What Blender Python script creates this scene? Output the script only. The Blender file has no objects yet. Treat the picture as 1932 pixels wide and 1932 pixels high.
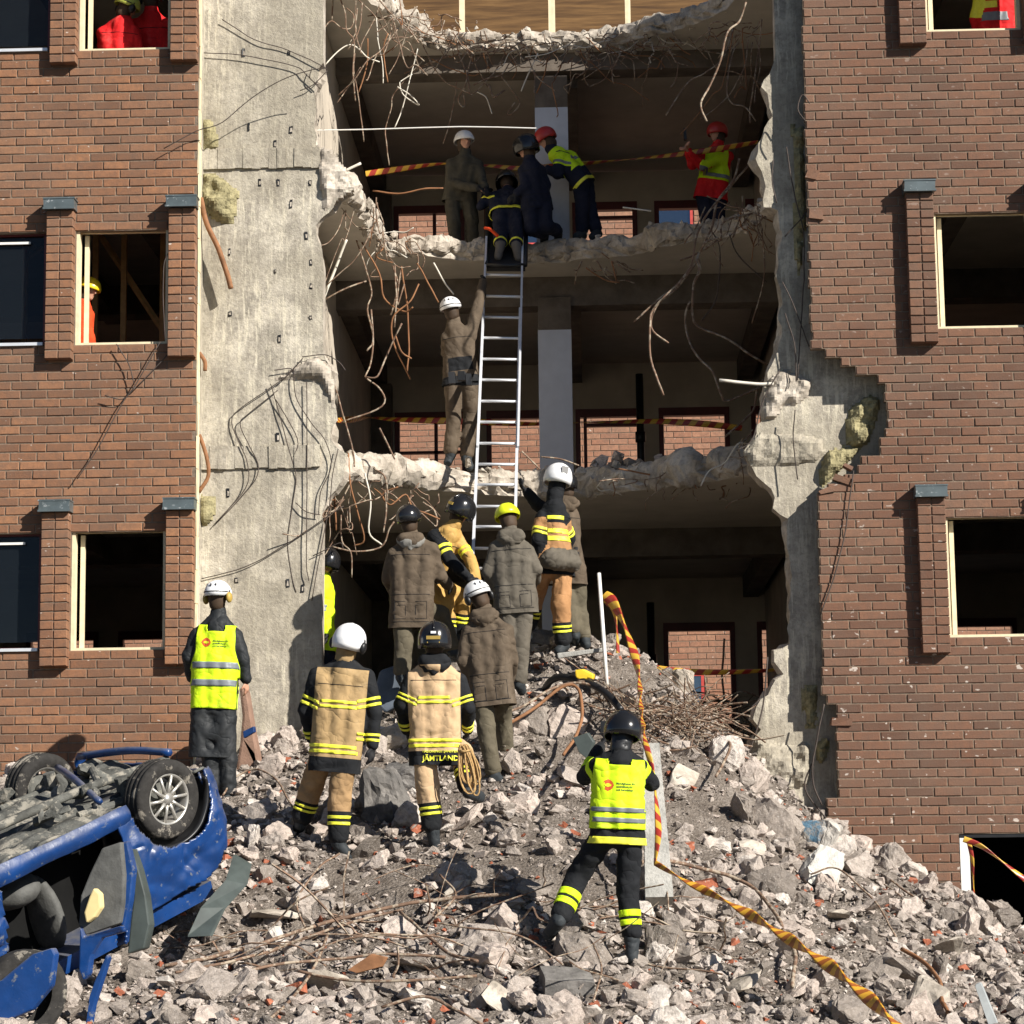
import bpy, bmesh, math, random
import numpy as np
from mathutils import Vector, Matrix
from mathutils.bvhtree import BVHTree
from mathutils.geometry import tessellate_polygon

# ------------------------------------------------------------------ camera, sky, sun, exposure
scene = bpy.context.scene
COL = scene.collection
F = 4500.0                                   # focal length in units of a 1932-wide frame
CAM = np.array([0.0, -24.2295, 1.65])
_p, _y, _r = 0.14696570, -0.03010798, -0.01242782
cp, sp, cy, sy, cr, sr = math.cos(_p), math.sin(_p), math.cos(_y), math.sin(_y), math.cos(_r), math.sin(_r)
FW = np.array([sy*cp, cy*cp, sp]); r_ = np.array([cy, -sy, 0.0]); u_ = np.cross(r_, FW)
RT = r_*cr+u_*sr; UP = -r_*sr+u_*cr
cam_d = bpy.data.cameras.new('camera'); cam = bpy.data.objects.new('camera', cam_d); COL.objects.link(cam)
cam_d.sensor_width = 36; cam_d.lens = F/1932*36; cam_d.clip_start = 0.5; cam_d.clip_end = 2000
M = Matrix.Identity(4)
for i in range(3):
    M[i][0] = RT[i]; M[i][1] = UP[i]; M[i][2] = -FW[i]; M[i][3] = CAM[i]
cam.matrix_world = M
scene.camera = cam
scene.view_settings.view_transform = 'Standard'; scene.view_settings.look = 'None'
scene.view_settings.exposure = 0.72; scene.view_settings.gamma = 1
SUN = Vector((1.2, -1.0, 0.95)).normalized()  # towards the sun
world = bpy.data.worlds.new('World'); scene.world = world; world.use_nodes = True
wn = world.node_tree.nodes; bg = wn['Background']
sky = wn.new('ShaderNodeTexSky'); sky.sky_type = 'NISHITA'; sky.sun_disc = False
sky.sun_elevation = math.asin(SUN.z); sky.sun_rotation = math.atan2(SUN.x, SUN.y)
world.node_tree.links.new(sky.outputs[0], bg.inputs[0]); bg.inputs[1].default_value = 0.05
sky.air_density = 0.65; sky.dust_density = 0.2; sky.ozone_density = 2.0
sd = bpy.data.lights.new('sun', 'SUN'); sd.energy = 5.0; sd.angle = math.radians(0.5); sd.color = (1, 0.95, 0.87)
so = bpy.data.objects.new('sun', sd); COL.objects.link(so); so.rotation_euler = SUN.to_track_quat('Z', 'Y').to_euler()
so.location = (20, -20, 25)

def at(px, py, Y):
    """world point on the plane y=Y seen at picture position (px,py)"""
    d = FW+RT*(px-966)/F-UP*(py-966)/F
    return CAM+d*((Y-CAM[1])/d[1])
def atz(px, py, z):
    d = FW+RT*(px-966)/F-UP*(py-966)/F
    return CAM+d*((z-CAM[2])/d[2])
def pr(P):
    P = np.asarray(P, float)-CAM; d = P@FW
    return 966+F*(P@RT)/d, 966-F*(P@UP)/d

rng = np.random.default_rng(7); random.seed(7)

# ------------------------------------------------------------------ noise
def _h(i, j, k, s):
    n = (i*374761393+j*668265263+k*2147483647+s*1274126177) & 0xffffffff
    n = ((n ^ (n >> 13))*1274126177) & 0xffffffff
    n = ((n ^ (n >> 16))*2246822519) & 0xffffffff
    return ((n ^ (n >> 15)) & 0xffffff)/8388607.5-1
def vn(p, s=0):
    p = np.asarray(p, float); f = np.floor(p); i = f.astype(np.int64); t = p-f; t = t*t*(3-2*t); o = 0
    for a in (0, 1):
        for b in (0, 1):
            for c in (0, 1):
                w = (t[..., 0] if a else 1-t[..., 0])*(t[..., 1] if b else 1-t[..., 1])*(t[..., 2] if c else 1-t[..., 2])
                o = o+w*_h(i[..., 0]+a, i[..., 1]+b, i[..., 2]+c, s)
    return o
def fbm(p, s=0, o=4):
    p = np.asarray(p, float); r = 0; a = 1.0
    for k in range(o): r = r+a*vn(p*2**k, s+k); a *= .5
    return r
def vn3(p, s=0): return np.stack([vn(p, s), vn(p, s+11), vn(p, s+23)], -1)

# ------------------------------------------------------------------ materials
def mat(name, rough=.8, spec=.3, metal=0):
    m = bpy.data.materials.new(name); m.use_nodes = True; b = m.node_tree.nodes['Principled BSDF']
    b.inputs['Roughness'].default_value = rough; b.inputs['Specular IOR Level'].default_value = spec
    b.inputs['Metallic'].default_value = metal
    return m, m.node_tree, b
class NB:
    def __init__(s, nt): s.nt = nt; s.n = nt.nodes; s.l = nt.links
    def node(s, t, **k):
        x = s.n.new(t)
        for a, v in k.items(): setattr(x, a, v)
        return x
    def inp(s, sock, v):
        if hasattr(v, 'links') or isinstance(v, bpy.types.NodeSocket): s.l.new(v, sock)
        else: sock.default_value = v
    def coord(s, kind='Object'): return s.node('ShaderNodeTexCoord').outputs[kind]
    def geo(s): return s.node('ShaderNodeNewGeometry').outputs['Position']
    def mapv(s, v, scale): x = s.node('ShaderNodeMapping'); s.inp(x.inputs[0], v); x.inputs['Scale'].default_value = scale; return x.outputs[0]
    def noise(s, v, sc, d=4, r=.6): x = s.node('ShaderNodeTexNoise'); s.inp(x.inputs['Vector'], v); x.inputs['Scale'].default_value = sc; x.inputs['Detail'].default_value = d; x.inputs['Roughness'].default_value = r; return x.outputs[0]
    def vor(s, v, sc, f='F1'): x = s.node('ShaderNodeTexVoronoi', feature=f); s.inp(x.inputs['Vector'], v); x.inputs['Scale'].default_value = sc; return x
    def ramp(s, f, st):
        x = s.node('ShaderNodeValToRGB'); s.inp(x.inputs[0], f); e = x.color_ramp.elements
        while len(e) > len(st): e.remove(e[-1])
        while len(e) < len(st): e.new(.5)
        for q, (p, c) in zip(e, st):
            q.position = p; q.color = (*c, 1) if len(c) == 3 else c
        return x.outputs[0]
    def mix(s, f, a, b, bl='MIX'):
        x = s.node('ShaderNodeMix', data_type='RGBA', blend_type=bl)
        s.inp(x.inputs[0], f)
        for so_, v in ((x.inputs[6], a), (x.inputs[7], b)):
            if isinstance(v, tuple): so_.default_value = (*v, 1) if len(v) == 3 else v
            else: s.l.new(v, so_)
        return x.outputs[2]
    def math(s, op, a, b=0.0):
        x = s.node('ShaderNodeMath', operation=op); s.inp(x.inputs[0], a); s.inp(x.inputs[1], b); return x.outputs[0]
    def bump(s, h, st, dist=.02): x = s.node('ShaderNodeBump'); s.inp(x.inputs['Height'], h); x.inputs['Strength'].default_value = st; x.inputs['Distance'].default_value = dist; s.l.new(x.outputs[0], s.n['Principled BSDF'].inputs['Normal'])
    def col(s, c): s.inp(s.n['Principled BSDF'].inputs['Base Color'], c)
G = lambda v: (v, v, v)
def plain(name, c, rough=.7, spec=.3, metal=0, var=.25, sc=6, bump=0, bsc=60, wear=None):
    m, nt, b = mat(name, rough, spec, metal); n = NB(nt); v = n.geo()
    k = n.noise(v, sc, 5); c2 = tuple(x*(1-var) for x in c); c3 = tuple(min(1, x*(1+var)) for x in c)
    cc = n.ramp(k, [(.3, c2), (.7, c3)])
    if wear:
        w = n.ramp(n.noise(v, wear[1], 6, .7), [(wear[2], G(0)), (wear[2]+.06, G(1))]); cc = n.mix(w, cc, wear[0])
    n.col(cc)
    if bump: n.bump(n.noise(v, bsc, 4), bump)
    return m
def brick_mat(name, cols, sp0=.69):
    m, nt, b = mat(name, .88, .2); n = NB(nt); v = n.geo()
    oi = n.node('ShaderNodeObjectInfo').outputs['Random']; a = n.node('ShaderNodeAttribute', attribute_name='rnd').outputs['Fac']
    r = n.math('FRACT', n.math('ADD', oi, a))
    big = n.noise(v, .5, 2)
    r2 = n.math('ADD', n.math('MULTIPLY', r, .75), n.math('MULTIPLY', n.math('SUBTRACT', big, .37), 1.1))
    c = n.ramp(r2, [(i/(len(cols)-1), q) for i, q in enumerate(cols)])
    c = n.mix(n.ramp(n.noise(v, 14, 6, .7), [(.30, G(.35)), (.68, G(1))]), (.12, .078, .058), c)
    c = n.mix(n.ramp(n.noise(v, 1.1, 5, .65), [(.42, G(0)), (.66, G(.35))]), c, (.15, .115, .09))
    sp_ = n.ramp(n.noise(n.mapv(v, (1, 1, 1.6)), 9, 3, .5), [(sp0, G(0)), (sp0+.03, G(1))])
    if sp0 < .68:
        z_ = n.node('ShaderNodeSeparateXYZ'); n.l.new(v, z_.inputs[0]); zr = n.ramp(n.math('DIVIDE', z_.outputs[2], 12.0), [(.3, G(1)), (.62, G(.25))]); sp_ = n.math('MULTIPLY', sp_, zr)
    c = n.mix(n.math('MULTIPLY', sp_, .7), c, (.62, .55, .48))
    n.col(c); n.bump(n.noise(v, 55, 5, .7), .5, .01)
    return m
BR_L = brick_mat('brick_orange', [(.16, .080, .047), (.245, .118, .064), (.30, .142, .074), (.37, .18, .091)])
BR_R = brick_mat('brick_brown', [(.11, .056, .037), (.17, .084, .053), (.205, .102, .063), (.25, .13, .08)], .655)
BR_F = brick_mat('brick_far', [(.30, .14, .085), (.38, .18, .11), (.42, .21, .13), (.45, .24, .15)])
def mortar_mat():
    return plain('mortar', (.19, .145, .108), .95, .1, var=.3, sc=20, bump=.4)
MORTAR = mortar_mat()
def concrete(name, a, b_, c_, streak=True, bsc=30):
    m, nt, bb = mat(name, .93, .15); n = NB(nt); v = n.geo()
    k1 = n.noise(v, 3.2, 8, .68)
    c = n.ramp(k1, [(.36, a), (.49, b_), (.62, c_)])
    if streak:
        k2 = n.noise(n.mapv(v, (3.2, 3.2, .22)), 3, 6, .75)
        c = n.mix(n.ramp(k2, [(.40, G(0)), (.60, G(.38))]), c, tuple(x*.75 for x in a))
        k5 = n.noise(n.mapv(v, (9, 9, .8)), 2.5, 5, .7)
        c = n.mix(n.ramp(k5, [(.53, G(0)), (.60, G(.8))]), c, (.66, .60, .47))
        k6 = n.noise(v, 19, 5, .7)
        c = n.mix(n.ramp(k6, [(.52, G(0)), (.60, G(.45))]), c, (.60, .54, .42))
        k4 = n.noise(v, .9, 3)
        c = n.mix(n.ramp(k4, [(.38, G(0)), (.6, G(.65))]), c, (.30, .265, .205))
    k3 = n.noise(v, 26, 6, .7)
    c = n.mix(n.ramp(k3, [(.3, G(.45)), (.5, G(0))]), c, tuple(x*.45 for x in a))
    n.col(c)
    h = n.math('ADD', n.noise(v, bsc, 6, .7), n.math('MULTIPLY', n.noise(v, bsc/5, 3), .8))
    n.bump(h, .8, .015)
    return m
CONC = concrete('cast_concrete', (.29, .262, .215), (.44, .395, .325), (.66, .60, .49))
CONC_D = concrete('grimy_concrete', (.13, .125, .115), (.17, .16, .145), (.24, .22, .19))
BROKEN = concrete('broken_concrete', (.27, .235, .19), (.40, .35, .29), (.56, .50, .42), False, 14)
def rubble_mat():
    m, nt, b = mat('rubble_stone', .95, .15); n = NB(nt); v = n.geo()
    oi = n.node('ShaderNodeObjectInfo').outputs['Random']; a = n.node('ShaderNodeAttribute', attribute_name='rnd').outputs['Fac']
    r = n.math('FRACT', n.math('ADD', oi, a))
    c = n.ramp(r, [(0, (.22, .19, .165)), (.25, (.36, .31, .27)), (.55, (.48, .415, .365)), (.8, (.54, .45, .39)), (1, (.66, .60, .54))])
    c = n.mix(n.ramp(n.noise(v, 22, 7, .75), [(.32, G(.7)), (.58, G(0))]), c, (.16, .135, .11))
    c = n.mix(n.ramp(n.noise(v, 60, 3, .6), [(.6, G(0)), (.68, G(.5))]), c, (.62, .58, .53))
    n.col(c); n.bump(n.math('ADD', n.noise(v, 40, 6, .75), n.noise(v, 12, 3)), .9, .02)
    return m
RUBBLE = rubble_mat()
def soil_mat():
    m, nt, b = mat('rubble_soil', .97, .1); n = NB(nt); v = n.geo()
    c = n.ramp(n.noise(v, 5, 8, .75), [(.3, (.10, .08, .065)), (.5, (.22, .185, .155)), (.7, (.39, .34, .295))])
    vo = n.vor(v, 38); c = n.mix(n.ramp(vo.outputs['Distance'], [(.12, G(.8)), (.3, G(0))]), c, (.38, .34, .30))
    n.col(c); n.bump(n.math('ADD', n.noise(v, 24, 8, .8), n.math('MULTIPLY', vo.outputs['Distance'], -.6)), 1, .04)
    return m
SOIL = soil_mat()
RED_BRICK = plain('loose_brick', (.34, .115, .065), .9, .15, var=.25, sc=18, bump=.5, wear=((.42, .36, .31), 9, .58))
WOOL = plain('mineral_wool', (.30, .265, .15), .98, .05, var=.45, sc=16, bump=1, bsc=40)
RUST = plain('rebar_steel', (.17, .105, .07), .75, .3, var=.4, sc=9, wear=((.34, .28, .21), 14, .5))
RUSTD = plain('dark_rebar', (.065, .05, .042), .7, .3, var=.35, sc=9)
RUSTO = plain('orange_rusty_steel', (.24, .115, .055), .8, .25, var=.35, sc=9)
PALE = plain('pale_conduit', (.62, .58, .5), .6, .3, var=.15)
WOODC = plain('cream_window_wood', (.70, .60, .40), .6, .3, var=.12, sc=12)
WOODB = plain('timber_post', (.42, .26, .11), .7, .3, var=.25, sc=10)
REDW = plain('red_window_wood', (.11, .013, .012), .45, .5, var=.2)
WHITE = plain('white_paint', (.75, .74, .70), .5, .4, var=.06, sc=20)
CAPM = plain('grey_metal_cap', (.11, .135, .14), .38, .6, var=.2, metal=.3, wear=((.4, .42, .42), 20, .6))
ALU = plain('aluminium', (.72, .73, .75), .38, .6, var=.08, metal=.35)
INTW = plain('interior_plaster', (.50, .44, .36), .9, .2, var=.16, sc=2)
CEIL = plain('ceiling_paint', (.46, .42, .36), .9, .2, var=.12, sc=2.5)
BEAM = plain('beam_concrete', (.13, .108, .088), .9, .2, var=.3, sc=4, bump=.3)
BLUEP = plain('blue_white_paint', (.50, .53, .60), .7, .3, var=.06)
BLACK = plain('black_plastic', (.012, .012, .013), .4, .45, var=.3)
DARK = plain('painted_shade_black', (.008, .008, .008), .9, .1, var=.2)  # near black, stands in for the shade of unlit interiors
SKIN = plain('skin', (.50, .26, .17), .55, .4, var=.08)
def glass_mat():
    m, nt, b = mat('window_glass', .03, .8); b.inputs['Base Color'].default_value = (.02, .025, .03, 1); n = NB(nt)
    t = n.node('ShaderNodeBsdfTransparent'); t.inputs[0].default_value = (.62, .66, .70, 1); x = n.node('ShaderNodeMixShader'); x.inputs[0].default_value = .28
    nt.links.new(t.outputs[0], x.inputs[1]); nt.links.new(b.outputs[0], x.inputs[2]); nt.links.new(x.outputs[0], n.n['Material Output'].inputs[0]); return m
GLASS = glass_mat()
def ply_mat():
    m, nt, b = mat('plywood', .7, .25); n = NB(nt); v = n.mapv(n.geo(), (.35, 1, 5))
    n.col(n.ramp(n.noise(v, 4, 5, .6), [(.3, (.06, .03, .012)), (.5, (.12, .064, .024)), (.7, (.19, .105, .04))])); return m
PLY = ply_mat()
ASPH = plain('asphalt', (.05, .05, .052), .95, .2, var=.2, sc=20, bump=.3)
def stripe_mat(name, a, b_, fr, slant=.5, rough=.35):
    m, nt, b = mat(name, rough, .5); n = NB(nt); uv = n.node('ShaderNodeUVMap', uv_map='UVMap').outputs[0]
    s = n.node('ShaderNodeSeparateXYZ'); n.l.new(uv, s.inputs[0])
    t = n.math('FRACT', n.math('ADD', n.math('MULTIPLY', s.outputs[0], fr), n.math('MULTIPLY', s.outputs[1], slant)))
    c = n.mix(n.math('GREATER_THAN', t, .5), a, b_); n.col(c); return m
TAPE = stripe_mat('barrier_tape', (.55, .33, .04), (.30, .03, .02), 6, .8)
TAPE_O = stripe_mat('twisted_tape', (.62, .33, .035), (.30, .09, .02), 11, 1.0)

# ------------------------------------------------------------------ mesh helpers
class MB:
    def __init__(s): s.v = []; s.f = []; s.m = []; s.n = 0; s.r = []; s.uv = []
    def add(s, v, f, mi=0, rnd=None):
        v = np.asarray(v, float).reshape(-1, 3); s.v.append(v)
        s.f += [tuple(i+s.n for i in q) for q in f]; s.m += [mi]*len(f); s.n += len(v)
        s.r.append(np.full(len(v), 0.0 if rnd is None else rnd))
    def box(s, a, b, mi=0, rnd=None, jit=0, Rm=None, c=None):
        (x0, y0, z0), (x1, y1, z1) = a, b
        v = np.array([(x0, y0, z0), (x1, y0, z0), (x1, y1, z0), (x0, y1, z0), (x0, y0, z1), (x1, y0, z1), (x1, y1, z1), (x0, y1, z1)], float)
        if jit: v += rng.uniform(-jit, jit, v.shape)
        if Rm is not None: v = v@np.array(Rm).T
        if c is not None: v = v+np.array(c)
        s.add(v, [(0, 3, 2, 1), (4, 5, 6, 7), (0, 1, 5, 4), (1, 2, 6, 5), (2, 3, 7, 6), (3, 0, 4, 7)], mi, rnd)
    def tube(s, pts, r, n=6, mi=0, cap=True):
        P = np.asarray(pts, float); k = len(P); r = np.broadcast_to(r, (k,))
        T = np.gradient(P, axis=0); T /= np.linalg.norm(T, axis=1)[:, None]+1e-9
        N = np.cross(T[0], (0, 0, 1.)); N = N if np.linalg.norm(N) > .1 else np.cross(T[0], (0, 1., 0)); N /= np.linalg.norm(N)
        V = []
        for i in range(k):
            N = N-T[i]*(N@T[i]); N /= np.linalg.norm(N)+1e-9; B = np.cross(T[i], N)
            for j in range(n):
                a = 2*math.pi*j/n; V.append(P[i]+r[i]*(math.cos(a)*N+math.sin(a)*B))
        Fc = [(i*n+j, i*n+(j+1) % n, (i+1)*n+(j+1) % n, (i+1)*n+j) for i in range(k-1) for j in range(n)]
        if cap: Fc += [tuple(range(n))[::-1], tuple((k-1)*n+j for j in range(n))]
        s.add(V, Fc, mi)
    def cyl(s, p0, p1, r, n=16, mi=0, r1=None): s.tube([p0, np.asarray(p0, float)*.5+np.asarray(p1, float)*.5, p1], [r, (r+(r1 if r1 is not None else r))/2, r1 if r1 is not None else r], n, mi)
    def mesh(s, name, off=(0, 0, 0)):
        V = (np.concatenate(s.v) if s.v else np.zeros((0, 3)))-np.asarray(off)
        me = bpy.data.meshes.new(name); me.from_pydata(V.tolist(), [], s.f)
        me.polygons.foreach_set('material_index', s.m)
        R_ = np.concatenate(s.r)
        if R_.any():
            at_ = me.attributes.new('rnd', 'FLOAT', 'POINT'); at_.data.foreach_set('value', R_)
        me.update(); return me
def worg(o):
    v = Vector((0, 0, 0))
    while o is not None: v = v+o.location; o = o.parent
    return v
def link(name, me, mats, parent=None, smooth=False, kind=None, loc=None):
    if mats is not None and len(me.materials) == 0:
        for m in (mats if isinstance(mats, (list, tuple)) else [mats]): me.materials.append(m)
    o = bpy.data.objects.new(name, me); COL.objects.link(o)
    if parent is not None: o.parent = parent
    if loc is not None: o.location = loc
    if smooth: me.polygons.foreach_set('use_smooth', [True]*len(me.polygons))
    if kind: o['kind'] = kind
    return o
def obj(name, mb, mats, parent=None, smooth=False, kind=None):
    return link(name, mb.mesh(name, worg(parent)), mats, parent, smooth, kind)
def thing(name, label, cat, loc, group=None):
    o = bpy.data.objects.new(name, None); COL.objects.link(o); o.empty_display_size = .1
    o.location = loc; o['label'] = label; o['category'] = cat
    if group: o['group'] = group
    return o
def tag(o, label, cat, group=None):
    o['label'] = label; o['category'] = cat
    if group: o['group'] = group
    return o
def single(name, mb, mats, label, cat, group=None, smooth=False, kind=None):
    """a top-level mesh whose origin sits at its own centre"""
    V = np.concatenate(mb.v); c = V.mean(0); c[2] = V[:, 2].min()
    o = link(name, mb.mesh(name, c), mats, None, smooth, kind, Vector(c.tolist())); return tag(o, label, cat, group)
def crom(P, n=6):
    P = np.asarray(P, float); Q = np.vstack([2*P[0]-P[1], P, 2*P[-1]-P[-2]]); o = []
    for i in range(1, len(Q)-2):
        for k in range(n):
            t = k/n; a, b, c, d = Q[i-1:i+3]
            o.append(.5*((2*b)+(-a+c)*t+(2*a-5*b+4*c-d)*t*t+(-a+3*b-3*c+d)*t**3))
    o.append(P[-1]); return np.array(o)
def px(pts, Y, w=0):
    """picture points [(x,y[,dy])] to world"""
    return np.array([at(p[0], p[1], Y+(p[2] if len(p) > 2 else 0)) for p in pts])
def inpoly(x, y, poly):
    c = False; n = len(poly); j = n-1
    for i in range(n):
        xi, yi = poly[i]; xj, yj = poly[j]
        if (yi > y) != (yj > y) and x < (xj-xi)*(y-yi)/(yj-yi)+xi: c = not c
        j = i
    return c
def plate(poly, rough, to3, thick, step=.07, amp=.035, layers=3, seed=1):
    """closed plate from a 2D outline; edges flagged rough are broken and crumbled. to3(u,v,w): w 0=face .. thick"""
    pts = []; rf = []
    for i, p in enumerate(poly):
        q = poly[(i+1) % len(poly)]; p = np.array(p[:2], float); q = np.array(q[:2], float)
        k = max(1, int(np.linalg.norm(q-p)/step)) if rough[i] else 1
        for j in range(k): pts.append(p+(q-p)*j/k); rf.append(rough[i] and (j > 0 or rough[i-1]))
    P = np.array(pts); rf = np.array(rf, float); n = len(P)
    T = np.roll(P, -1, 0)-np.roll(P, 1, 0); T /= np.linalg.norm(T, axis=1)[:, None]+1e-9; N = np.stack([T[:, 1], -T[:, 0]], 1)
    V = []; LQ = []
    L = layers if rf.any() else 1
    for l in range(L+1):
        w = thick*l/L
        q3 = np.stack([P[:, 0]*7, P[:, 1]*7, np.full(n, w*9)], 1)
        d = (fbm(q3, seed, 3)*amp)*rf
        if 0 < l < L: d = d+rng.uniform(-.4, 1, n)*amp*rf
        Q = P+N*d[:, None]; LQ.append(Q)
        V += [to3(a, b, w) for a, b in Q]
    T3 = lambda Q: tessellate_polygon([[Vector((x_, y_, 0)) for x_, y_ in Q]])
    Fc = [tuple(t) for t in T3(LQ[0])]+[tuple(i+L*n for i in t[::-1]) for t in T3(LQ[-1])]
    side = [(l*n+i, l*n+(i+1) % n, (l+1)*n+(i+1) % n, (l+1)*n+i) for l in range(L) for i in range(n)]
    return np.array(V), Fc, side
def fixnormals(me):
    bm = bmesh.new(); bm.from_mesh(me); bmesh.ops.recalc_face_normals(bm, faces=bm.faces); bm.to_mesh(me); bm.free()
# ------------------------------------------------------------------ the building
CH = 3.2/34; BP = 0.278; ZB = 7.079; FL = [2.816, 6.006, 9.216, 12.14]     # course height, brick pitch, sill of the middle row, floors
def storey(k): return ZB+3.2*(k-2)           # sill height, k = 1 (low) .. 4
WH = 1.2606
LWIN = [(-6.56, -5.58), (-5.28, -4.30)]; RWIN = [(3.686, 4.69), (4.99, 5.99)]
def brick_proto(w, h, d, nm='brick'):
    mb = MB(); c = .006; x0, x1, z0, z1 = -w/2, w/2, -h/2, h/2; j = lambda: rng.uniform(-.0025, .0025)
    v = [(x0, 0.008, z0), (x1, .008, z0), (x1, .008, z1), (x0, .008, z1), (x0+c, j(), z0+c+j()), (x1-c, j(), z0+c+j()), (x1-c, j(), z1-c+j()), (x0+c, j(), z1-c+j()), (x0, d, z0), (x1, d, z0), (x1, d, z1), (x0, d, z1)]
    f = [(4, 5, 6, 7), (0, 1, 5, 4), (1, 2, 6, 5), (2, 3, 7, 6), (3, 0, 4, 7), (1, 0, 8, 9), (2, 1, 9, 10), (3, 2, 10, 11), (0, 3, 11, 8), (9, 8, 11, 10)]
    mb.add(v, f); return mb
def lay_bricks(parent, cells, y, mats, maxn=300, h=CH-.011, d=.1, gap=.011):
    """cells: (x0,x1,zc, rx) -> each brick an object, the rest (least visible) joined; plus the mortar behind"""
    protos = {}
    ms = []
    for k in range(5):
        me = brick_proto(BP-gap, h, d).mesh('brick'); me.materials.append(mats); ms.append(me)
    W = worg(parent)
    def key(c):
        X, Y = pr(((c[0]+c[1])/2, y, c[2])); inside = 0 <= X <= 1932 and 0 <= Y <= 1932
        return (not inside, -(c[1]-c[0]) if inside else 0, rng.random())
    cells = sorted(cells, key=key)
    mort = MB(); rest = MB()
    for i, (x0, x1, zc) in enumerate(cells):
        w = x1-x0-gap
        mort.box((x0, y+.009, zc-CH/2*(h+gap)/CH), (x1, y+d*.95, zc+CH/2*(h+gap)/CH))
        if w < .03: continue
        dy = rng.uniform(-.0025, .0025)
        if i < maxn:
            o = bpy.data.objects.new('brick', ms[i % 5]); COL.objects.link(o); o.parent = parent
            o.location = Vector(((x0+x1)/2, y+dy, zc))-W; o.scale = (w/(BP-gap), 1, 1)
            o.rotation_euler = (0, rng.uniform(-.006, .006), 0)
        else:
            b = brick_proto(w, h, d); v = np.concatenate(b.v)+np.array([(x0+x1)/2, y+dy, zc]); rest.add(v, b.f, 0, rng.random())
    obj('mortar', mort, MORTAR, parent)
    if rest.n: obj('brickwork', rest, mats, parent, kind='stuff')
def rows(x0, x1, z0, z1, keep, pitch=BP, ch=CH, off=0, zb=ZB):
    out = []; k0 = math.floor((z0-zb)/ch)
    k = k0
    while zb+(k+1)*ch <= z1+1e-6:
        zc = zb+(k+.5)*ch; xo = (pitch/2 if k % 2 else 0)+(k % 4 == 3)*.04+off
        i = math.floor((x0-xo)/pitch)-1
        while xo+i*pitch < x1:
            a, b = max(x0, xo+i*pitch), min(x1, xo+(i+1)*pitch)
            if b-a > .02:
                for (p, q) in keep(a, b, zc):
                    if q-p > .03: out.append((p, q, zc))
            i += 1
        k += 1
    return out
def sub(a, b, holes):
    segs = [(a, b)]
    for (p, q) in holes:
        s2 = []
        for (u, v) in segs:
            if q <= u or p >= v: s2.append((u, v)); continue
            if p > u: s2.append((u, p))
            if q < v: s2.append((q, v))
        segs = s2
    return segs
def winholes(wins, zc):
    for k in (1, 2, 3):
        if storey(k) < zc < storey(k)+WH: return wins
    return []
# left wall. window rows: sills at storey(1..3)
XL = -3.995
bl = thing('brick_wall', 'orange brown brick wall with open windows left of the bare concrete', 'brick wall', (-6, 0, 0))
cells = rows(-9.6, XL, 0.3, 12.35, lambda a, b, z: sub(a, b, winholes(LWIN, z)))
lay_bricks(bl, cells, 0, BR_L)
# right wall with the broken edge
RE = [(1514, -60), (1515, 100), (1519, 250), (1523, 380), (1527, 520), (1530, 654), (1558, 655), (1558, 673), (1587, 675), (1587, 689), (1615, 692), (1616, 708), (1652, 711), (1652, 727), (1669, 730), (1670, 758), (1674, 760), (1674, 790), (1671, 812), (1664, 828), (1655, 852), (1640, 856), (1622, 870), (1612, 896), (1582, 905), (1562, 920), (1542, 934), (1544, 1000), (1547, 1100), (1550, 1200), (1552, 1319), (1577, 1321), (1579, 1400), (1581, 1470), (1583, 1508), (1560, 1512), (1561, 1700), (1563, 2050)]
REW = np.array([at(a, b, 0)[[0, 2]] for a, b in RE])
rz = REW[::-1, 1]; rxx = REW[::-1, 0]
def redge(z): return float(np.interp(z, rz, rxx))
GX, GZ = 3.711, 1.895
def keepR(a, b, z):
    e = redge(z)+rng.uniform(-.012, .012)
    if b < e+.05: return []
    h = list(winholes(RWIN, z))
    if z < GZ: h.append((GX, 5.3))
    return sub(max(a, e), b, h)
br = thing('brick_wall', 'darker brown brick wall with a jagged hole right of the opening', 'brick wall', (4, 0, 0))
cells = rows(2.1, 8.0, 0.0, 12.35, keepR)
lay_bricks(br, cells, 0, BR_R)
mb = MB()
for (a, b, w, h, rot) in [(1532, 328, .12, .10, .3), (1540, 405, .14, .09, 0), (1592, 905, .2, .07, .4), (1560, 925, .15, .06, -.3), (1588, 1362, .2, .07, .1), (1600, 740+140, .1, .05, .5)]:
    P = at(a, b, -.02); R = Matrix.Rotation(rot, 3, 'Y'); mb.box((-w/2, 0, -h/2), (w/2, .1, h/2), 0, rng.random(), .012, R, P)
obj('broken_brick', mb, BR_R, br)
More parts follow.
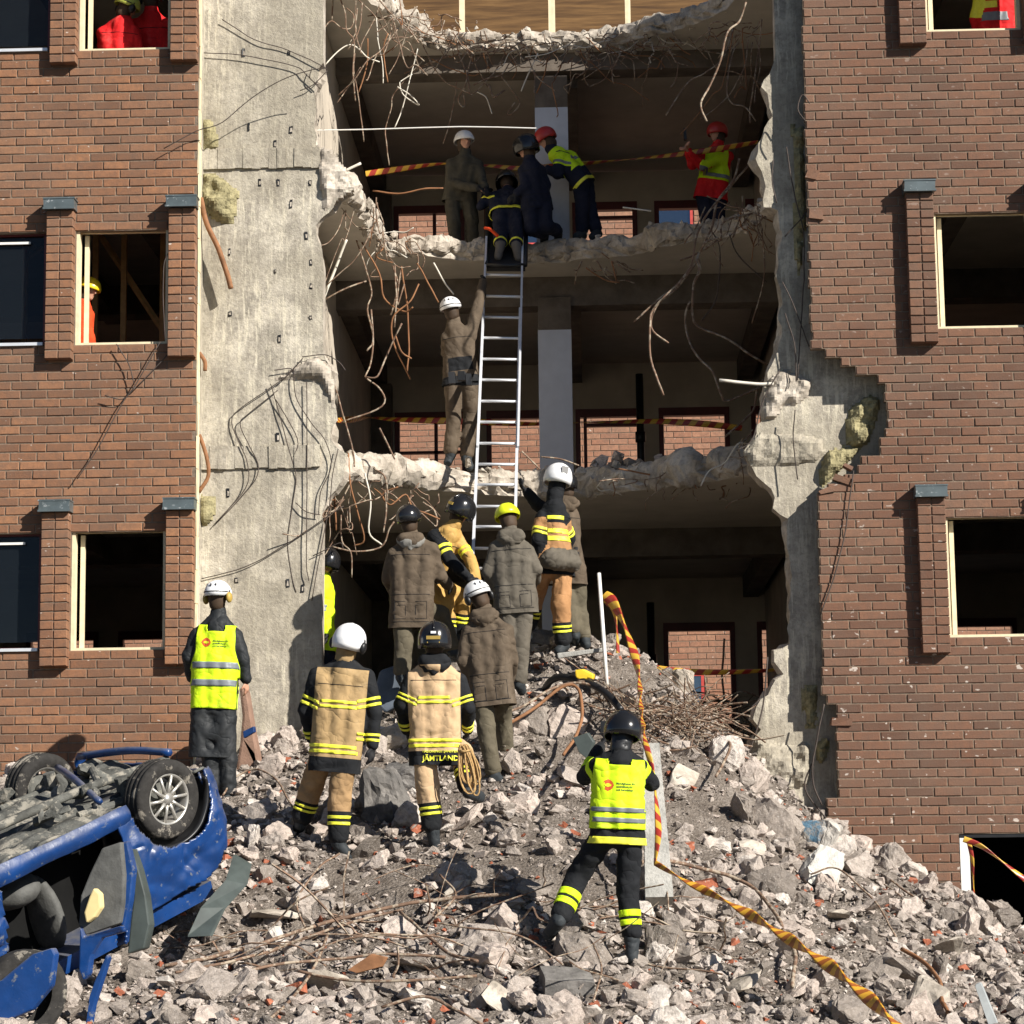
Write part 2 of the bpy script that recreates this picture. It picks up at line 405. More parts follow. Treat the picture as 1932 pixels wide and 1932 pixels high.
# pilasters
def pilaster(x0, k, parent, side, cut=0):
    z0 = 2.060+1.65+3.2*(k-1); z1 = 3.654+1.65+3.2*(k-1)-.0; w = .29
    p = bpy.data.objects.new('pilaster', None); COL.objects.link(p); p.parent = parent
    p.location = Vector((x0+w/2, 0, z0))-worg(parent)
    n = 17; ch = (z1-z0)/n; me = brick_proto(w/2-.009, ch-.011, .118, 'b').mesh('brick'); me.materials.append(BR_L if side < 0 else BR_R)
    mort = MB()
    for i in range(n):
        for j in (0, 1):
            o = bpy.data.objects.new('brick', me); COL.objects.link(o); o.parent = p
            o.location = Vector((x0+w*(j+.5)/2, -.118+rng.uniform(-.003, .003), z0+(i+.5)*ch))-worg(p)
            o.rotation_euler = (0, rng.uniform(-.01, .01), rng.uniform(-.01, .01))
    mort.box((x0+.012, -.106, z0+.01), (x0+w-.012, 0.03, z1)); obj('mortar', mort, MORTAR, p)
    c = MB(); c.box((x0-.015, -.175, z1), (x0+w+.015, .01, z1+.105), 0, None, .004); c.box((x0-.022, -.182, z1+.105), (x0+w+.022, .01, z1+.12)); c.box((x0-.022, -.186, z1-.006), (x0+w+.022, -.15, z1+.014))
    obj('metal_cap', c, CAPM, p)
for k in (1, 2, 3):
    for x0 in (-6.86, -5.574, -4.289): pilaster(x0, k, bl, -1)
    for x0 in (3.396, 4.70, 6.0): pilaster(x0, k, br, 1)
# windows
def window(parent, x0, x1, k, kind):
    z0 = storey(k); z1 = z0+WH; t = bpy.data.objects.new('window', None); COL.objects.link(t); t.parent = parent; t.location = Vector(((x0+x1)/2, 0, z0))-worg(parent)
    f = MB(); y0, y1 = (.035, .14)
    m = WOODC if kind != 'red' else REDW; w = .035 if kind != 'red' else .055
    if kind == 'red': y0, y1 = .09, .17
    f.box((x0, y0, z0), (x0+w, y1, z1)); f.box((x1-w, y0, z0), (x1, y1, z1)); f.box((x0+w, y0, z0), (x1-w, y1, z0+w*.8)); f.box((x0+w, y0, z1-w), (x1-w, y1, z1))
    if kind != 'red':
        f.box((x0+w+.03, .15, z0+.02), (x0+w+.075, .19, z1-.05))
    obj('frame', f, m, t)
    if kind == 'red':
        g = MB(); g.box((x0+w, .125, z0+w*.8+.06), (x1-w, .131, z1-w)); obj('pane', g, GLASS, t)
        s = MB(); s.box((x0-.0, -.03, z0-.002), (x1-.03, .09, z0+.03), 0); obj('sill', s, ALU, t)
        s = MB(); s.box((x0+w, .08, z1-w-.09), (x1-.2, .1, z1-w-.065)) ; obj('trim', s, WHITE, t)
    return t
for k in (1, 2, 3):
    window(bl, *LWIN[0], k, 'red'); window(bl, *LWIN[1], k, 'open'); window(br, *RWIN[0], k, 'open'); window(br, *RWIN[1], k, 'open')
e = MB()
zz = np.arange(2.6, 12.4, .35)
for a in zz: e.box((XL+.001+rng.uniform(-.008, .003), .004, a), (XL+.014, .12, a+.345), 0, None, .004)
obj('edge_board', e, WOODC, bl)
e = MB(); e.box((XL-.02, .125, 2.0), (XL+.012, .279, 12.3)); obj('wall_edge', e, CONC, bl)
# structure behind the brick skin
st = MB()
def strip(x0, x1, wins, y0, y1, zlo=0, zhi=12.3, sink=None):
    xs = [x0]+[v for w in wins for v in w]+[x1]; s = sink or st
    for i in range(0, len(xs), 2): s.box((xs[i], y0, zlo), (xs[i+1], y1, zhi))
    for (a, b) in wins:
        z = zlo
        for k in (1, 2, 3):
            s.box((a, y0, z), (b, y1, storey(k)-.002)); z = storey(k)+WH+.002
        s.box((a, y0, z), (b, y1, zhi))
strip(-9.6, XL+.0, LWIN, .112, .30)
strip(3.2, 3.70, [], .112, .30); strip(3.70, 8.0, [(3.701, 4.69), (4.99, 5.99)], .112, .30, 2.2); strip(5.3, 8.0, [], .112, .30, 0, 2.2)
o = obj('inner_wall', st, INTW, kind='structure')
# bare concrete wall, left of the opening
CW = [(378, -60), (610, -60), (610, 118), (601, 150), (594, 190), (589, 232), (597, 272), (622, 288), (655, 330), (668, 358), (642, 374), (620, 398), (598, 425), (598, 442), (606, 470), (610, 500), (610, 600), (610, 664), (626, 688), (629, 720), (630, 780), (628, 830), (652, 858), (648, 900), (632, 925), (618, 940), (609, 985), (608, 1100), (606, 1380), (606, 1560), (372, 1560)]
def facedef(poly, Y): return [tuple(at(a, b, Y)[[0, 2]]) for a, b in poly]
def add_plate(mb, poly, rough, to3, thick, mi=(0, 1), **k):
    V, cap, side = plate(poly, rough, to3, thick, **k); mb.add(V, cap, mi[0]); mb.f += []
    n0 = mb.n-len(V); mb.f += [tuple(i+n0 for i in q) for q in side]; mb.m += [mi[1]]*len(side)
cwall = thing('concrete_wall', 'tall bare concrete wall strip with drips and pockets left of the opening', 'concrete wall', (-3.3, .3, 2.3))
P = facedef(CW, .28); rg = [0]*len(P)
for i in range(2, 15): rg[i] = 1
for i in range(17, 26): rg[i] = 1
mb = MB(); add_plate(mb, P, rg, lambda u, v, w: (u, .28+w, v), .22, step=.06, amp=.04, seed=3)
o = obj('panel', mb, [CONC, BROKEN], cwall); fixnormals(o.data)
# formwork joints, pockets
mb = MB()
for (y0, y1) in ((283, 316), (843, 882)):
    a = at(380, y0, .28); b = at(604, y1, .28)
    n_ = 14
    for i in range(n_):
        xa, xb = a[0]+(b[0]-a[0])*i/n_, a[0]+(b[0]-a[0])*(i+1)/n_; mb.box((xa, .246+rng.uniform(-.006, .01), b[2]+rng.uniform(-.008, .008)), (xb, .279, a[2]+rng.uniform(-.008, .008)), 0, None, .003)
obj('joint_band', mb, CONC, cwall)
pk = bpy.data.meshes.new('p')
for (x, y) in [(525, 345), (549, 385), (519, 512), (585, 345), (587, 495), (587, 540), (586, 600), (434, 592), (433, 475), (527, 640), (519, 272), (549, 245), (460, 100), (545, 100), (524, 825), (543, 1100), (571, 1110), (521, 885), (490, 345), (446, 1095), (470, 240), (578, 445), (430, 930)]:
    mb = MB(); P = at(x, y, .28); w, h = rng.uniform(.010, .018), rng.uniform(.02, .048)
    mb.box((P[0]-w, .272, P[2]-h), (P[0]+w, .2785, P[2]+h), 0, None, .006); mb.box((P[0]-w*.45, .268, P[2]-h*.6), (P[0]+w*.6, .271, P[2]+h*.4), 1, None, .005)
    obj('formwork_pocket', mb, [BLACK, BROKEN], cwall)
mb = MB(); P = at(603, 700, .262); q = at(520, 716, .262)
# right shear wall
RW = [(1459, -60), (1463, 100), (1464, 120), (1451, 140), (1443, 164), (1455, 203), (1461, 219), (1443, 242), (1431, 270), (1420, 300), (1435, 324), (1447, 352), (1441, 391), (1466, 398), (1470, 430), (1472, 560), (1472, 645), (1455, 690), (1443, 731), (1441, 792), (1430, 819), (1410, 852), (1417, 886), (1440, 910), (1454, 923), (1464, 956), (1485, 980), (1487, 1074), (1492, 1200), (1491, 1216), (1475, 1220), (1462, 1228), (1463, 1249), (1473, 1272), (1455, 1296), (1427, 1333), (1422, 1357), (1429, 1376), (1417, 1394), (1409, 1427), (1422, 1483), (1440, 1530), (1440, 1760)]
P = facedef(RW, .28); P = P+[(3.6, P[-1][1]), (3.6, P[0][1])]; rg = [0]+[1]*(len(RW)-2)+[0, 0, 0]
rwall = thing('concrete_wall', 'broken concrete wall edge in shade beside the darker brick wall', 'concrete wall', (2.4, .3, 2))
mb = MB(); add_plate(mb, P, rg, lambda u, v, w: (u, .28+w, v), .24, step=.07, amp=.035, seed=5)
o = obj('panel', mb, [CONC, BROKEN], rwall); fixnormals(o.data)
def lump(pts, Y, out, amp, seed, mi=0, th=.1):
    """a rough mass standing proud of a wall: domed outline from picture points"""
    poly = [tuple(p) for p in facedef(pts, Y)]; A = np.array(poly); lo, hi = A.min(0), A.max(0); step = .028
    gx = np.arange(lo[0], hi[0]+step, step); gz = np.arange(lo[1], hi[1]+step, step)
    idx = {}; V = []; Fc = []
    def dist(x, z):
        d = 9
        for i in range(len(poly)):
            p = np.array(poly[i]); q = np.array(poly[(i+1) % len(poly)]); t = np.clip(((x-p[0])*(q-p)[0]+(z-p[1])*(q-p)[1])/((q-p)@(q-p)+1e-9), 0, 1); c = p+(q-p)*t; d = min(d, math.hypot(x-c[0], z-c[1]))
        return d
    for i, x in enumerate(gx):
        for j, z in enumerate(gz):
            ins = inpoly(x, z, poly); d = dist(x, z)
            if ins or d < step*.8:
                h = out*min(1, (d/.07))**.5 if ins else 0
                idx[i, j] = len(V); nn = float(fbm(np.array([x*9, z*9, seed]), seed, 4))
                V.append((x, Y-h-(amp*nn if ins else 0)-.003, z))
    for (i, j) in idx:
        if (i+1, j) in idx and (i, j+1) in idx and (i+1, j+1) in idx:
            Fc.append((idx[i, j], idx[i+1, j], idx[i+1, j+1], idx[i, j+1]))
    n = len(V); V2 = V+[(x, Y+th, z) for x, y, z in V]; F2 = Fc+[tuple(k+n for k in f[::-1]) for f in Fc]
    ed = {}
    for f in Fc:
        for k in range(4):
            e_ = (f[k], f[(k+1) % 4]); ed[e_] = 1
    for (a, b) in list(ed):
        if (b, a) not in ed: F2.append((b, a, a+n, b+n))
    mb = MB(); mb.add(V2, F2, mi); return mb
for nm, pts, out, amp, mt, par in [
    ('broken_ledge', [(520, 716), (560, 690), (598, 673), (622, 690), (628, 722), (628, 770), (618, 740), (600, 718), (560, 716)], .07, .03, BROKEN, cwall),
    ('broken_ledge', [(1441, 792), (1450, 715), (1480, 698), (1505, 702), (1531, 720), (1525, 748), (1500, 765), (1478, 762), (1462, 790)], .06, .035, BROKEN, rwall),
    ('broken_ledge', [(1405, 855), (1432, 818), (1520, 822), (1550, 830), (1556, 855), (1540, 870), (1500, 876), (1420, 880)], .05, .02, CONC, rwall),
    ('broken_ledge', [(1409, 1440), (1424, 1392), (1500, 1408), (1522, 1400), (1530, 1430), (1525, 1480), (1460, 1500), (1425, 1490)], .10, .04, CONC, rwall),
    ('broken_ledge', [(598, 275), (625, 285), (655, 325), (668, 356), (640, 374), (612, 398), (604, 340)], .05, .03, BROKEN, cwall),
    ('wool_pad', [(378, 330), (405, 328), (430, 345), (449, 362), (446, 395), (440, 420), (420, 423), (400, 412), (384, 395), (378, 370)], .10, .04, WOOL, cwall),
    ('wool_pad', [(378, 225), (398, 228), (414, 262), (408, 282), (390, 285), (378, 288)], .06, .03, WOOL, cwall),
    ('wool_pad', [(372, 935), (405, 937), (403, 975), (398, 985), (385, 992), (373, 980)], .09, .015, WOOL, cwall),
    ('wool_pad', [(1600, 770), (1622, 760), (1640, 745), (1656, 755), (1657, 775), (1648, 810), (1636, 838), (1612, 845), (1596, 838), (1597, 800)], .10, .05, WOOL, rwall),
    ('wool_pad', [(1565, 850), (1590, 842), (1625, 845), (1600, 870), (1575, 895), (1550, 920), (1545, 900), (1552, 870)], .09, .05, WOOL, rwall),
    ('wool_pad', [(1515, 1296), (1540, 1292), (1545, 1340), (1541, 1372), (1520, 1375), (1512, 1330)], .08, .05, WOOL, rwall),
    ('wool_pad', [(1542, 1400), (1560, 1392), (1566, 1415), (1550, 1440), (1540, 1430)], .07, .05, WOOL, rwall),
    ('wool_pad', [(1494, 235), (1516, 240), (1518, 300), (1519, 430), (1508, 520), (1498, 470), (1500, 330)], .05, .04, WOOL, rwall)]:
    mb = lump(pts, .28, out, amp, int(rng.integers(99)))
    obj(nm, mb, mt, par)
# floors, beams, columns
def slab(edge_px, z, seed, label, thick=.2, amp=.06):
    E_ = [tuple(atz(a, b, z)[:2]) for a, b in edge_px]
    poly = [(-9.6, .5), (-2.95, .505)]+E_+[(2.62, .53), (8.0, .53), (8.0, 10.55), (-9.6, 10.55)]
    rg = [0, 0]+[1]*(len(E_)-1)+[0, 0, 0, 0, 0]
    t = thing('floor_slab', label, 'floor slab', (0, 5, z-.2))
    mb = MB(); add_plate(mb, poly, rg, lambda u, v, w: (u, v, z-w), thick, (0, 1), step=.08, amp=amp, layers=5, seed=seed)
    o = obj('deck', mb, [CEIL, BROKEN], t); fixnormals(o.data); return t, E_
E3 = [(648, 330), (662, 352), (680, 372), (694, 392), (700, 412), (716, 432), (740, 452), (790, 450), (835, 454), (880, 458), (930, 460), (985, 463), (1040, 463), (1100, 457), (1160, 452), (1200, 447), (1250, 432), (1300, 424), (1350, 420), (1385, 412), (1420, 392), (1440, 378)]
E2 = [(648, 862), (670, 872), (700, 874), (740, 878), (790, 882), (840, 886), (900, 893), (960, 896), (1020, 900), (1080, 900), (1120, 897), (1180, 888), (1240, 882), (1300, 872), (1350, 866), (1400, 858), (1440, 852)]
E4 = [(700, -22), (735, 0), (770, 28), (800, 52), (830, 70), (870, 66), (920, 64), (980, 66), (1040, 66), (1100, 64), (1150, 60), (1185, 52), (1220, 40), (1270, 32), (1320, 14), (1370, -12)]
s3, L3 = slab(E3, FL[2], 11, 'upper broken floor slab where rescuers kneel around the ladder head', .22)
s2, L2 = slab(E2, FL[1], 12, 'lower broken floor slab with rubble edge crossed by the ladder', .24, .08)
s4, L4 = slab(E4, FL[3], 13, 'top broken floor slab fringed with hanging reinforcement bars', .2)
# crumbled lumps along the broken edges
def chunkmesh(size, seed, sub=0, k=12, am=.06):
    r = np.random.default_rng(seed); bm = bmesh.new()
    for p in r.normal(size=(int(k*1.7), 3)):
        p = p/np.linalg.norm(p); p = np.clip(p*r.uniform(.95, 1.35), -.88, .88); bm.verts.new(p*np.asarray(size)/2)
    h = bmesh.ops.convex_hull(bm, input=bm.verts); bmesh.ops.delete(bm, geom=list({g for g in h['geom_interior']+h['geom_unused'] if isinstance(g, bmesh.types.BMVert)}), context='VERTS')
    if sub:
        bmesh.ops.triangulate(bm, faces=bm.faces); bmesh.ops.subdivide_edges(bm, edges=bm.edges, cuts=sub, use_grid_fill=True)
        P = np.array([v.co[:] for v in bm.verts]); d = vn3(P*9/max(size), seed)*am*max(size)+vn3(P*26/max(size), seed+5)*am*.45*max(size)
        for v, q in zip(bm.verts, d): v.co += Vector(q)
    bm.verts.ensure_lookup_table(); bm.verts.index_update()
    V = np.array([v.co[:] for v in bm.verts]); Fc = [tuple(v.index for v in f.verts) for f in bm.faces]; bm.free(); return V, Fc
PROTS = [chunkmesh(rng.uniform(.7, 1.2, 3), 200+i, 0, 5) for i in range(20)]
PROT = [chunkmesh(rng.uniform(.7, 1.2, 3), i, 0, int(rng.integers(6, 10))) for i in range(24)]
PROTB = [chunkmesh(rng.uniform(.75, 1.15, 3)*[1, 1, .8], 50+i, 3, int(rng.integers(9, 16)), .045) for i in range(18)]
def rotm(r=None):
    q = rng.normal(size=4); q /= np.linalg.norm(q); w, x, y, z = q
    return np.array([[1-2*(y*y+z*z), 2*(x*y-z*w), 2*(x*z+y*w)], [2*(x*y+z*w), 1-2*(x*x+z*z), 2*(y*z-x*w)], [2*(x*z-y*w), 2*(y*z+x*w), 1-2*(x*x+y*y)]])
def along(E, n):
    E = np.array(E); d = np.r_[0, np.cumsum(np.linalg.norm(np.diff(E, axis=0), axis=1))]; t = rng.uniform(0, d[-1], n)
    return np.stack([np.interp(t, d, E[:, 0]), np.interp(t, d, E[:, 1])], 1)
for t, L, z, n, up_ in ((s3, L3, FL[2], 260, .03), (s2, L2, FL[1], 420, .10), (s4, L4, FL[3], 300, .04)):
    mb = MB()
    for (x, y) in along(L, int(n*.42)):
        s = rng.uniform(.03, .12)*(1.5 if rng.random() < .12 else 1); V, Fc = PROTB[rng.integers(18)] if s > .1 else PROT[rng.integers(24)]
        zz_ = z-.1+rng.normal()*.075+rng.uniform(0, up_); mb.add(V*s@rotm().T+[x+rng.normal()*.05, y+abs(rng.normal())*.1-.02, zz_], Fc, 0, rng.random())
    obj('crumbled_edge', mb, BROKEN, t, kind='stuff')
def lip(t, L, z, rz, ry, seed):
    P = crom(np.c_[np.array(L), np.full(len(L), z)], 14); k = len(P); n = 16; V = []; T_ = np.gradient(P, axis=0); T_ /= np.linalg.norm(T_, axis=1)[:, None]
    for i in range(k):
        N = np.array([T_[i][1], -T_[i][0], 0]); w = .75+.45*float(vn(np.array([i*.11, seed, 0.5]), seed)); e = min(1, i/8, (k-1-i)/8)
        for j in range(n):
            q = 2*math.pi*j/n; V.append(P[i]+N*math.cos(q)*ry*w*e+np.array([0, 0, 1])*(math.sin(q)*rz*w*e-rz*.45))
    V = np.array(V); V = V+vn3(V*5, seed)*.05+vn3(V*14, seed+2)*.030+vn3(V*34, seed+4)*.012
    mb = MB(); mb.add(V, [(i*n+j, i*n+(j+1) % n, (i+1)*n+(j+1) % n, (i+1)*n+j) for i in range(k-1) for j in range(n)]); o = obj('torn_lip', mb, BROKEN, t); fixnormals(o.data)
lip(s2, L2, FL[1]+.02, .21, .13, 31); lip(s3, L3, FL[2]+.0, .15, .10, 32); lip(s4, L4, FL[3]+.02, .13, .09, 33)
# rubble heaps lying on the lower slab
mb = MB()
for (cx, cy_, w, h, n) in [(1170, 868, 50, 26, 90), (1230, 862, 30, 20, 60), (1330, 856, 40, 12, 50), (770, 872, 60, 14, 70), (820, 872, 30, 12, 30), (1000, 884, 60, 8, 40), (1420, 850, 20, 20, 30), (1500, 700, 1, 1, 1)]:
    for _ in range(n):
        P = at(cx+rng.normal()*w*.5, cy_, 2.6+rng.uniform(0, .8)); s = rng.uniform(.05, .2); V, Fc = PROT[rng.integers(24)]
        mb.add(V*s@rotm().T+[P[0], P[1], FL[1]+abs(rng.normal())*h/170*.8], Fc, 0, rng.random())
obj('rubble_on_deck', mb, RUBBLE, s2, kind='stuff')
# beams, columns, rooms
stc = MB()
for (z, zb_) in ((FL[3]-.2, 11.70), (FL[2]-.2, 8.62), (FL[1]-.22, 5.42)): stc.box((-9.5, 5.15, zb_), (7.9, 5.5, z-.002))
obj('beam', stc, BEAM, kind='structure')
colm = MB()
for z0, z1 in ((FL[0], 5.2), (FL[1], 8.30), (FL[2], 11.2)):
    a = at(1016, 700, 5.1)[0]; b = at(1079, 700, 5.1)[0]; colm.box((a, 5.1, z0), (b, 5.48, z1)); colm.box((a+.002, 5.102, z1), (b-.002, 5.478, z1+.42), 1)
col_o = thing('column', 'bluish white square column behind the ladder with bare concrete head', 'column', ((a+b)/2, 5.3, FL[0]))
obj('shaft', colm, [BLUEP, BEAM], col_o)
mb = MB(); xl = at(704, 900, 10.35)[0]
for i in (0, 1, 2):
    zt = (FL[i+1]-.25)
    mb.box((xl-.12, .6, FL[i]), (xl, 10.3, zt)); mb.box((2.62, .6, FL[i]), (2.74, 10.3, zt))
obj('partition_wall', mb, INTW, kind='structure')
mb = MB()
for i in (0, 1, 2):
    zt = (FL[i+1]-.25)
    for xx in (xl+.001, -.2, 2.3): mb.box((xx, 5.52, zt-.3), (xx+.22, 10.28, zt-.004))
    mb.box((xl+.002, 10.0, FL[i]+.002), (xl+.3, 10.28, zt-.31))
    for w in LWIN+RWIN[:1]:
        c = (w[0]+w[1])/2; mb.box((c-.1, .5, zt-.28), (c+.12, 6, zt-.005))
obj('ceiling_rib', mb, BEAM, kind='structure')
mb = MB()
for z0, z1, x_ in ((FL[0], 5.3, 1222), (FL[1], 8.6, 1210)):
    P = at(x_, 900, 9.4); mb.cyl((P[0], 9.4, z0), (P[0], 9.4, z1), .055, 12); mb.cyl((P[0], 9.4, z0+1.6), (P[0], 9.4, z0+1.75), .075, 12)
single('drain_pipe', mb, BLACK, 'black vertical drain pipe standing by the rear wall inside', 'pipe', smooth=True)
# back wall with windows
YB = 10.35; WX = [(745, 880), (918, 1055), (1086, 1210), (1243, 1376)]
wx = [(at(a, 800, YB)[0], at(b, 800, YB)[0]) for a, b in WX]
_ps = wx[1][0]-wx[0][0]; NC = len(wx)
wx = [(wx[0][0]-_ps*i, wx[0][1]-_ps*i) for i in (4, 3, 2, 1)]+wx+[(wx[-1][0]+_ps*i, wx[-1][1]+_ps*i) for i in (1, 2, 3)]  # outer windows continue the grid, added to bring light into the side rooms
mb = MB(); WT = [5.10, 8.28, 11.42]
def backwall(k):
    z0 = FL[k]; z1 = FL[k+1]-.25; s0 = z0+.75; s1 = WT[k]
    xs = [-9.6]+[v for w in wx for v in w]+[8.0]
    for i in range(0, len(xs), 2): mb.box((xs[i], YB, z0), (xs[i+1], YB+.25, z1))
    for i, (a, b) in enumerate(wx):
        if k == 0 and 3 < i < 7: mb.box((a, YB, z0), (b, YB+.25, z1)); continue
        mb.box((a, YB, z0), (b, YB+.25, s0)); mb.box((a, YB, s1), (b, YB+.25, z1))
    return s0, s1
wl = [backwall(k) for k in (0, 1, 2)]
for xx in (-9.6, 7.9): mb.box((xx, .3, 0), (xx+.1, YB, 12.2))
mb.box((-9.6, YB, 0), (8, YB+.25, FL[0]))
obj('rear_wall', mb, INTW, kind='structure')
rt = thing('window_row', 'dark red framed rear windows looking out to the sunlit brick behind', 'window', (0, YB, FL[0]))
for k, (s0, s1) in enumerate(wl):
    for i, (a, b) in enumerate(wx):
        if k == 0 and 3 < i < 7: continue
        f = MB(); w = .07; y0, y1 = YB-.03, YB+.1
        f.box((a, y0, s0), (a+w, y1, s1)); f.box((b-w, y0, s0), (b, y1, s1)); f.box((a+w, y0, s0), (b-w, y1, s0+w)); f.box((a+w, y0, s1-w-.05), (b-w, y1, s1))
        if i in (4, 6): m_ = a+(b-a)*(.55 if i == 4 else .12); f.box((m_, y0+.02, s0+w), (m_+.05, y1-.02, s1-w-.06)); f.box((a+w, y0+.02, s1-.62) if i == 4 else (m_+.05, y0+.02, s1-.26), (b-w, y1-.02, s1-.58) if i == 4 else (b-w, y1-.02, s1-.21))
        obj('window_frame', f, REDW, rt)
# timber floor build-up above the top slab
pw = thing('plywood_wall', 'golden brown plywood boarding with pale posts at the top', 'boarding', (0, 7, FL[3]))
for i, z in enumerate(np.arange(FL[3], 14.2, .42)):
    mb = MB(); mb.box((-5, 7.4+.03*i, z+.004), (6, 7.44+.03*i, z+.416)); obj('board', mb, PLY, pw)
for (a, b, c, d) in [(878, -20, 872, 62), (1040, -20, 1040, 62), (1042, 0, 1042, 30), (1183, -20, 1185, 45)]:
    mb = MB(); p = at(a, b, 6.3); q = at(c, d, 6.1); mb.box((q[0]-.035, q[1]-.03, FL[3]), (q[0]+.035, q[1]+.05, p[2]), 0, None, .004); obj('post', mb, WOODC, pw)
# inside of the side rooms: floors close, timber props
mb = MB()
for (x, y, y2, k) in [(232, 480, 660, 2), (306, 600, 660, 2), (45, 480, 660, 2), (178, 445, 470, 2)]:
    P = at(x, 600, 1.6); mb.box((P[0]-.03, 1.6, FL[k-1]), (P[0]+.03, 1.66, FL[k]-.25))
P = at(190, 445, 1.7); Q = at(318, 640, 1.7); R0 = at(45, 490, 1.7); R1 = at(88, 462, 1.7)
mb.tube([P, (P+Q)/2, Q], .035, 4); mb.tube([R0, (R0+R1)/2, R1], .03, 4)
o = single('timber_prop', mb, WOODB, 'slim brown props standing inside the left window openings', 'prop')
# unseen wall added above the picture, extent and gap shaped to shade the opening
mb = MB()
for (x0, x1, z0, z1) in ((3.5, 5.3, 12.36, 16.2), (5.3, 6.5, 12.36, 12.6), (5.3, 6.5, 13.6, 16.2), (6.5, 9.5, 12.36, 16.2), (-9.6, -4.0, 12.36, 13.5)): mb.box((x0, 0, z0), (x1-.002, .3, z1))
obj('upper_shade_wall', mb, BR_R, kind='structure')
# garage opening
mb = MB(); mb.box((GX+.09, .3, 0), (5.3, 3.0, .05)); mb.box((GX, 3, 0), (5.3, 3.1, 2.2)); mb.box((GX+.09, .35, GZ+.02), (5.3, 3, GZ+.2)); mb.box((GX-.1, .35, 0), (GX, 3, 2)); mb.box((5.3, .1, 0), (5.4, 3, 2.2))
obj('basement_room', mb, DARK, kind='structure')  # room surfaces near black: its shade is put in as colour
mb = MB(); mb.box((GX+.001, .0, .3), (GX+.095, .3, GZ-.03), 0); mb.box((GX, -.003, GZ-.03), (5.3, .05, GZ), 1)
o = single('door_post', mb, [WHITE, BLACK], 'white painted post at the left side of the dark basement opening', 'post')
# building across the yard
fb = thing('brick_wall', 'sunlit pale brick facade across the yard seen through the rear windows', 'brick wall', (0, 22, 2))
OW = [(-1.6, .0), (1.2, 2.3)]
def keepF(a, b, z):
    h = []
    for k in (1, 2, 3, 4):
        if 1.1+3.2*k-.05 < z < 1.1+3.2*k+1.0: h = OW
    return sub(a, b, h)
cf = rows(-13, 11, .5, 17.5, keepF, .36, .118, 0, 2.6)
_bp, _ch = BP, CH; BP, CH = .36, .118
def keyf(c):
    X, Y = pr(((c[0]+c[1])/2, 22, c[2])); return 0
lay_bricks(fb, cf, 22, BR_F, 300, .105, .1, .012)
BP, CH = _bp, _ch
for k in (1, 2, 3, 4):
    for a, b in OW:
        f = MB(); z0, z1 = 1.1+3.2*k-.05, 1.1+3.2*k+1.0; y0, y1 = 22.02, 22.12; w = .07
        f.box((a, y0, z0), (a+w, y1, z1)); f.box((b-w, y0, z0), (b, y1, z1)); f.box((a+w, y0, z0), (b-w, y1, z0+w)); f.box((a+w, y0, z1-w), (b-w, y1, z1))
        o = obj('window_frame', f, plain('red_frame_far', (.45, .06, .05)) if 'red_frame_far' not in bpy.data.materials else bpy.data.materials['red_frame_far'], fb)
        g = MB(); g.box((a+w, 22.06, z0+w), (b-w, 22.066, z1-w)); obj('pane', g, GLASS, fb)
        g = MB(); g.box((a-.05, 21.93, z0-.04), (b+.05, 22.02, z0)); obj('sill', g, WHITE, fb)
# flat court behind
mb = MB(); mb.box((-30, -60, -.3), (30, 60, -.02)); obj('ground', mb, ASPH, kind='structure')
# ------------------------------------------------------------------ the rubble pile
CP = []
for (x, y, Y) in [(-60, 1470, .3), (200, 1460, .3), (380, 1450, .3), (480, 1412, .3), (600, 1402, .3), (700, 1345, .3), (770, 1292, .3), (850, 1275, .3), (930, 1262, .3), (1000, 1245, .3), (1060, 1224, .2), (1120, 1222, .3), (1200, 1250, .3), (1300, 1320, .3), (1400, 1405, .3), (1500, 1510, .3), (1600, 1585, -.1), (1700, 1635, -.1), (1800, 1675, -.1), (1932, 1765, -.1), (2080, 1830, -.1),
                  (640, 1625, -3.75), (571, 1572, -3.5), (820, 1603, -3.75), (905, 1520, -3.4), (940, 1482, -1.5), (1192, 1812, -5.75), (1040, 1775, -5.6), (410, 1500, -1.5), (1000, 1560, -3), (700, 1560, -3),
                  (100, 1932, -7.6), (450, 1900, -7.3), (800, 1932, -7.3), (1200, 1932, -7.2), (1600, 1932, -6.8), (1932, 1932, -5.6), (2200, 1932, -5), (-200, 1932, -8), (300, 1800, -5.9), (1500, 1750, -4), (1700, 1760, -3), (1250, 1620, -3.2)]:
    CP.append(at(x, y, Y))
for (x, z) in [(-4, 2.4), (-2.5, 2.5), (-1, 2.9), (0, 3.4), (1, 3.1), (2.4, 2.2), (5, .6)]: CP.append((x, 2.2, z))
for (x, z) in [(-6, 1.9), (-3, 2.1), (0, 2.4), (3, 1.8), (6, .4)]: CP.append((x, 4.5, z))
for x in (-9, -5, -1, 3, 8): CP.append((x, -11.5, -.25))
CP = np.array(CP, float)
def _k(r): return r**3
_D = np.linalg.norm(CP[:, None, :2]-CP[None, :, :2], axis=2); _n = len(CP)
_A = np.zeros((_n+3, _n+3)); _A[:_n, :_n] = _k(_D)+np.eye(_n)*.25; _A[:_n, _n:] = np.c_[np.ones(_n), CP[:, :2]]; _A[_n:, :_n] = _A[:_n, _n:].T
_W = np.linalg.solve(_A, np.r_[CP[:, 2], 0, 0, 0])
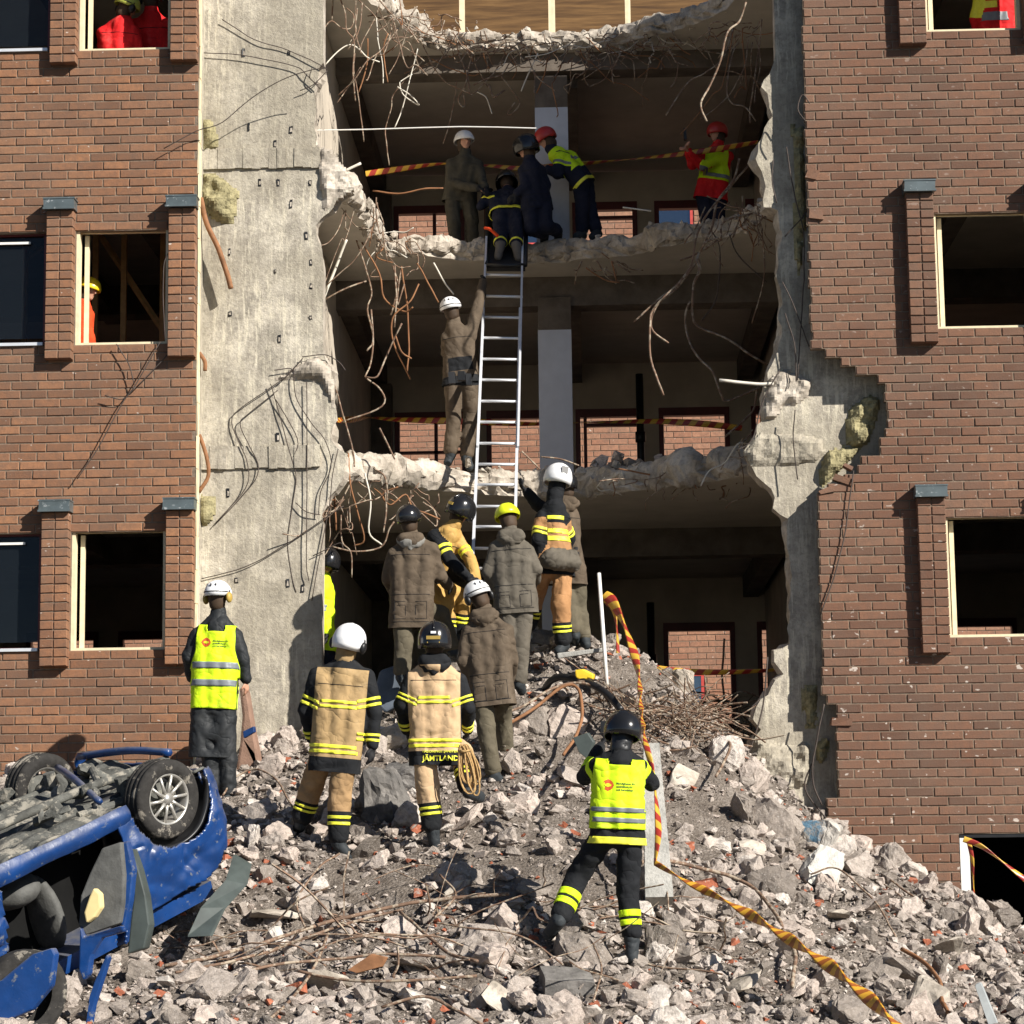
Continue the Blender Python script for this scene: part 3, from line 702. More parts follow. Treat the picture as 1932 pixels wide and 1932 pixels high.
def terr0(x, y):
    x = np.asarray(x, float); y = np.asarray(y, float); sh = x.shape; q = np.stack([x.ravel(), y.ravel()], 1); out = np.empty(len(q))
    for i in range(0, len(q), 20000):
        s_ = q[i:i+20000]; out[i:i+20000] = _k(np.linalg.norm(s_[:, None]-CP[None, :, :2], axis=2))@_W[:_n]+np.c_[np.ones(len(s_)), s_]@_W[_n:]
    return out.reshape(sh)
def terr(x, y):
    z = terr0(x, y); p = np.stack([np.asarray(x, float), np.asarray(y, float), np.zeros_like(z)], -1)
    return z+fbm(p*1.6, 91, 3)*.07+fbm(p*7, 95, 3)*.022-.03
gx = np.arange(-9.5, 9.5, .06); gy = np.arange(-12, 4.4, .06)
X, Y_ = np.meshgrid(gx, gy); Z = terr(X, Y_); Z += fbm(np.stack([X*22, Y_*22, X*0], -1), 99, 3)*.014
nx = len(gx); V = np.stack([X, Y_, Z], -1).reshape(-1, 3)
I = np.arange(nx-1)[None, :]+np.arange(len(gy)-1)[:, None]*nx; I = I.ravel(); Fq = np.stack([I, I+1, I+1+nx, I+nx], 1)
me = bpy.data.meshes.new('rubble_ground'); me.vertices.add(len(V)); me.vertices.foreach_set('co', V.ravel()); me.loops.add(len(Fq)*4); me.loops.foreach_set('vertex_index', Fq.ravel()); me.polygons.add(len(Fq)); me.polygons.foreach_set('loop_start', np.arange(len(Fq))*4); me.update(calc_edges=True); me.validate()
link('rubble_ground', me, SOIL, None, True, 'structure')
def ground(x, y): return float(terr(np.array([x]), np.array([y]))[0])
def onterr(pxx, pyy):
    """first hit of the picture ray with the pile"""
    d = FW+RT*(pxx-966)/F-UP*(pyy-966)/F; ys = np.arange(-11.5, 4.2, .05); t = (ys-CAM[1])/d[1]; P = CAM+d*t[:, None]
    z = terr(P[:, 0], P[:, 1]); k = np.nonzero(P[:, 2] < z)[0]
    return P[k[0]] if len(k) else P[-1]
# dirt patches with few stones, given by picture ellipses
DIRT = [(1000, 1560, 120, 60), (960, 1640, 120, 50), (1330, 1560, 70, 60), (720, 1680, 90, 45), (1080, 1400, 60, 50), (1160, 1280, 90, 30), (1060, 1640, 90, 50)]
def dens(P):
    X, Y = F*((P-CAM)@RT)/((P-CAM)@FW)+966, 966-F*((P-CAM)@UP)/((P-CAM)@FW)
    d = np.ones(len(P))
    for (a, b, c, e) in DIRT: d = np.minimum(d, np.clip(((X-a)/c)**2+((Y-b)/e)**2-.5, .3, 1))
    d = np.where((X < -80) | (X > 2010) | (Y > 2030), .25, d)
    return d
def scatter(n, protos, s0, s1, pw, mat_, name, lift, maxobj=0, label=None, ylo=-9.2, yhi=1.6, rndf=None):
    x = rng.uniform(-7.6, 6.6, n); y = rng.uniform(ylo, yhi, n)
    P = np.stack([x, y, terr(x, y)], 1); keep = (rng.random(n) < dens(P)) & ~((x < -3.97) & (y > -.15)) & ~((x > 2.6) & (y > -.12)) & ~((x < -2.65) & (y > .2)); P = P[keep]; n = len(P)
    s = s0*(1-rng.random(n)*(1-(s1/s0)**(-pw)))**(-1/pw)
    return P, s
vb = []; fb_ = []; 
def emit(P, s, protos, mats, name, lift, flat=.75):
    mb = MB()
    for p, q in zip(P, s):
        V, Fc = protos[rng.integers(len(protos))]; W = (V*q)@rotm().T; W[:, 2] *= flat; mb.add(W+p+[0, 0, q*lift], Fc, 0, rng.random())
    return obj(name, mb, mats, None, kind='stuff')
P, s = scatter(58000, None, .02, .085, 1.9, None, 'x', 0); o = emit(P, s, PROTS, RUBBLE, 'small_rubble', .18); tag(o, 'small grey stones and concrete crumbs covering the whole pile', 'rubble')
P, s = scatter(8200, None, .07, .20, 2.3, None, 'x', 0); o = emit(P, s, PROT, RUBBLE, 'medium_rubble', .2); tag(o, 'fist sized broken concrete pieces spread over the pile', 'rubble')
P, s = scatter(2400, None, .03, .15, 1.8, None, 'x', 0); o = emit(P, s, PROTS, RED_BRICK, 'brick_crumbs', .2); tag(o, 'red brick crumbs sprinkled through the grey rubble', 'rubble')
# the largest pieces are objects of their own
mes = []
for V, Fc in PROTB:
    mb = MB(); mb.add(V, Fc); me = mb.mesh('concrete_chunk'); me.materials.append(RUBBLE); mes.append(me)
P, s = scatter(1900, None, .15, .40, 3.0, None, 'x', 0)
px_, py_ = F*((P-CAM)@RT)/((P-CAM)@FW)+966, 966-F*((P-CAM)@UP)/((P-CAM)@FW)
vis = (px_ > -40) & (px_ < 1975) & (py_ > 1200) & (py_ < 1990)
P, s = P[vis], s[vis]
k = np.argsort(-s)[:285]
for p, q in zip(P[k], s[k]):
    o = bpy.data.objects.new('concrete_chunk', mes[rng.integers(18)]); COL.objects.link(o); R = rotm()
    o.matrix_world = Matrix.Translation((p[0], p[1], p[2]+q*.16)) @ Matrix([list(map(float, r))+[0] for r in R.tolist()]+[[0, 0, 0, 1]]) @ Matrix.Diagonal((q*rng.uniform(.8, 1.2), q, q*rng.uniform(.7, 1.1), 1))
    u, v = pr(p)
    col_ = 'at the far left' if u < 480 else 'left of centre' if u < 900 else 'right of centre' if u < 1350 else 'at the far right'; row_ = 'upper slope' if v < 1550 else 'middle slope' if v < 1760 else 'foot'
    tag(o, '%s broken concrete chunk on the %s of the rubble, %s' % ('large' if q > .26 else 'jagged' if q > .2 else 'smaller', row_, col_), 'concrete chunk', 'loose concrete chunks on the rubble pile')
if len(P) > 285:
    k2 = np.argsort(-s)[285:]; o = emit(P[k2], s[k2], PROTB, RUBBLE, 'broken_concrete', .16); tag(o, 'further broken concrete pieces filling the pile', 'rubble')
def big(pxx, pyy, w, h, label, seed, mat_=RUBBLE, lift=.25, rot=(0, 0, 0), dpt=None, k=14, cat='concrete chunk', Y=None, am=.035):
    p = onterr(pxx, pyy) if Y is None else at(pxx, pyy, Y); sc_ = F/((p-CAM)@FW); W, H = w/sc_, h/sc_; D = dpt or W*.8
    V, Fc = chunkmesh((W*1.12, D, H*1.12), seed, 5, k, am); R = np.array(Matrix.Rotation(rot[2], 3, 'Z') @ Matrix.Rotation(rot[1], 3, 'Y') @ Matrix.Rotation(rot[0], 3, 'X'))
    mb = MB(); mb.add(V@R.T+p+[0, D*.1, H*lift], Fc, 0, rng.random())
    return single('concrete_chunk', mb, mat_, label, cat)
BLUEC = plain('blue_sprayed_concrete', (.42, .39, .35), .9, .15, var=.25, sc=9, bump=.5, wear=((.16, .30, .42), 3, .52))
BOULD = concrete('dark_boulder_stone', (.10, .095, .09), (.15, .14, .13), (.22, .205, .19), False, 14)
WHITEC = plain('pale_concrete', (.56, .54, .49), .9, .15, var=.12, sc=9, bump=.5)
big(720, 1545, 90, 130, 'large dark sided boulder between the two tan jacketed firefighters', 301, BOULD, .25, (0, 0, .4), .5)
big(775, 1500, 110, 90, 'dark slab block leaning behind the large boulder', 302, BOULD, .2, (.2, .3, 0))
big(742, 1415, 70, 55, 'pale pink smooth boulder right of the left firefighter', 303, BROKEN, .3)
big(1372, 1445, 68, 72, 'rounded grey boulder under the tangle of reinforcement bars', 304, RUBBLE, .3, k=22)
big(1550, 1600, 80, 75, 'grey boulder with a blue painted streak near the brick wall', 305, BLUEC, .2)
big(1555, 1665, 70, 95, 'bright white faced block leaning on the right slope', 306, WHITEC, .2, (0, .5, .3))
big(1465, 1570, 105, 80, 'large tilted grey block below the broken wall foot', 307, RUBBLE, .2, (.2, .5, 0))
big(1455, 1690, 100, 85, 'broad rounded block in the middle of the right slope', 308, RUBBLE, .15, k=20)
big(1100, 1820, 120, 85, 'large flat faced block with a joint line near the bottom', 309, RUBBLE, .15, (0, .2, .2))
big(1255, 1800, 75, 75, 'rounded grey chunk below the photographing firefighter', 311, RUBBLE, .2, k=20)
big(980, 1235, 90, 110, 'pale pink boulder on the crest beside the brown trousered rescuer', 312, BROKEN, .1)
big(1015, 1215, 75, 40, 'blackened rock on the crest under the pale debris', 313, BOULD, .2)
big(1010, 1380, 60, 65, 'upright grey block left of the bent hose', 314, RUBBLE, .2)
big(1070, 1375, 80, 80, 'brown stained boulder right of the upright grey block', 315, RUBBLE, .1)
big(975, 1530, 85, 60, 'pale flat boulder half buried in the brown dirt', 316, RUBBLE, .05, k=18)
big(1285, 1305, 50, 60, 'pinkish boulder lying in the bar tangle under the opening', 317, BROKEN, .2)
big(920, 1785, 110, 75, 'wide grey chunk left of the flat faced block', 318, RUBBLE, .1)
big(505, 1400, 50, 40, 'pale lump at the foot of the bare concrete wall', 319, BROKEN, .3)
def blockbox(pxx, pyy, w, h, d, label, mat_, rot, lift=.4, name='concrete_block', cat='block', Y=None, seg=0):
    p = onterr(pxx, pyy) if Y is None else at(pxx, pyy, Y); sc_ = F/((p-CAM)@FW); W, H = w/sc_, h/sc_
    bm = bmesh.new(); bmesh.ops.create_cube(bm, size=1)
    for v in bm.verts: v.co.x *= W; v.co.y *= d; v.co.z *= H
    bmesh.ops.bevel(bm, geom=bm.edges, offset=min(W, d, H)*.06, segments=1); bmesh.ops.triangulate(bm, faces=bm.faces); bmesh.ops.subdivide_edges(bm, edges=bm.edges, cuts=2, use_grid_fill=True)
    R = Matrix.Rotation(rot[2], 3, 'Z') @ Matrix.Rotation(rot[1], 3, 'Y') @ Matrix.Rotation(rot[0], 3, 'X')
    P_ = np.array([v.co[:] for v in bm.verts]); P_ += vn3(P_*14, rng.integers(99))*min(W, d, H)*.05; bm.verts.index_update()
    mb = MB(); mb.add(P_@np.array(R).T+p+[0, d*.2, H*lift], [tuple(v.index for v in f.verts) for f in bm.faces], 0, rng.random()); bm.free()
    return single(name, mb, mat_, label, cat)
blockbox(1068, 1880, 92, 48, .3, 'brown grey stone kerb block near the bottom centre', BOULD, (.3, .05, .2))
POST = concrete('pale_post_concrete', (.30, .295, .27), (.38, .37, .34), (.46, .445, .41), False, 40)
# tall pale kerb stone standing beside the photographer
pa = at(1243, 1700, -4.6); pb = at(1228, 1410, -3.9)
mb = MB(); R = Vector((pb-pa).tolist()).to_track_quat('Z', 'Y').to_matrix(); L_ = float(np.linalg.norm(pb-pa))
for i in range(14):
    w0 = .115-.0035*i; mb.box((-w0, -.07, L_*i/14), (w0*.96, .07, L_*(i+1)/14), 0, None, .0, R, pa)
single('concrete_post', mb, POST, 'tall pale concrete post leaning on the slope beside the photographing firefighter', 'post')
# flat slab fragments and splintered timber
for i, (x, y) in enumerate([(560, 1560), (690, 1620), (860, 1700), (780, 1830), (940, 1900), (1010, 1690), (1150, 1540), (1330, 1750), (1400, 1870), (1500, 1880), (1580, 1740), (1700, 1850), (1790, 1800), (1650, 1720), (620, 1870), (400, 1880), (520, 1740), (1090, 1480), (1290, 1480), (1240, 1900), (1750, 1900), (880, 1560), (1420, 1610), (1060, 1760)]):
    p = onterr(x, y); V, Fc = chunkmesh((1, .75, .2), 400+i, 1, 16, .02); q = rng.uniform(.28, .5); R = np.array(Matrix.Rotation(rng.uniform(-3, 3), 3, 'Z') @ Matrix.Rotation(rng.uniform(-.7, .7), 3, 'Y') @ Matrix.Rotation(rng.uniform(-.2, .8), 3, 'X'))
    mb = MB(); mb.add(V*q@R.T+p+[0, -.02, .06], Fc, 0, rng.random()); tag_ = 'at the left' if x < 700 else 'in the middle' if x < 1250 else 'at the right'
    single('slab_fragment', mb, [BROKEN, RUBBLE, POSTM][i % 3] if False else [BROKEN, RUBBLE][i % 2], '%s flat slab fragment tilted among the rubble chunks %s' % (('pale', 'grey')[i % 2], tag_), 'slab fragment', 'flat slab fragments in the rubble')
# loose bricks
BB = [(1285, 1605, 45, .1), (1330, 1675, 42, -.2), (470, 1672, 28, .6), (498, 1672, 30, -.5), (505, 1630, 20, .3), (535, 1635, 18, 1), (552, 1878, 50, -.3), (1098, 1825, 26, 1.4), (605, 1790, 20, .2), (1085, 1575, 20, .5), (878, 1640, 24, .2), (1008, 1775, 22, .4), (1035, 1765, 16, .8), (930, 1870, 26, .4), (1180, 1862, 28, .9), (230, 1880, 30, .7), (470, 1905, 24, .4), (1720, 1665, 22, .1), (1365, 1850, 18, .4), (1385, 1845, 14, 1.2), (1450, 1930, 20, .3), (1595, 1895, 20, .2), (700, 1890, 18, 1.2), (760, 1890, 16, .4), (1650, 1800, 14, .4), (870, 1660, 24, -.4), (1150, 1700, 18, .2), (690, 1690, 14, .1), (340, 1780, 16, .8), (812, 1642, 12, .3), (1220, 1530, 12, .4), (1120, 1900, 22, -.3), (1310, 1900, 20, .6), (1700, 1900, 22, .2), (1540, 1800, 16, .6), (1830, 1880, 18, 1.0), (590, 1925, 20, .1), (1340, 1640, 16, .2), (1190, 1240, 14, .3), (660, 1760, 16, .6), (640, 1650, 10, .1)]
for (x, y, w, r) in BB:
    p = onterr(x, y); sc_ = F/((p-CAM)@FW); W = w/sc_; mb = MB(); V, Fc = chunkmesh((W, W*.5, W*.42), int(rng.integers(999)), 0, 26)
    mb.box((-W/2, -W*.24, -W*.19), (W/2, W*.24, W*.19), 0, None, W*.035); R = Matrix.Rotation(rng.uniform(-.5, .5), 3, 'Z') @ Matrix.Rotation(r, 3, 'Y') @ Matrix.Rotation(rng.uniform(-.3, .5), 3, 'X')
    v = np.concatenate(mb.v)@np.array(R).T+p+[0, .02, W*.16]; m2 = MB(); m2.add(v, mb.f)
    single('loose_brick', m2, RED_BRICK, 'chipped red %s lying loose on the %s side of the grey rubble' % ('brick' if w > 23 else 'brick half', 'far left' if x < 500 else 'left' if x < 900 else 'middle' if x < 1250 else 'right'), 'brick', 'loose red bricks on the rubble pile')
# ------------------------------------------------------------------ people
def cloth(name, c, rough=.85, var=.2, wv=220, spec=.15, dirt=.35):
    m, nt, b = mat(name, rough, spec); n = NB(nt); v = n.geo()
    k = n.noise(v, 7, 5, .6); cc = n.ramp(k, [(.3, tuple(x*(1-var) for x in c)), (.7, tuple(min(1, x*(1+var)) for x in c))])
    d = n.ramp(n.noise(v, 3.5, 6, .7), [(.55, G(0)), (.8, G(dirt*min(1, 3*max(c)+.12)))]); cc = n.mix(d, cc, (.28, .25, .20))
    n.col(cc)
    x = n.node('ShaderNodeMapping'); n.inp(x.inputs[0], v); x.inputs['Scale'].default_value = (1, 1, 1.5); x.inputs['Rotation'].default_value = (.6, .7, 0)
    a_ = n.math('ABSOLUTE', n.math('SUBTRACT', n.noise(x.outputs[0], 4.2, 2, .5), .5)); x = n.node('ShaderNodeMapping'); n.inp(x.inputs[0], v); x.inputs['Scale'].default_value = (1, 1, .8); x.inputs['Rotation'].default_value = (-.5, -.6, 0)
    b_ = n.math('ABSOLUTE', n.math('SUBTRACT', n.noise(x.outputs[0], 7.5, 2, .5), .5))
    h = n.math('ADD', n.math('ADD', n.math('POWER', a_, .6), n.math('MULTIPLY', n.math('POWER', b_, .6), .5)), n.math('MULTIPLY', n.noise(v, wv, 2), .03))
    n.bump(h, .55, .035); return m
C_BROWN = cloth('brown_jacket_cloth', (.098, .074, .052)); C_OLIVE = cloth('olive_trouser_cloth', (.105, .090, .062)); C_GREY = cloth('grey_brown_cloth', (.110, .096, .076))
C_TAN = cloth('tan_turnout_cloth', (.36, .245, .12)); C_TANL = cloth('pale_tan_turnout_cloth', (.50, .345, .20)); C_TROU = cloth('tan_trouser_cloth', (.33, .21, .105)); C_ORT = cloth('orange_tan_cloth', (.36, .19, .085)); C_YEL = cloth('golden_turnout_cloth', (.48, .29, .09))
C_BLK = cloth('black_turnout_cloth', (.015, .016, .018)); C_COAT = cloth('black_rubber_coat', (.020, .022, .024), .62, .2, 60, .25); C_NAVY = cloth('navy_cloth', (.016, .018, .032)); C_DKOL = cloth('dark_olive_overall', (.062, .056, .042))
C_RED = cloth('red_jacket_cloth', (.62, .018, .02), .7); C_ORG = cloth('orange_red_cloth', (.65, .07, .02)); C_BOOT = cloth('grey_black_boot', (.035, .040, .044), .6); C_HV = cloth('high_visibility_yellow', (.62, .86, .02), .6, .05, 300)
C_STR = plain('yellow_reflective_stripe', (.80, .78, .06), .5, .4, var=.12, sc=30); C_SIL = plain('silver_reflective_stripe', (.17, .185, .20), .45, .5, var=.12, sc=20)
H_WHT = plain('white_helmet_shell', (.80, .80, .80), .3, .5, var=.05, sc=10); H_BLK = plain('black_helmet_shell', (.012, .012, .013), .18, .6, var=.2); H_YEL = plain('yellow_helmet_shell', (.72, .80, .02), .35, .5, var=.08); H_RED = plain('red_helmet_shell', (.42, .03, .025), .35, .5, var=.1); H_OYE = plain('deep_yellow_helmet_shell', (.85, .62, .02), .35, .5, var=.05); H_LIM = plain('lime_helmet_shell', (.40, .45, .08), .4, .5, var=.2)
GOLD = plain('ear_cup_ochre', (.40, .27, .06), .5, .4); GLV = cloth('black_glove', (.02, .02, .022), .7); HAIR = plain('dark_hair', (.055, .034, .02), .7, .3); EYE = plain('eye_white', (.5, .48, .45), .3, .5); LIP = plain('lip', (.35, .12, .09), .5, .3)

def nrm(v): v = np.asarray(v, float); return v/(np.linalg.norm(v)+1e-12)
def capsule(p0, r0, p1, r1, n=12, sq=None):
    """tapered capsule; sq=(axis, factor) flattens along an axis"""
    p0 = np.asarray(p0, float); p1 = np.asarray(p1, float); d = p1-p0; L = np.linalg.norm(d); T = d/L if L > 1e-6 else np.array([0, 0, 1.])
    a = np.array([1., 0, 0]) if abs(T[0]) < .8 else np.array([0, 1., 0]); N = nrm(np.cross(T, a)); B = np.cross(T, N)
    ring = []
    for k in (-80, -50, -20): ring.append((p0+T*r0*math.sin(math.radians(k)), r0*math.cos(math.radians(k))))
    for k in (20, 50, 80): ring.append((p1+T*r1*math.sin(math.radians(k)), r1*math.cos(math.radians(k))))
    V = [c+r*(math.cos(2*math.pi*j/n)*N+math.sin(2*math.pi*j/n)*B) for c, r in ring for j in range(n)]
    k = len(ring); Fc = [(i*n+j, i*n+(j+1) % n, (i+1)*n+(j+1) % n, (i+1)*n+j) for i in range(k-1) for j in range(n)]+[tuple(range(n))[::-1], tuple((k-1)*n+j for j in range(n))]
    V = np.array(V)
    if sq: ax, f_ = sq; c = (p0+p1)/2; ax = nrm(ax); V = V-np.outer((V-c)@ax, ax)*(1-f_)
    return V, Fc
def ellip(c, ax, r, n=16, m=10):
    V = []
    for i in range(m+1):
        t = math.pi*(i+.02)/(m+.04)
        for j in range(n):
            a = 2*math.pi*j/n; V.append(c+ax[0]*r[0]*math.sin(t)*math.cos(a)+ax[1]*r[1]*math.sin(t)*math.sin(a)+ax[2]*r[2]*math.cos(t))
    Fc = [(i*n+j, (i+1)*n+j, (i+1)*n+(j+1) % n, i*n+(j+1) % n) for i in range(m) for j in range(n)]+[tuple(range(n)), tuple(m*n+j for j in range(n))[::-1]]
    return np.array(V), Fc
FR = np.array(Matrix.Rotation(.7, 3, 'Y') @ Matrix.Rotation(.4, 3, 'X'))@np.diag([1, 1, 1.3])
def blend(prims, vox, smooth, seed, fold=0, fsc=9, dirn=None):
    """one continuous skin over overlapping solids: (verts Nx3, faces)"""
    mb = MB()
    for V, Fc in prims: mb.add(V, Fc)
    me = mb.mesh('t'); fixed = bmesh.new(); fixed.from_mesh(me); bmesh.ops.recalc_face_normals(fixed, faces=fixed.faces); fixed.to_mesh(me); fixed.free()
    o = bpy.data.objects.new('t', me); TMP.objects.link(o)
    m = o.modifiers.new('r', 'REMESH'); m.mode = 'VOXEL'; m.voxel_size = vox
    if smooth: s_ = o.modifiers.new('s', 'SMOOTH'); s_.factor = .6; s_.iterations = smooth
    TVL.update(); dg = TVL.depsgraph; e = o.evaluated_get(dg); m2 = bpy.data.meshes.new_from_object(e)
    bpy.data.objects.remove(o); bpy.data.meshes.remove(me)
    if fold and len(m2.vertices):
        P = np.empty(len(m2.vertices)*3); m2.vertices.foreach_get('co', P); P = P.reshape(-1, 3); Nn = np.empty(len(m2.vertices)*3); m2.vertices.foreach_get('normal', Nn); Nn = Nn.reshape(-1, 3)
        w = vn3(P*3.1, seed)*.25
        q = (P+w*1.3)@FR*fsc
        a = 1-2.4*np.abs(vn(q, seed+3)); b_ = 1-2.4*np.abs(vn(q*2.3+5, seed+4)); P = P+Nn*((np.maximum(a, -.4)*.7+np.maximum(b_, -.4)*.3)*fold)[:, None]; m2.vertices.foreach_set('co', P.ravel()); m2.update()
    return m2
TSC = bpy.data.scenes.new('work'); TMP = TSC.collection; TVL = TSC.view_layers[0]
def hand_prims(w, d, palm_n, side, curl, s=1.0, grow=0):
    """five separate bent fingers on a palm; w wrist, d direction of the hand, palm_n palm normal"""
    d = nrm(d); pn = nrm(palm_n-d*(palm_n@d)); lat = np.cross(d, pn)*side
    out = [capsule(w+d*.012, .026+grow, w+d*.075*s, .036+grow, 10, (pn, .55))]
    for i, (o_, L) in enumerate([(-.030, .062), (-.010, .074), (.011, .068), (.030, .052)]):
        b = w+d*.088*s+lat*o_; c = math.radians(curl*(.8+.12*i)); d1 = d*math.cos(c*.5)+pn*math.sin(c*.5); d2 = d*math.cos(c*1.2)+pn*math.sin(c*1.2)
        m_ = b+d1*L*.55; out += [capsule(b-d*.02, .0105+grow, m_, .0095+grow, 8), capsule(m_, .0095+grow, m_+d2*L*.55, .008+grow, 8)]
    tb = w+d*.03-lat*.028; t1 = nrm(d*.7-lat*.75+pn*.3); tm = tb+t1*.045; out += [capsule(tb, .014+grow, tm, .0115+grow, 8), capsule(tm, .0115+grow, tm+nrm(d+pn*.5)*.032, .0095+grow, 8)]
    return out
RTV = [None]
def cut(me, zones, frames):
    """zones: list of (name, mat, region, t0, t1, u0, u1). returns region/material painting and crisp borders"""
    bm = bmesh.new(); bm.from_mesh(me)
    def regof(c):
        best = None; bd = 9
        for nm, (p, q, r) in frames.items():
            d = q-p; t = max(0, min(1, (c-p).dot(d)/d.dot(d))); dd = (c-(p+d*t)).length-r
            if dd < bd: bd = dd; best = nm
        return best
    planes = set()
    for z in zones:
        for reg in z['reg']:
            p, q, r = frames[reg]
            for t in z['t']: planes.add((reg, round(t, 4)))
    for z in zones:
        if z.get('panel'):
            p, q, r = frames['torso']
            for t in z['t']: bmesh.ops.bisect_plane(bm, geom=bm.faces[:]+bm.edges[:]+bm.verts[:], plane_co=p+(q-p)*t, plane_no=(q-p).normalized())
            for u in z['u']: bmesh.ops.bisect_plane(bm, geom=bm.faces[:]+bm.edges[:]+bm.verts[:], plane_co=p+RTV[0]*u, plane_no=RTV[0])
    regs = {}
    for reg, t in sorted(planes):
        p, q, r = frames[reg]; pl = p+(q-p)*t; nn = (q-p).normalized()
        fs = [f for f in bm.faces if regof(f.calc_center_median()) == reg]
        g = set(fs)
        for f in fs: g.update(f.edges); g.update(f.verts)
        bmesh.ops.bisect_plane(bm, geom=list(g), plane_co=pl, plane_no=nn)
    return bm, regof
def person(name_label, Y, J, spec, seed, group=None, cat='person'):
    """J: joints in picture points (x,y,dy). spec: clothing"""
    W = {k: Vector(at(v[0], v[1], Y+(v[2] if len(v) > 2 else 0)).tolist()) for k, v in J.items()}
    A = lambda k: np.array(W[k])
    nk, pv, ls, rs, hd = A('neck'), A('pelvis'), A('ls'), A('rs'), A('head')
    up = nrm(nk-pv); ls = ls-up*.035; rs = rs-up*.035; W['ls'] = Vector(ls); W['rs'] = Vector(rs); rt = nrm(rs-ls); rt = nrm(rt-up*(rt@up)); fwd = np.cross(up, rt)
    if spec.get('front'): fwd = -fwd
    sc_ = spec.get('s', 1.0)
    hl, hr = pv-rt*.10*sc_, pv+rt*.10*sc_
    base = min([W[k] for k in W if 'ank' in k] or [W['pelvis']], key=lambda v: v.z)
    T = thing('person', name_label, cat, base-Vector((0, 0, .1)), group)
    off = worg(T); U = spec.get('look'); U = nrm(np.array(U)) if U is not None else fwd
    hup = nrm(hd-nk); hf = nrm(U-hup*(U@hup)); hs = np.cross(hf, hup)
    # --- body: one continuous surface (head, neck, trunk, limbs, hands)
    B = [ellip(hd, (hs, hf, hup), (.078, .096, .112)), capsule(hd-hup*.05+hf*.03, .058, hd-hup*.075+hf*.055, .035), capsule(nk-up*.02, .062, hd-hup*.05-hf*.015, .056),
         capsule(hd+hf*.09+hup*.012, .010, hd+hf*.112-hup*.022, .016, 8), capsule(hd+hf*.085-hup*.052-hs*.014, .009, hd+hf*.085-hup*.052+hs*.014, .009, 8),
         capsule(hd+hf*.088+hup*.03-hs*.035, .010, hd+hf*.088+hup*.03+hs*.035, .010, 8)]
    for q in (-1, 1): B.append(capsule(hd+hs*q*.078+hup*.015, .018, hd+hs*q*.08-hup*.02, .013, 8, (hs, .5)))
    B += [capsule(ls+rt*.05, .06, rs-rt*.05, .06), capsule(nk-up*.12, .10, pv+up*.05, .09), capsule(hl, .08, hr, .08)]
    curl = spec.get('curl', 45); legs = []; arms = []
    for sd_, sh, e_, w_ in ((-1, 'ls', 'le', 'lw'), (1, 'rs', 're', 'rw')):
        if e_ not in W: continue
        a, b_, c = A(sh), A(e_), A(w_); arms.append((sd_, a, b_, c)); hdr = nrm(c-b_); pn = nrm(-rt*sd_*.8+fwd*.4-up*.1)
        if spec.get('palm') is not None: pn = nrm(np.array(spec['palm']))
        B += [capsule(a, .045, b_, .038), capsule(b_, .038, c, .026)]+hand_prims(c, hdr, pn, sd_, curl, 1.0)
    for sd_, hp, k_, n_, t_ in ((-1, hl, 'lk', 'lank', 'ltoe'), (1, hr, 'rk', 'rank', 'rtoe')):
        if k_ not in W: continue
        a, b_, c = hp, A(k_), A(n_); tt = A(t_) if t_ in W else c+np.array([0, .16, -.07]); legs.append((sd_, a, b_, c, tt))
        B += [capsule(a, .075, b_, .05), capsule(b_, .048, c, .034), capsule(c, .036, tt, .026)]
    me = blend(B, .0115, 2, seed)
    o = link('body', me, SKIN, T, True); me.transform(Matrix.Translation(-off))
    # eyes, mouth
    mbx = MB()
    for q in (-1, 1):
        V, Fc = ellip(hd+hf*.085+hup*.012+hs*q*.030, (hs, hf, hup), (.013, .010, .008), 8, 6); mbx.add(V, Fc); V, Fc = ellip(hd+hf*.094+hup*.012+hs*q*.030, (hs, hf, hup), (.005, .003, .005), 6, 4); mbx.add(V, Fc, 1)
    obj('eyes', mbx, [EYE, HAIR], T, True)
    # --- jacket
    vx = spec.get('vox', .017); hem = spec.get('hem', .12); jm = spec['jacket']; br_ = spec.get('bulk', 1.0)
    R = [capsule(ls+rt*.02-up*.02, .080*br_, rs-rt*.02-up*.02, .080*br_), capsule(nk-up*.035-rt*.02, .082, ls+rt*.01, .070), capsule(nk-up*.035+rt*.02, .082, rs-rt*.01, .070)]
    for q, sh, hp in ((-1, ls, hl), (1, rs, hr)):
        i = sh-rt*q*.055
        R += [capsule(i-up*.05, .105*br_, (i+hp)/2-rt*q*.01, .118*br_), capsule((i+hp)/2-rt*q*.01, .118*br_, hp-up*hem*.35, .122*br_), capsule(hp, .122*br_, hp-up*hem+rt*q*.015, .112*br_)]
    R += [capsule(hl-up*hem*.5+rt*.02, .118*br_, hr-up*hem*.5-rt*.02, .118*br_), capsule(hl-up*hem+rt*.02, .118*br_, hr-up*hem-rt*.02, .118*br_)]
    c0 = nk-up*.1; R += [capsule(c0, .125*br_, (c0+pv)/2, .128*br_), capsule((c0+pv)/2, .128*br_, pv, .12*br_), capsule(nk-up*.03, .085, nk+up*.045, .074)]
    if spec.get('hood'): R += [capsule(nk-fwd*.075-up*.02-rt*.07, .062, nk-fwd*.075-up*.02+rt*.07, .062), capsule(nk-fwd*.10-up*.07-rt*.03, .05, nk-fwd*.10-up*.07+rt*.03, .05)]
    for sd_, a, b_, c in arms: R += [capsule(a, .080*br_, b_, .066*br_), capsule(b_, .067*br_, c-nrm(c-b_)*.02, .052*br_)]
    me = blend(R, vx, 3, seed+1, spec.get('fold', .013), 4)
    fr = {'torso': (Vector(pv-up*hem), Vector(nk), .10)}
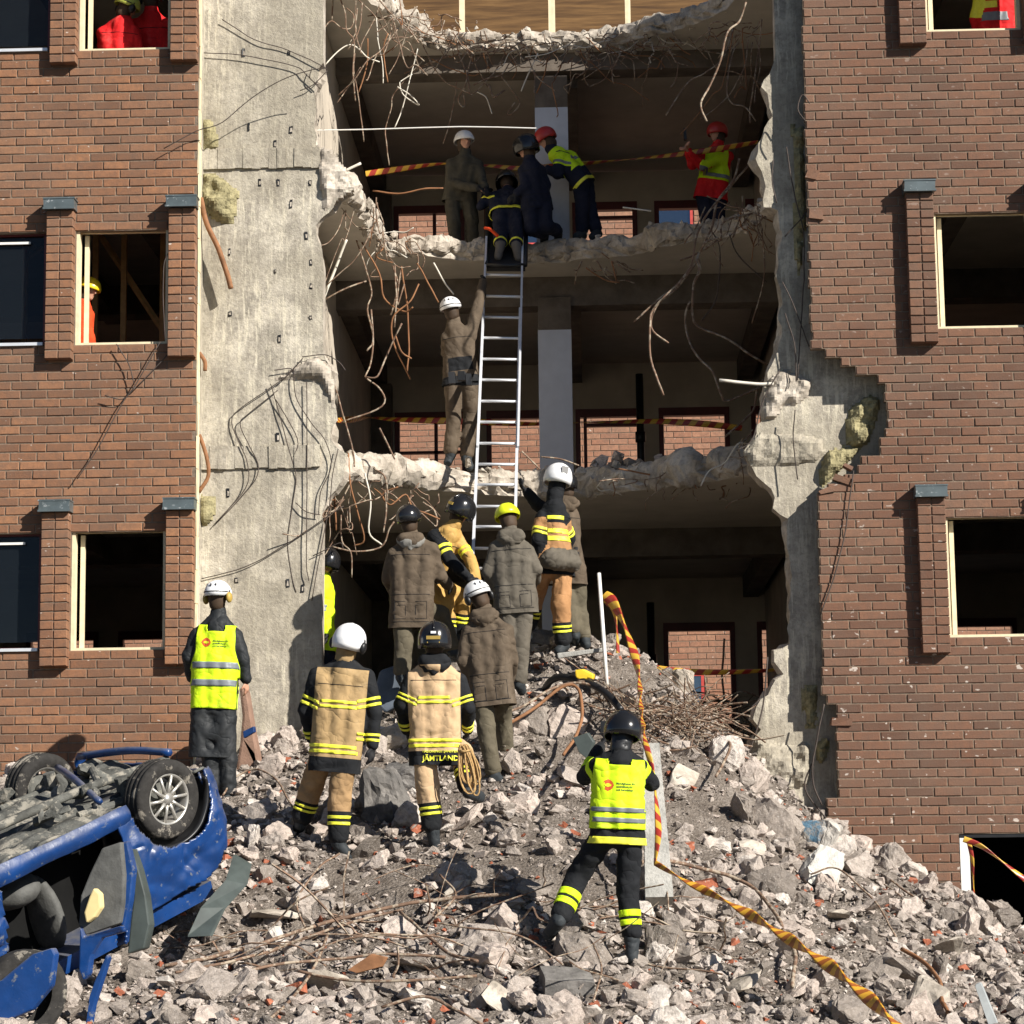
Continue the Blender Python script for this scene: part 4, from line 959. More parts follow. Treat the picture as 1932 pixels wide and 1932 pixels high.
    for sd_, a, b_, c in arms: fr['ua%d' % sd_] = (Vector(a), Vector(b_), .075); fr['fa%d' % sd_] = (Vector(b_), Vector(c), .06)
    paint(me, 'jacket', fr, spec.get('jz', []), jm, T, rt, off, seed)
    BV = BVHTree.FromPolygons([Vector(v) for v in LAST['co']], LAST['f'])
    torso_seams(BV, T, off, pv, nk, up, rt, fwd, spec, hem)
    if spec.get('hood'):
        a_ = [nk-up*.03+rt*.095*math.sin(t)*(1.1 if abs(t) < 2 else .8)-fwd*(.05+.055*math.cos(t))-up*.035*math.cos(t) for t in np.linspace(-2.2, 2.2, 9)]
        me = blend([capsule(a_[i], .045, a_[i+1], .045, 8) for i in range(8)]+[capsule(nk-fwd*.09-up*.075-rt*.05, .052, nk-fwd*.09-up*.075+rt*.05, .052, 10), capsule(nk-fwd*.10-up*.12, .035, nk-fwd*.09-up*.07, .05, 10)], .014, 2, seed+9, .008, 9); link('hood', me, spec.get('hoodm', jm), T, True); me.transform(Matrix.Translation(-off))
    # --- trousers
    if legs:
        R = [capsule(hl, .102*br_, hr, .102*br_)]
        lg = br_*spec.get('leg', 1.0)
        for sd_, a, b_, c, tt in legs: R += [capsule(a, .106*br_, b_, .094*lg), capsule(b_, .094*lg, c+nrm(b_-c)*.06, .084*lg)]
        me = blend(R, vx, 3, seed+2, spec.get('fold', .010), 5.5); fr = {}
        for sd_, a, b_, c, tt in legs: fr['th%d' % sd_] = (Vector(a), Vector(b_), .09); fr['sh%d' % sd_] = (Vector(b_), Vector(c), .075)
        paint(me, 'trousers', fr, spec.get('tz', []), spec['trousers'], T, rt, off, seed)
        for sd_, a, b_, c, tt in legs:
            sh_ = nrm(b_-c); ft = nrm(tt-c); R = [capsule(c+sh_*spec.get('boot', .16), .080, c, .066), capsule(c-sh_*.015, .062, tt, .052), capsule(c-sh_*.045-ft*.03, .048, tt-sh_*.012, .046)]
            me = blend(R, .014, 2, seed+5, .004, 14); link('boot', me, spec.get('bootm', C_BOOT), T, True); me.transform(Matrix.Translation(-off))
    # --- gloves
    if spec.get('gloves', True):
        for sd_, a, b_, c in arms:
            hdr = nrm(c-b_); pn = nrm(-rt*sd_*.8+fwd*.4-up*.1)
            if spec.get('palm') is not None: pn = nrm(np.array(spec['palm']))
            me = blend([capsule(c-hdr*.05, .05, c+hdr*.01, .04)]+hand_prims(c, hdr, pn, sd_, curl, 1.0, .004), .0085, 1, seed+7); link('glove', me, spec.get('glovem', GLV), T, True); me.transform(Matrix.Translation(-off))
    # --- vest
    if spec.get('vest'):
        v_ = spec['vest']; vest(BV, T, off, pv, nk, up, rt, fwd, v_, seed)
    if not spec.get('curtain'):
        me = blend([capsule(hd-hf*.018-hup*.01, .100, hd-hup*.075-hf*.022, .082)], .02, 2, 5, .006, 12); link('hair' if spec.get('hair', 1) else 'neck_cloth', me, HAIR if spec.get('hair', 1) else C_BLK, T, True); me.transform(Matrix.Translation(-off))
    # --- helmet
    helmet(T, hd, hs, hf, hup, spec, off, nk, up)
    return T, dict(W=W, up=up, rt=rt, fwd=fwd, nk=nk, pv=pv, BV=BV, off=off, hf=hf, hs=hs, hup=hup, hd=hd, hem=hem)
LAST = {}
def torso_seams(BV, T, off, pv, nk, up, rt, fwd, spec, hem):
    L = np.linalg.norm(nk-pv); lines = []
    if spec.get('vest'): return
    lines.append([(.74, u) for u in np.linspace(-.2, .2, 11)]); (lines.append([(-hem*.72/L, u) for u in np.linspace(-.19, .19, 11)]) if not spec.get('jz') else None)
    if not spec.get('jz'):
        lines.append([(.18, u) for u in np.linspace(-.2, .2, 11)])
        for q in (-1, 1):
            lines.append([(.08, q*.05), (.08, q*.16), (-.16, q*.16), (-.16, q*.05), (.08, q*.05)]); lines.append([(.03, q*.05), (.03, q*.16)])
    mb = MB()
    for l in lines:
        P = []
        for i in range(len(l)-1):
            for k in range(4):
                t = l[i][0]+(l[i+1][0]-l[i][0])*k/4; u = l[i][1]+(l[i+1][1]-l[i][1])*k/4
                h = BV.ray_cast(Vector((pv+up*L*t+rt*u-fwd*.6).tolist()), Vector(fwd.tolist()), 1.0)
                if h[0] is not None and (not P or (h[0]-P[-1]).length < .08): P.append(h[0])
        if len(P) > 3: mb = MB(); mb.tube([list(p) for p in P], .0035, 4); obj('seam', mb, C_BLK, T)
def paint(me, name, fr, zones, base, T, rt, off, seed):
    mats = [base]; stripes = []
    if name == 'jacket':
        bm = bmesh.new(); bm.from_mesh(me); p, q, r = fr['torso']; nn = (q-p).normalized(); arms = [(a, b) for k, (a, b, c) in fr.items() if k[:2] in ('ua', 'fa')]
        def isarm(c):
            for a, b in arms:
                e = b-a; t = max(0, min(1, (c-a).dot(e)/e.dot(e)))
                if (c-(a+e*t)).length < .085: return True
            return False
        g = set()
        for f in bm.faces:
            c = f.calc_center_median()
            if not isarm(c) and (c-p).dot(nn) < .05: g.add(f); g.update(f.edges); g.update(f.verts)
        if g: bmesh.ops.bisect_plane(bm, geom=list(g), plane_co=p, plane_no=nn, clear_inner=True)
        bm.to_mesh(me); bm.free()
    if zones:
        RTV[0] = Vector(rt); bm, regof = cut(me, zones, fr)
        ctr = {k: (p, q) for k, (p, q, r) in fr.items()}
        for f in bm.faces:
            c = f.calc_center_median(); reg = regof(c); p, q, r = fr[reg]; d = q-p; t = (c-p).dot(d)/d.dot(d); u = (c-p-d*t).dot(Vector(rt))
            for z in zones:
                if z.get('panel'):
                    p2, q2, r2 = fr['torso']; d2 = q2-p2; t2 = (c-p2).dot(d2)/d2.dot(d2); u2 = (c-p2-d2*t2).dot(Vector(rt)); dp = abs((c-p2-d2*t2).dot(d2.cross(Vector(rt)).normalized()))
                    if z['t'][0] <= t2 <= z['t'][1] and z['u'][0] <= u2 <= z['u'][1]:
                        if z['m'] not in mats: mats.append(z['m'])
                        f.material_index = mats.index(z['m'])
                    continue
                if reg in z['reg'] and z['t'][0] <= t <= z['t'][1] and z.get('u', (-9, 9))[0] <= u <= z.get('u', (-9, 9))[1]:
                    if z.get('stripe'): stripes.append((z['m'], f.index, id(z)))
                    else:
                        if z['m'] not in mats: mats.append(z['m'])
                        f.material_index = mats.index(z['m'])
        groups = {}
        bm.faces.ensure_lookup_table(); bm.faces.index_update(); bm.verts.index_update(); bm.normal_update()
        for z in zones:
            if not z.get('stripe'): continue
            for reg in z['reg']:
                fs = []
                for f in bm.faces:
                    c = f.calc_center_median()
                    if regof(c) != reg: continue
                    p, q, r = fr[reg]; d = q-p; t = (c-p).dot(d)/d.dot(d); u = (c-p-d*t).dot(Vector(rt))
                    if z['t'][0] <= t <= z['t'][1] and z.get('u', (-9, 9))[0] <= u <= z.get('u', (-9, 9))[1]: fs.append(f)
                if fs: groups.setdefault((id(z), reg), (z['m'], fs))
        for (m_, fs) in groups.values():
            mb = MB(); ids = {}; V = []; lowv = []
            for f in fs:
                for v in f.verts:
                    if v.index not in ids: ids[v.index] = len(V); V.append(v.co+v.normal*.005); lowv.append(v.co-v.normal*.005)
            F2 = [tuple(ids[v.index] for v in f.verts) for f in fs]; n = len(V)
            ed = {}
            for g in F2:
                for a in range(len(g)): ed[(g[a], g[(a+1) % len(g)])] = 1
            F3 = F2+[(b, a, a+n, b+n) for (a, b) in ed if (b, a) not in ed]
            mb.add([list(v) for v in V+lowv], F3); obj('reflective_stripe', mb, m_, T, True)
        bm.to_mesh(me); bm.free()
    LAST['co'] = [tuple(v.co) for v in me.vertices]; LAST['f'] = [tuple(p.vertices) for p in me.polygons]
    link(name, me, mats, T, True); me.transform(Matrix.Translation(-off))
def raymesh(BV, grid_pts, direction, lift):
    """project a grid of points along a direction on to the body; None where it misses"""
    out = []
    for P in grid_pts:
        h = BV.ray_cast(Vector(P), Vector(direction), 1.2); out.append(None if h[0] is None else h[0]-Vector(direction)*lift)
    return out
def vest(BV, T, off, pv, nk, up, rt, fwd, v_, seed):
    """sleeveless shell over the jacket, both sides, cut out at the arms and neck"""
    lo, hi = v_.get('t', (-.02, .93)); L = np.linalg.norm(nk-pv); hw = v_.get('w', .235)
    for face in (-1, 1):
        n, m = 46, 40; G_ = {}; V = []; Fc = []
        for j in range(m+1):
            t = lo+(hi-lo)*j/m; half = hw-(.055 if t > .62 else .055*max(0, (t-.42)/.2)); 
            if t > .8: half -= (t-.8)*.12
            for i in range(n+1):
                u = -half+2*half*i/n
                if t > .84 and abs(u) < .075+(t-.84)*.1: continue
                P = pv+up*L*t+rt*u+fwd*face*.6
                h = BV.ray_cast(Vector(P), Vector(-fwd*face), 1.2)
                if h[0] is None or (h[0]-Vector(P)).length > .62: continue
                q = h[0]+h[1]*.004+Vector(fwd)*face*.008
                G_[i, j] = len(V); V.append(list(q))
        for (i, j) in G_:
            if (i+1, j) in G_ and (i, j+1) in G_ and (i+1, j+1) in G_:
                g = (G_[i, j], G_[i+1, j], G_[i+1, j+1], G_[i, j+1]); Fc.append(g if face < 0 else g[::-1])
        if not Fc: continue
        va = np.array(V); d = va+vn3(va*9, seed+40)*.003; mb = MB(); mb.add(d, Fc); nn = mb.mesh('hv', off); o = link('high_visibility_vest', nn, v_.get('m', C_HV), T, True)
        md = o.modifiers.new('thick', 'SOLIDIFY'); md.thickness = .006; md.offset = 1
        for (a, b) in v_.get('bands', [(.16, .215), (.28, .335)]):
            G2 = {}; V2 = []; F2 = []
            for j in range(5):
                t = a+(b-a)*j/4; half = hw-.0-(.055 if t > .62 else .055*max(0, (t-.42)/.2))
                for i in range(n+1):
                    u = -half+2*half*i/n; P = pv+up*L*t+rt*u+fwd*face*.6; h = BV.ray_cast(Vector(P), Vector(-fwd*face), 1.2)
                    if h[0] is None or (h[0]-Vector(P)).length > .62: continue
                    G2[i, j] = len(V2); V2.append(list(h[0]+h[1]*.006+Vector(fwd)*face*.0185))
            for (i, j) in G2:
                if (i+1, j) in G2 and (i, j+1) in G2 and (i+1, j+1) in G2:
                    g = (G2[i, j], G2[i+1, j], G2[i+1, j+1], G2[i, j+1]); F2.append(g if face < 0 else g[::-1])
            if F2:
                mb = MB(); mb.add(V2, F2); o = link('reflective_stripe', mb.mesh('band', off), C_SIL, T, True); md = o.modifiers.new('thick', 'SOLIDIFY'); md.thickness = .003
def decal(BV, T, off, text, c, up, rt, dirn, h, m, lift=.012, name='lettering', bold=0):
    """flat lettering laid on cloth: c centre, dirn looks into the cloth"""
    cu = bpy.data.curves.new('t', 'FONT'); cu.body = text; cu.size = h*1.4; cu.align_x = 'LEFT'; cu.resolution_u = 2; cu.offset = bold
    o = bpy.data.objects.new('t', cu); TMP.objects.link(o); TVL.update(); me = bpy.data.meshes.new_from_object(o.evaluated_get(TVL.depsgraph)); bpy.data.objects.remove(o)
    for v in me.vertices:
        P = Vector(c)+Vector(rt)*v.co.x+Vector(up)*v.co.y-Vector(dirn)*.5; hh = BV.ray_cast(P, Vector(dirn), 1.0) if BV else (None,)
        q = (hh[0] if hh[0] is not None else P+Vector(dirn)*.5)-Vector(dirn)*lift; v.co = q-off
    return link(name, me, m, T)
def helmet(T, hd, hs, hf, hup, spec, off, nk, up):
    kind = spec.get('helmet'); m = spec.get('hm', H_BLK)
    if not kind: return
    fl = spec.get('flare', .0 if kind != 'fire' else .05); r = {'climb': (.124, .146, .122), 'fire': (.140, .160, .140), 'small': (.128, .145, .128)}[kind]; c = hd+hup*(.030 if kind != 'fire' else .028)+hf*-.005
    n, mm = 28, 12; V = []; end = {'climb': 100, 'fire': 122, 'small': 112}[kind]
    for inner in (0, 1):
        for i in range(mm+1):
            t = math.radians(1+(end-1)*i/mm)
            for j in range(n):
                a = 2*math.pi*j/n; ca, sa = math.cos(a), math.sin(a); q = 1-.04*inner
                e = 0
                if kind == 'fire': e = (.02*max(0, 1-abs(ca)*6) if i < mm-1 else 0); q *= 1+(fl if i == mm else fl*.3 if i == mm-1 else 0); q *= 1+.12*max(0, (i-8)/4)
                elif kind == 'climb': q *= 1+(.03 if (i > mm-3) else 0)+.018*math.cos(6*a)*(1 if 3 < i < 9 else 0)
                back = (-.018 if (sa < -.3 and i == mm) else 0)
                V.append(c+hs*r[0]*q*math.sin(t)*ca+hf*r[1]*q*math.sin(t)*sa+hup*(r[2]*(q+e)*math.cos(t)+back))
    L = (mm+1)*n; Fc = []
    for i in range(mm):
        for j in range(n): Fc.append((i*n+j, (i+1)*n+j, (i+1)*n+(j+1) % n, i*n+(j+1) % n)); Fc.append((L+i*n+j, L+i*n+(j+1) % n, L+(i+1)*n+(j+1) % n, L+(i+1)*n+j))
    Fc += [(mm*n+j, L+mm*n+j, L+mm*n+(j+1) % n, mm*n+(j+1) % n) for j in range(n)]+[tuple(range(n))]
    mb = MB(); mb.add(V, Fc); H = obj('helmet', mb, m, T, True); fixnormals(H.data)
    def cup(q, mt, rr=.042):
        mb = MB(); p = c+hs*q*(r[0]+.008)-hup*.055-hf*.01; V, Fc = ellip(p, (hs, hf, hup), (.028, rr, rr*1.25), 14, 8); mb.add(V, Fc); mb.tube([p+hs*q*.01, p+hup*.06+hs*q*.004, c+hs*q*r[0]*.98+hup*.02], .006, 6, 1); obj('ear_cup', mb, [mt, BLACK], H, True)
    if spec.get('cups'):
        cup(-1, spec['cups']); cup(1, spec['cups'])
    if kind == 'fire':
        mb = MB(); p = c-hf*r[1]*1.0-hup*.045
        for k, (w, h, dz, mt) in enumerate(spec.get('badge', [])):
            mb = MB(); mb.box((-w/2, -.004, -h/2), (w/2, .004, h/2), 0, None, 0, np.stack([hs, hf, hup], 1), c-hf*(r[1]*math.sqrt(max(0, 1-(dz/r[2])**2))+.008)+hup*dz); obj('badge', mb, mt, H)
        if spec.get('ridge', True):
            mb = MB(); a_ = [math.radians(x) for x in range(-70, 75, 12)]; mb.tube([c+hup*(r[2]*1.03)*math.cos(t)+hf*(r[1]*1.03)*math.sin(t) for t in a_], .008, 6); obj('ridge', mb, m, H, True)
    if kind == 'climb' and spec.get('strap', True):
        mb = MB(); mb.tube([c-hf*r[1]*1.02*math.cos(t)+hs*r[0]*1.03*math.sin(t)+hup*.0 for t in [math.radians(x) for x in range(-80, 81, 16)]], .006, 6); obj('strap', mb, BLACK, H, True)
        for q in (-.45, 0, .45):
            mb = MB(); t = c-hf*r[1]*math.cos(q)*.86+hs*r[0]*math.sin(q)*.9+hup*.062; V, Fc = ellip(t, (hs, hf, hup), (.006, .012, .02), 8, 5); mb.add(V, Fc); obj('vent', mb, BLACK, H, True)
    if spec.get('curtain'):
        me = blend([capsule(nk+up*.02, .088, hd-hup*.03-hf*.02, .094)], .018, 2, 5, .008, 12); link('neck_curtain', me, spec['curtain'], T, True); me.transform(Matrix.Translation(-off))
def Z(m, reg, t, u=None, stripe=False):
    d = dict(m=m, reg=reg, t=t, stripe=stripe)
    if u: d['u'] = u
    return d
UA, FA, TH, SH = ['ua-1', 'ua1'], ['fa-1', 'fa1'], ['th-1', 'th1'], ['sh-1', 'sh1']
def turnout(tan, blackshoulder=True, n=1):
    z = [dict(m=tan, reg=[], panel=1, t=(.13, .94), u=(-.225, .225))]
    z += [Z(C_STR, ['torso'], (.165, .195), None, True), Z(C_STR, ['torso'], (.215, .245), None, True), Z(C_STR, ['torso'], (.575, .60), None, True), Z(C_STR, ['torso'], (.62, .645), None, True)]
    for t in ((.58, .66), (.74, .82)): z.append(Z(C_STR, UA, t, None, True))
    for t in ((.62, .70), (.78, .86)): z.append(Z(C_STR, FA, t, None, True))
    return z
LEGZ = [Z(C_BLK, SH, (.42, 1.3)), Z(C_STR, SH, (.50, .56), None, True), Z(C_STR, SH, (.62, .68), None, True)]
# A: left tan jacketed firefighter
PPL = {}
PPL['A'] = person('person in tan and black turnout gear with white helmet stepping up left of the boulder', -3.75,
    dict(head=(659, 1212), neck=(650, 1250), ls=(600, 1268), rs=(692, 1270), le=(577, 1340, .05), lw=(590, 1395, .22), re=(706, 1346), rw=(703, 1408), pelvis=(634, 1420), lk=(588, 1482, .22), lank=(568, 1550, .28), ltoe=(563, 1566, .45), rk=(642, 1490), rank=(638, 1588), rtoe=(655, 1614, .02)),
    dict(helmet='fire', hm=H_WHT, cups=BLACK, curtain=C_TAN, ridge=False, look=(.35, 1, .05), jacket=C_BLK, trousers=C_TROU, jz=turnout(C_TAN), tz=LEGZ, hem=.17, bulk=1.03, leg=1.14, flare=0), 10)
PPL['B'] = person('person in pale tan turnout gear with lettering on the hem and black badged helmet', -3.75,
    dict(head=(820, 1208), neck=(820, 1244), ls=(778, 1276), rs=(866, 1278), le=(757, 1330), lw=(768, 1378, .22), re=(884, 1335), rw=(882, 1378, .25), pelvis=(820, 1402), lk=(806, 1478), lank=(816, 1566), ltoe=(820, 1592, .02), rk=(872, 1422, .38), rank=(884, 1490, .2), rtoe=(905, 1503, .38)),
    dict(helmet='fire', hm=H_BLK, badge=[(.12, .03, -.02, GOLD), (.045, .02, .025, H_WHT), (.11, .012, -.06, GOLD)], look=(0, 1, .1), jacket=C_BLK, trousers=C_TANL, jz=turnout(C_TANL), tz=LEGZ, hem=.19, bulk=1.02, leg=1.14, hood=True, flare=.1), 20)
PPL['C'] = person('person in brown hooded jacket with white helmet and ear muffs left of the bar tangle', -1.5,
    dict(head=(901, 1124, .06), neck=(914, 1158, .05), ls=(884, 1188, .03), rs=(954, 1184), le=(874, 1246), lw=(890, 1292, .15), re=(966, 1246, .1), rw=(960, 1285, .3), pelvis=(928, 1300), lk=(918, 1378), lank=(932, 1462), ltoe=(946, 1476, .05), rk=(948, 1350, .3), rank=(956, 1420, .45), rtoe=(962, 1432, .6)),
    dict(helmet='climb', hm=H_WHT, cups=BLACK, look=(-.7, .9, .35), jacket=C_BROWN, trousers=C_OLIVE, hem=.17, hood=True, gloves=True), 30)
PPL['D'] = person('person in brown hooded jacket with shiny black helmet nearest the bare concrete wall', -.6,
    dict(head=(772, 981), neck=(776, 1014), ls=(744, 1040), rs=(814, 1032), le=(732, 1092, .1), lw=(745, 1120, .35), re=(829, 1086, .1), rw=(846, 1104, .38), pelvis=(776, 1148), lk=(762, 1208), lank=(758, 1276), ltoe=(762, 1290, .1), rk=(832, 1160, .38), rank=(854, 1226, .45), rtoe=(862, 1240, .6)),
    dict(helmet='small', hm=H_BLK, look=(.2, 1, .1), jacket=C_BROWN, trousers=C_OLIVE, hem=.2, hood=True, bulk=1.04, hoodm=plain('grey_hood_lining', (.22, .21, .19), .9)), 40)
PPL['E'] = person('person in golden sleeved turnout jacket and black helmet bending over beside the ladder foot', -.1,
    dict(head=(870, 964), neck=(856, 994), ls=(824, 1008), rs=(868, 1016, .12), le=(850, 1058, -.12), lw=(884, 1092, -.16), re=(888, 1056, .0), rw=(898, 1096, -.1), pelvis=(796, 1092, .15), lk=(842, 1140, .2), lank=(848, 1206, .2), rk=(876, 1128, .3), rank=(866, 1196, .4)),
    dict(helmet='fire', hm=H_BLK, badge=[(.07, .03, -.01, GOLD)], look=(.7, .8, -.3), jacket=C_YEL, trousers=C_YEL, jz=[Z(C_BLK, ['ua-1', 'fa-1'], (-.2, 1.3)), Z(C_STR, UA, (.45, .55), None, True), Z(C_STR, UA, (.65, .75), None, True), Z(C_BLK, ['torso'], (-.2, .4))], tz=LEGZ, hem=.08), 50)
PPL['F'] = person('person in grey brown hooded jacket with lime yellow helmet holding the ladder', -.9,
    dict(head=(958, 978, .05), neck=(964, 1008), ls=(935, 1030), rs=(996, 1036), le=(922, 1080), lw=(938, 1118, .12), re=(1010, 1074), rw=(1010, 1096, .3), pelvis=(972, 1128), lk=(962, 1190), lank=(968, 1262), rk=(982, 1206), rank=(980, 1290), rtoe=(984, 1302, .05)),
    dict(helmet='climb', hm=H_YEL, strap=False, look=(-.1, 1, .1), jacket=C_GREY, trousers=C_GREY, hem=.16, hood=True, bulk=1.03), 60)
PPL['H'] = person('person in brown jacket half hidden behind the yellow striped firefighter on the crest', .15,
    dict(head=(1066, 918), neck=(1067, 946), ls=(1040, 964), rs=(1080, 966), le=(1012, 950, -.1), lw=(993, 928, -.2), re=(1086, 1008), rw=(1086, 1046, -.1), pelvis=(1068, 1076), lk=(1074, 1136), lank=(1084, 1196), rk=(1092, 1146, .1), rank=(1102, 1206, .1), rtoe=(1106, 1216, .05)),
    dict(helmet='small', hm=H_BLK, look=(-.5, .9, .1), jacket=C_BROWN, trousers=C_OLIVE, hem=.15, hood=True, jz=[Z(C_BLK, ['fa-1', 'ua-1'], (.2, 1.4))]), 80)
PPL['G'] = person('person in yellow striped black and tan turnout gear with white helmet and orange tan trousers', -.3,
    dict(head=(1052, 904, .08), neck=(1046, 944, .04), ls=(1024, 970, .02), rs=(1062, 974, .05), le=(1014, 1020, -.06), lw=(1000, 1056, .1), re=(1074, 1018, .2), rw=(1062, 1052, .3), pelvis=(1044, 1076), lk=(1012, 1116, .2), lank=(994, 1186, .3), rk=(1058, 1144, -.05), rank=(1063, 1216), rtoe=(1054, 1228, -.05)),
    dict(helmet='fire', hm=H_WHT, ridge=False, badge=[(.07, .07, .03, BLACK)], look=(-.4, 1, .1), jacket=C_BLK, trousers=C_ORT, jz=[Z(C_ORT, ['torso'], (.1, .68)), Z(C_ORT, UA, (.1, .62)), Z(C_STR, ['torso'], (.44, .50), None, True), Z(C_STR, ['torso'], (.54, .60), None, True), Z(C_STR, ['torso'], (.72, .77), None, True), Z(C_STR, UA, (.5, .6), None, True), Z(C_STR, UA, (.68, .78), None, True)], tz=LEGZ, hem=.06, leg=1.12, curtain=C_BLK, flare=0), 70)
PPL['I'] = person('person in brown overalls with white helmet standing on the lower slab reaching up the ladder', 2.7,
    dict(head=(851, 584), neck=(857, 612), ls=(843, 632), rs=(886, 628), le=(842, 664, .25), lw=(862, 640, .42), re=(903, 572, .2), rw=(912, 532, .55), pelvis=(870, 722), lk=(856, 786), lank=(850, 858), ltoe=(845, 872, -.02), rk=(888, 786, .1), rank=(880, 864), rtoe=(886, 880, -.05)),
    dict(helmet='climb', hm=H_WHT, look=(-.1, 1, .4), jacket=C_BROWN, trousers=C_BROWN, hem=.02, boot=.1, jz=[Z(C_BLK, ['torso'], (-.1, .12)), Z(C_BLK, ['torso'], (.20, .42), (-.12, .16))], tz=[Z(C_BLK, TH, (-.3, .1))]), 90)
PPL['J'] = person('person in dark turnout gear lying face down on the board at the ladder head', 3.9,
    dict(head=(956, 345, 1.0), neck=(957, 362, .85), ls=(924, 372, .75), rs=(994, 372, .75), le=(908, 388, .6), lw=(918, 366, .85), re=(1006, 390, .6), rw=(990, 366, .85), pelvis=(958, 402, .45), lk=(944, 436, .22), lank=(944, 462, .02), ltoe=(940, 484, -.02), rk=(974, 436, .22), rank=(974, 464, .02), rtoe=(978, 486, -.02)),
    dict(helmet='fire', hm=H_BLK, look=(0, .3, -1), jacket=C_NAVY, trousers=C_NAVY, jz=[Z(C_STR, ['torso'], (.0, .07), None, True), Z(C_STR, UA, (.35, .52), None, True)], tz=[Z(C_STR, SH, (.75, .85), None, True)], hem=.05, bulk=.98, boot=.1, bootm=plain('worn_sole', (.12, .11, .10), .9)), 100)
PPL['K'] = person('person in dark olive overall with white helmet standing left of the ladder head', 4.9,
    dict(head=(876, 268), neck=(877, 294), ls=(852, 304), rs=(902, 308), le=(850, 346, -.05), lw=(902, 356, -.35), re=(908, 340, -.1), rw=(916, 356, -.35), pelvis=(868, 374), lk=(856, 420, -.1), lank=(860, 474), rk=(890, 412, -.1), rank=(892, 472)),
    dict(front=True, helmet='climb', hm=H_WHT, strap=False, look=(.5, -1, -.5), jacket=C_DKOL, trousers=C_DKOL, hem=.06, palm=(0, 0, -1)), 110)
PPL['L'] = person('person in dark navy jacket with black helmet kneeling right of the ladder head', 4.3,
    dict(head=(992, 279), neck=(999, 303), ls=(988, 318), rs=(1020, 318, .1), le=(992, 352, -.1), lw=(974, 366, -.1), re=(1030, 352, .1), rw=(1010, 366, .1), pelvis=(1012, 386), lk=(1002, 432, -.15), lank=(1026, 440, .1), rk=(1030, 426, -.1), rank=(1052, 436, .15)),
    dict(helmet='fire', hm=H_BLK, look=(-1, .25, -.25), jacket=C_NAVY, trousers=C_NAVY, hem=.08, s=.95), 120)
PPL['M'] = person('person in navy overall and yellow vest with red helmet leaning over the casualty', 4.7,
    dict(head=(1030, 262), neck=(1043, 284), ls=(1054, 294, -.12), rs=(1070, 292, .22), le=(1052, 328, -.15), lw=(1030, 318, -.12), re=(1062, 326, .2), rw=(1040, 318, .15), pelvis=(1100, 344), lk=(1098, 390, -.05), lank=(1098, 440), ltoe=(1088, 446, -.05), rk=(1112, 390, .1), rank=(1126, 438, .05), rtoe=(1118, 446)),
    dict(helmet='small', hm=H_RED, look=(-1, -.1, -.5), jacket=C_NAVY, trousers=C_NAVY, jz=[Z(C_HV, ['torso'], (.36, 1.0)), Z(C_HV, ['ua-1', 'ua1'], (-.3, .5)), Z(C_STR, ['torso'], (.02, .09), None, True), Z(C_SIL, ['torso'], (.56, .64), None, True), Z(C_SIL, UA, (.25, .4), None, True)], hem=.05, gloves=False), 130)
PPL['N'] = person('person in red jacket and yellow vest with red helmet holding up a phone', 5.3,
    dict(head=(1353, 252), neck=(1355, 276), ls=(1332, 290), rs=(1374, 290), le=(1306, 310, -.25), lw=(1298, 284, -.42), re=(1326, 314, -.3), rw=(1300, 288, -.46), pelvis=(1342, 368), lk=(1336, 430), lank=(1336, 492), rk=(1354, 430), rank=(1354, 492)),
    dict(front=True, helmet='small', hm=H_RED, look=(-1, -.7, .05), jacket=C_RED, trousers=C_NAVY, vest=dict(t=(.28, .93), w=.2, bands=[(.32, .39)]), hem=.06, gloves=False, curl=70), 140)
PPL['O'] = person('person in yellow vest and black helmet seen from behind taking a photograph on the slope', -5.75,
    dict(head=(1174, 1380, .05), neck=(1170, 1418), ls=(1128, 1436), rs=(1206, 1440), le=(1104, 1466, .2), lw=(1132, 1410, .42), re=(1228, 1478, .15), rw=(1196, 1432, .45), pelvis=(1164, 1578), lk=(1090, 1652, .15), lank=(1054, 1736, -.05), ltoe=(1036, 1762, .02), rk=(1184, 1682, .05), rank=(1192, 1772), rtoe=(1192, 1806, -.02)),
    dict(helmet='fire', hm=H_BLK, ridge=False, flare=.0, look=(-.35, 1, .3), jacket=C_BLK, trousers=C_BLK, hem=.06, jz=[Z(C_STR, ['torso'], (-.02, .075), None, True), Z(C_HV, UA, (.0, .3), None, True), Z(C_HV, FA, (.2, .5), None, True)], tz=[Z(C_HV, SH, (.40, .54), None, True), Z(C_HV, SH, (.60, .72), None, True)], vest=dict(t=(.085, .90), w=.25), boot=.2, curtain=BLACK, curl=70), 150)
PPL['P'] = person('person in long black coat and yellow vest with white helmet and ochre ear muffs', -1.5,
    dict(head=(412, 1124), neck=(412, 1164), ls=(372, 1192), rs=(444, 1194), le=(356, 1240), lw=(362, 1282, .15), re=(460, 1246), rw=(464, 1284, .05), pelvis=(404, 1338), lk=(398, 1430), lank=(398, 1500), rk=(430, 1430), rank=(430, 1500)),
    dict(helmet='climb', hm=H_WHT, cups=GOLD, look=(.45, 1, 0), jacket=C_COAT, trousers=C_COAT, hem=.46, vest=dict(t=(.0, .90), w=.24, bands=[(.24, .31), (.43, .50)]), gloves=False, bulk=1.02), 160)
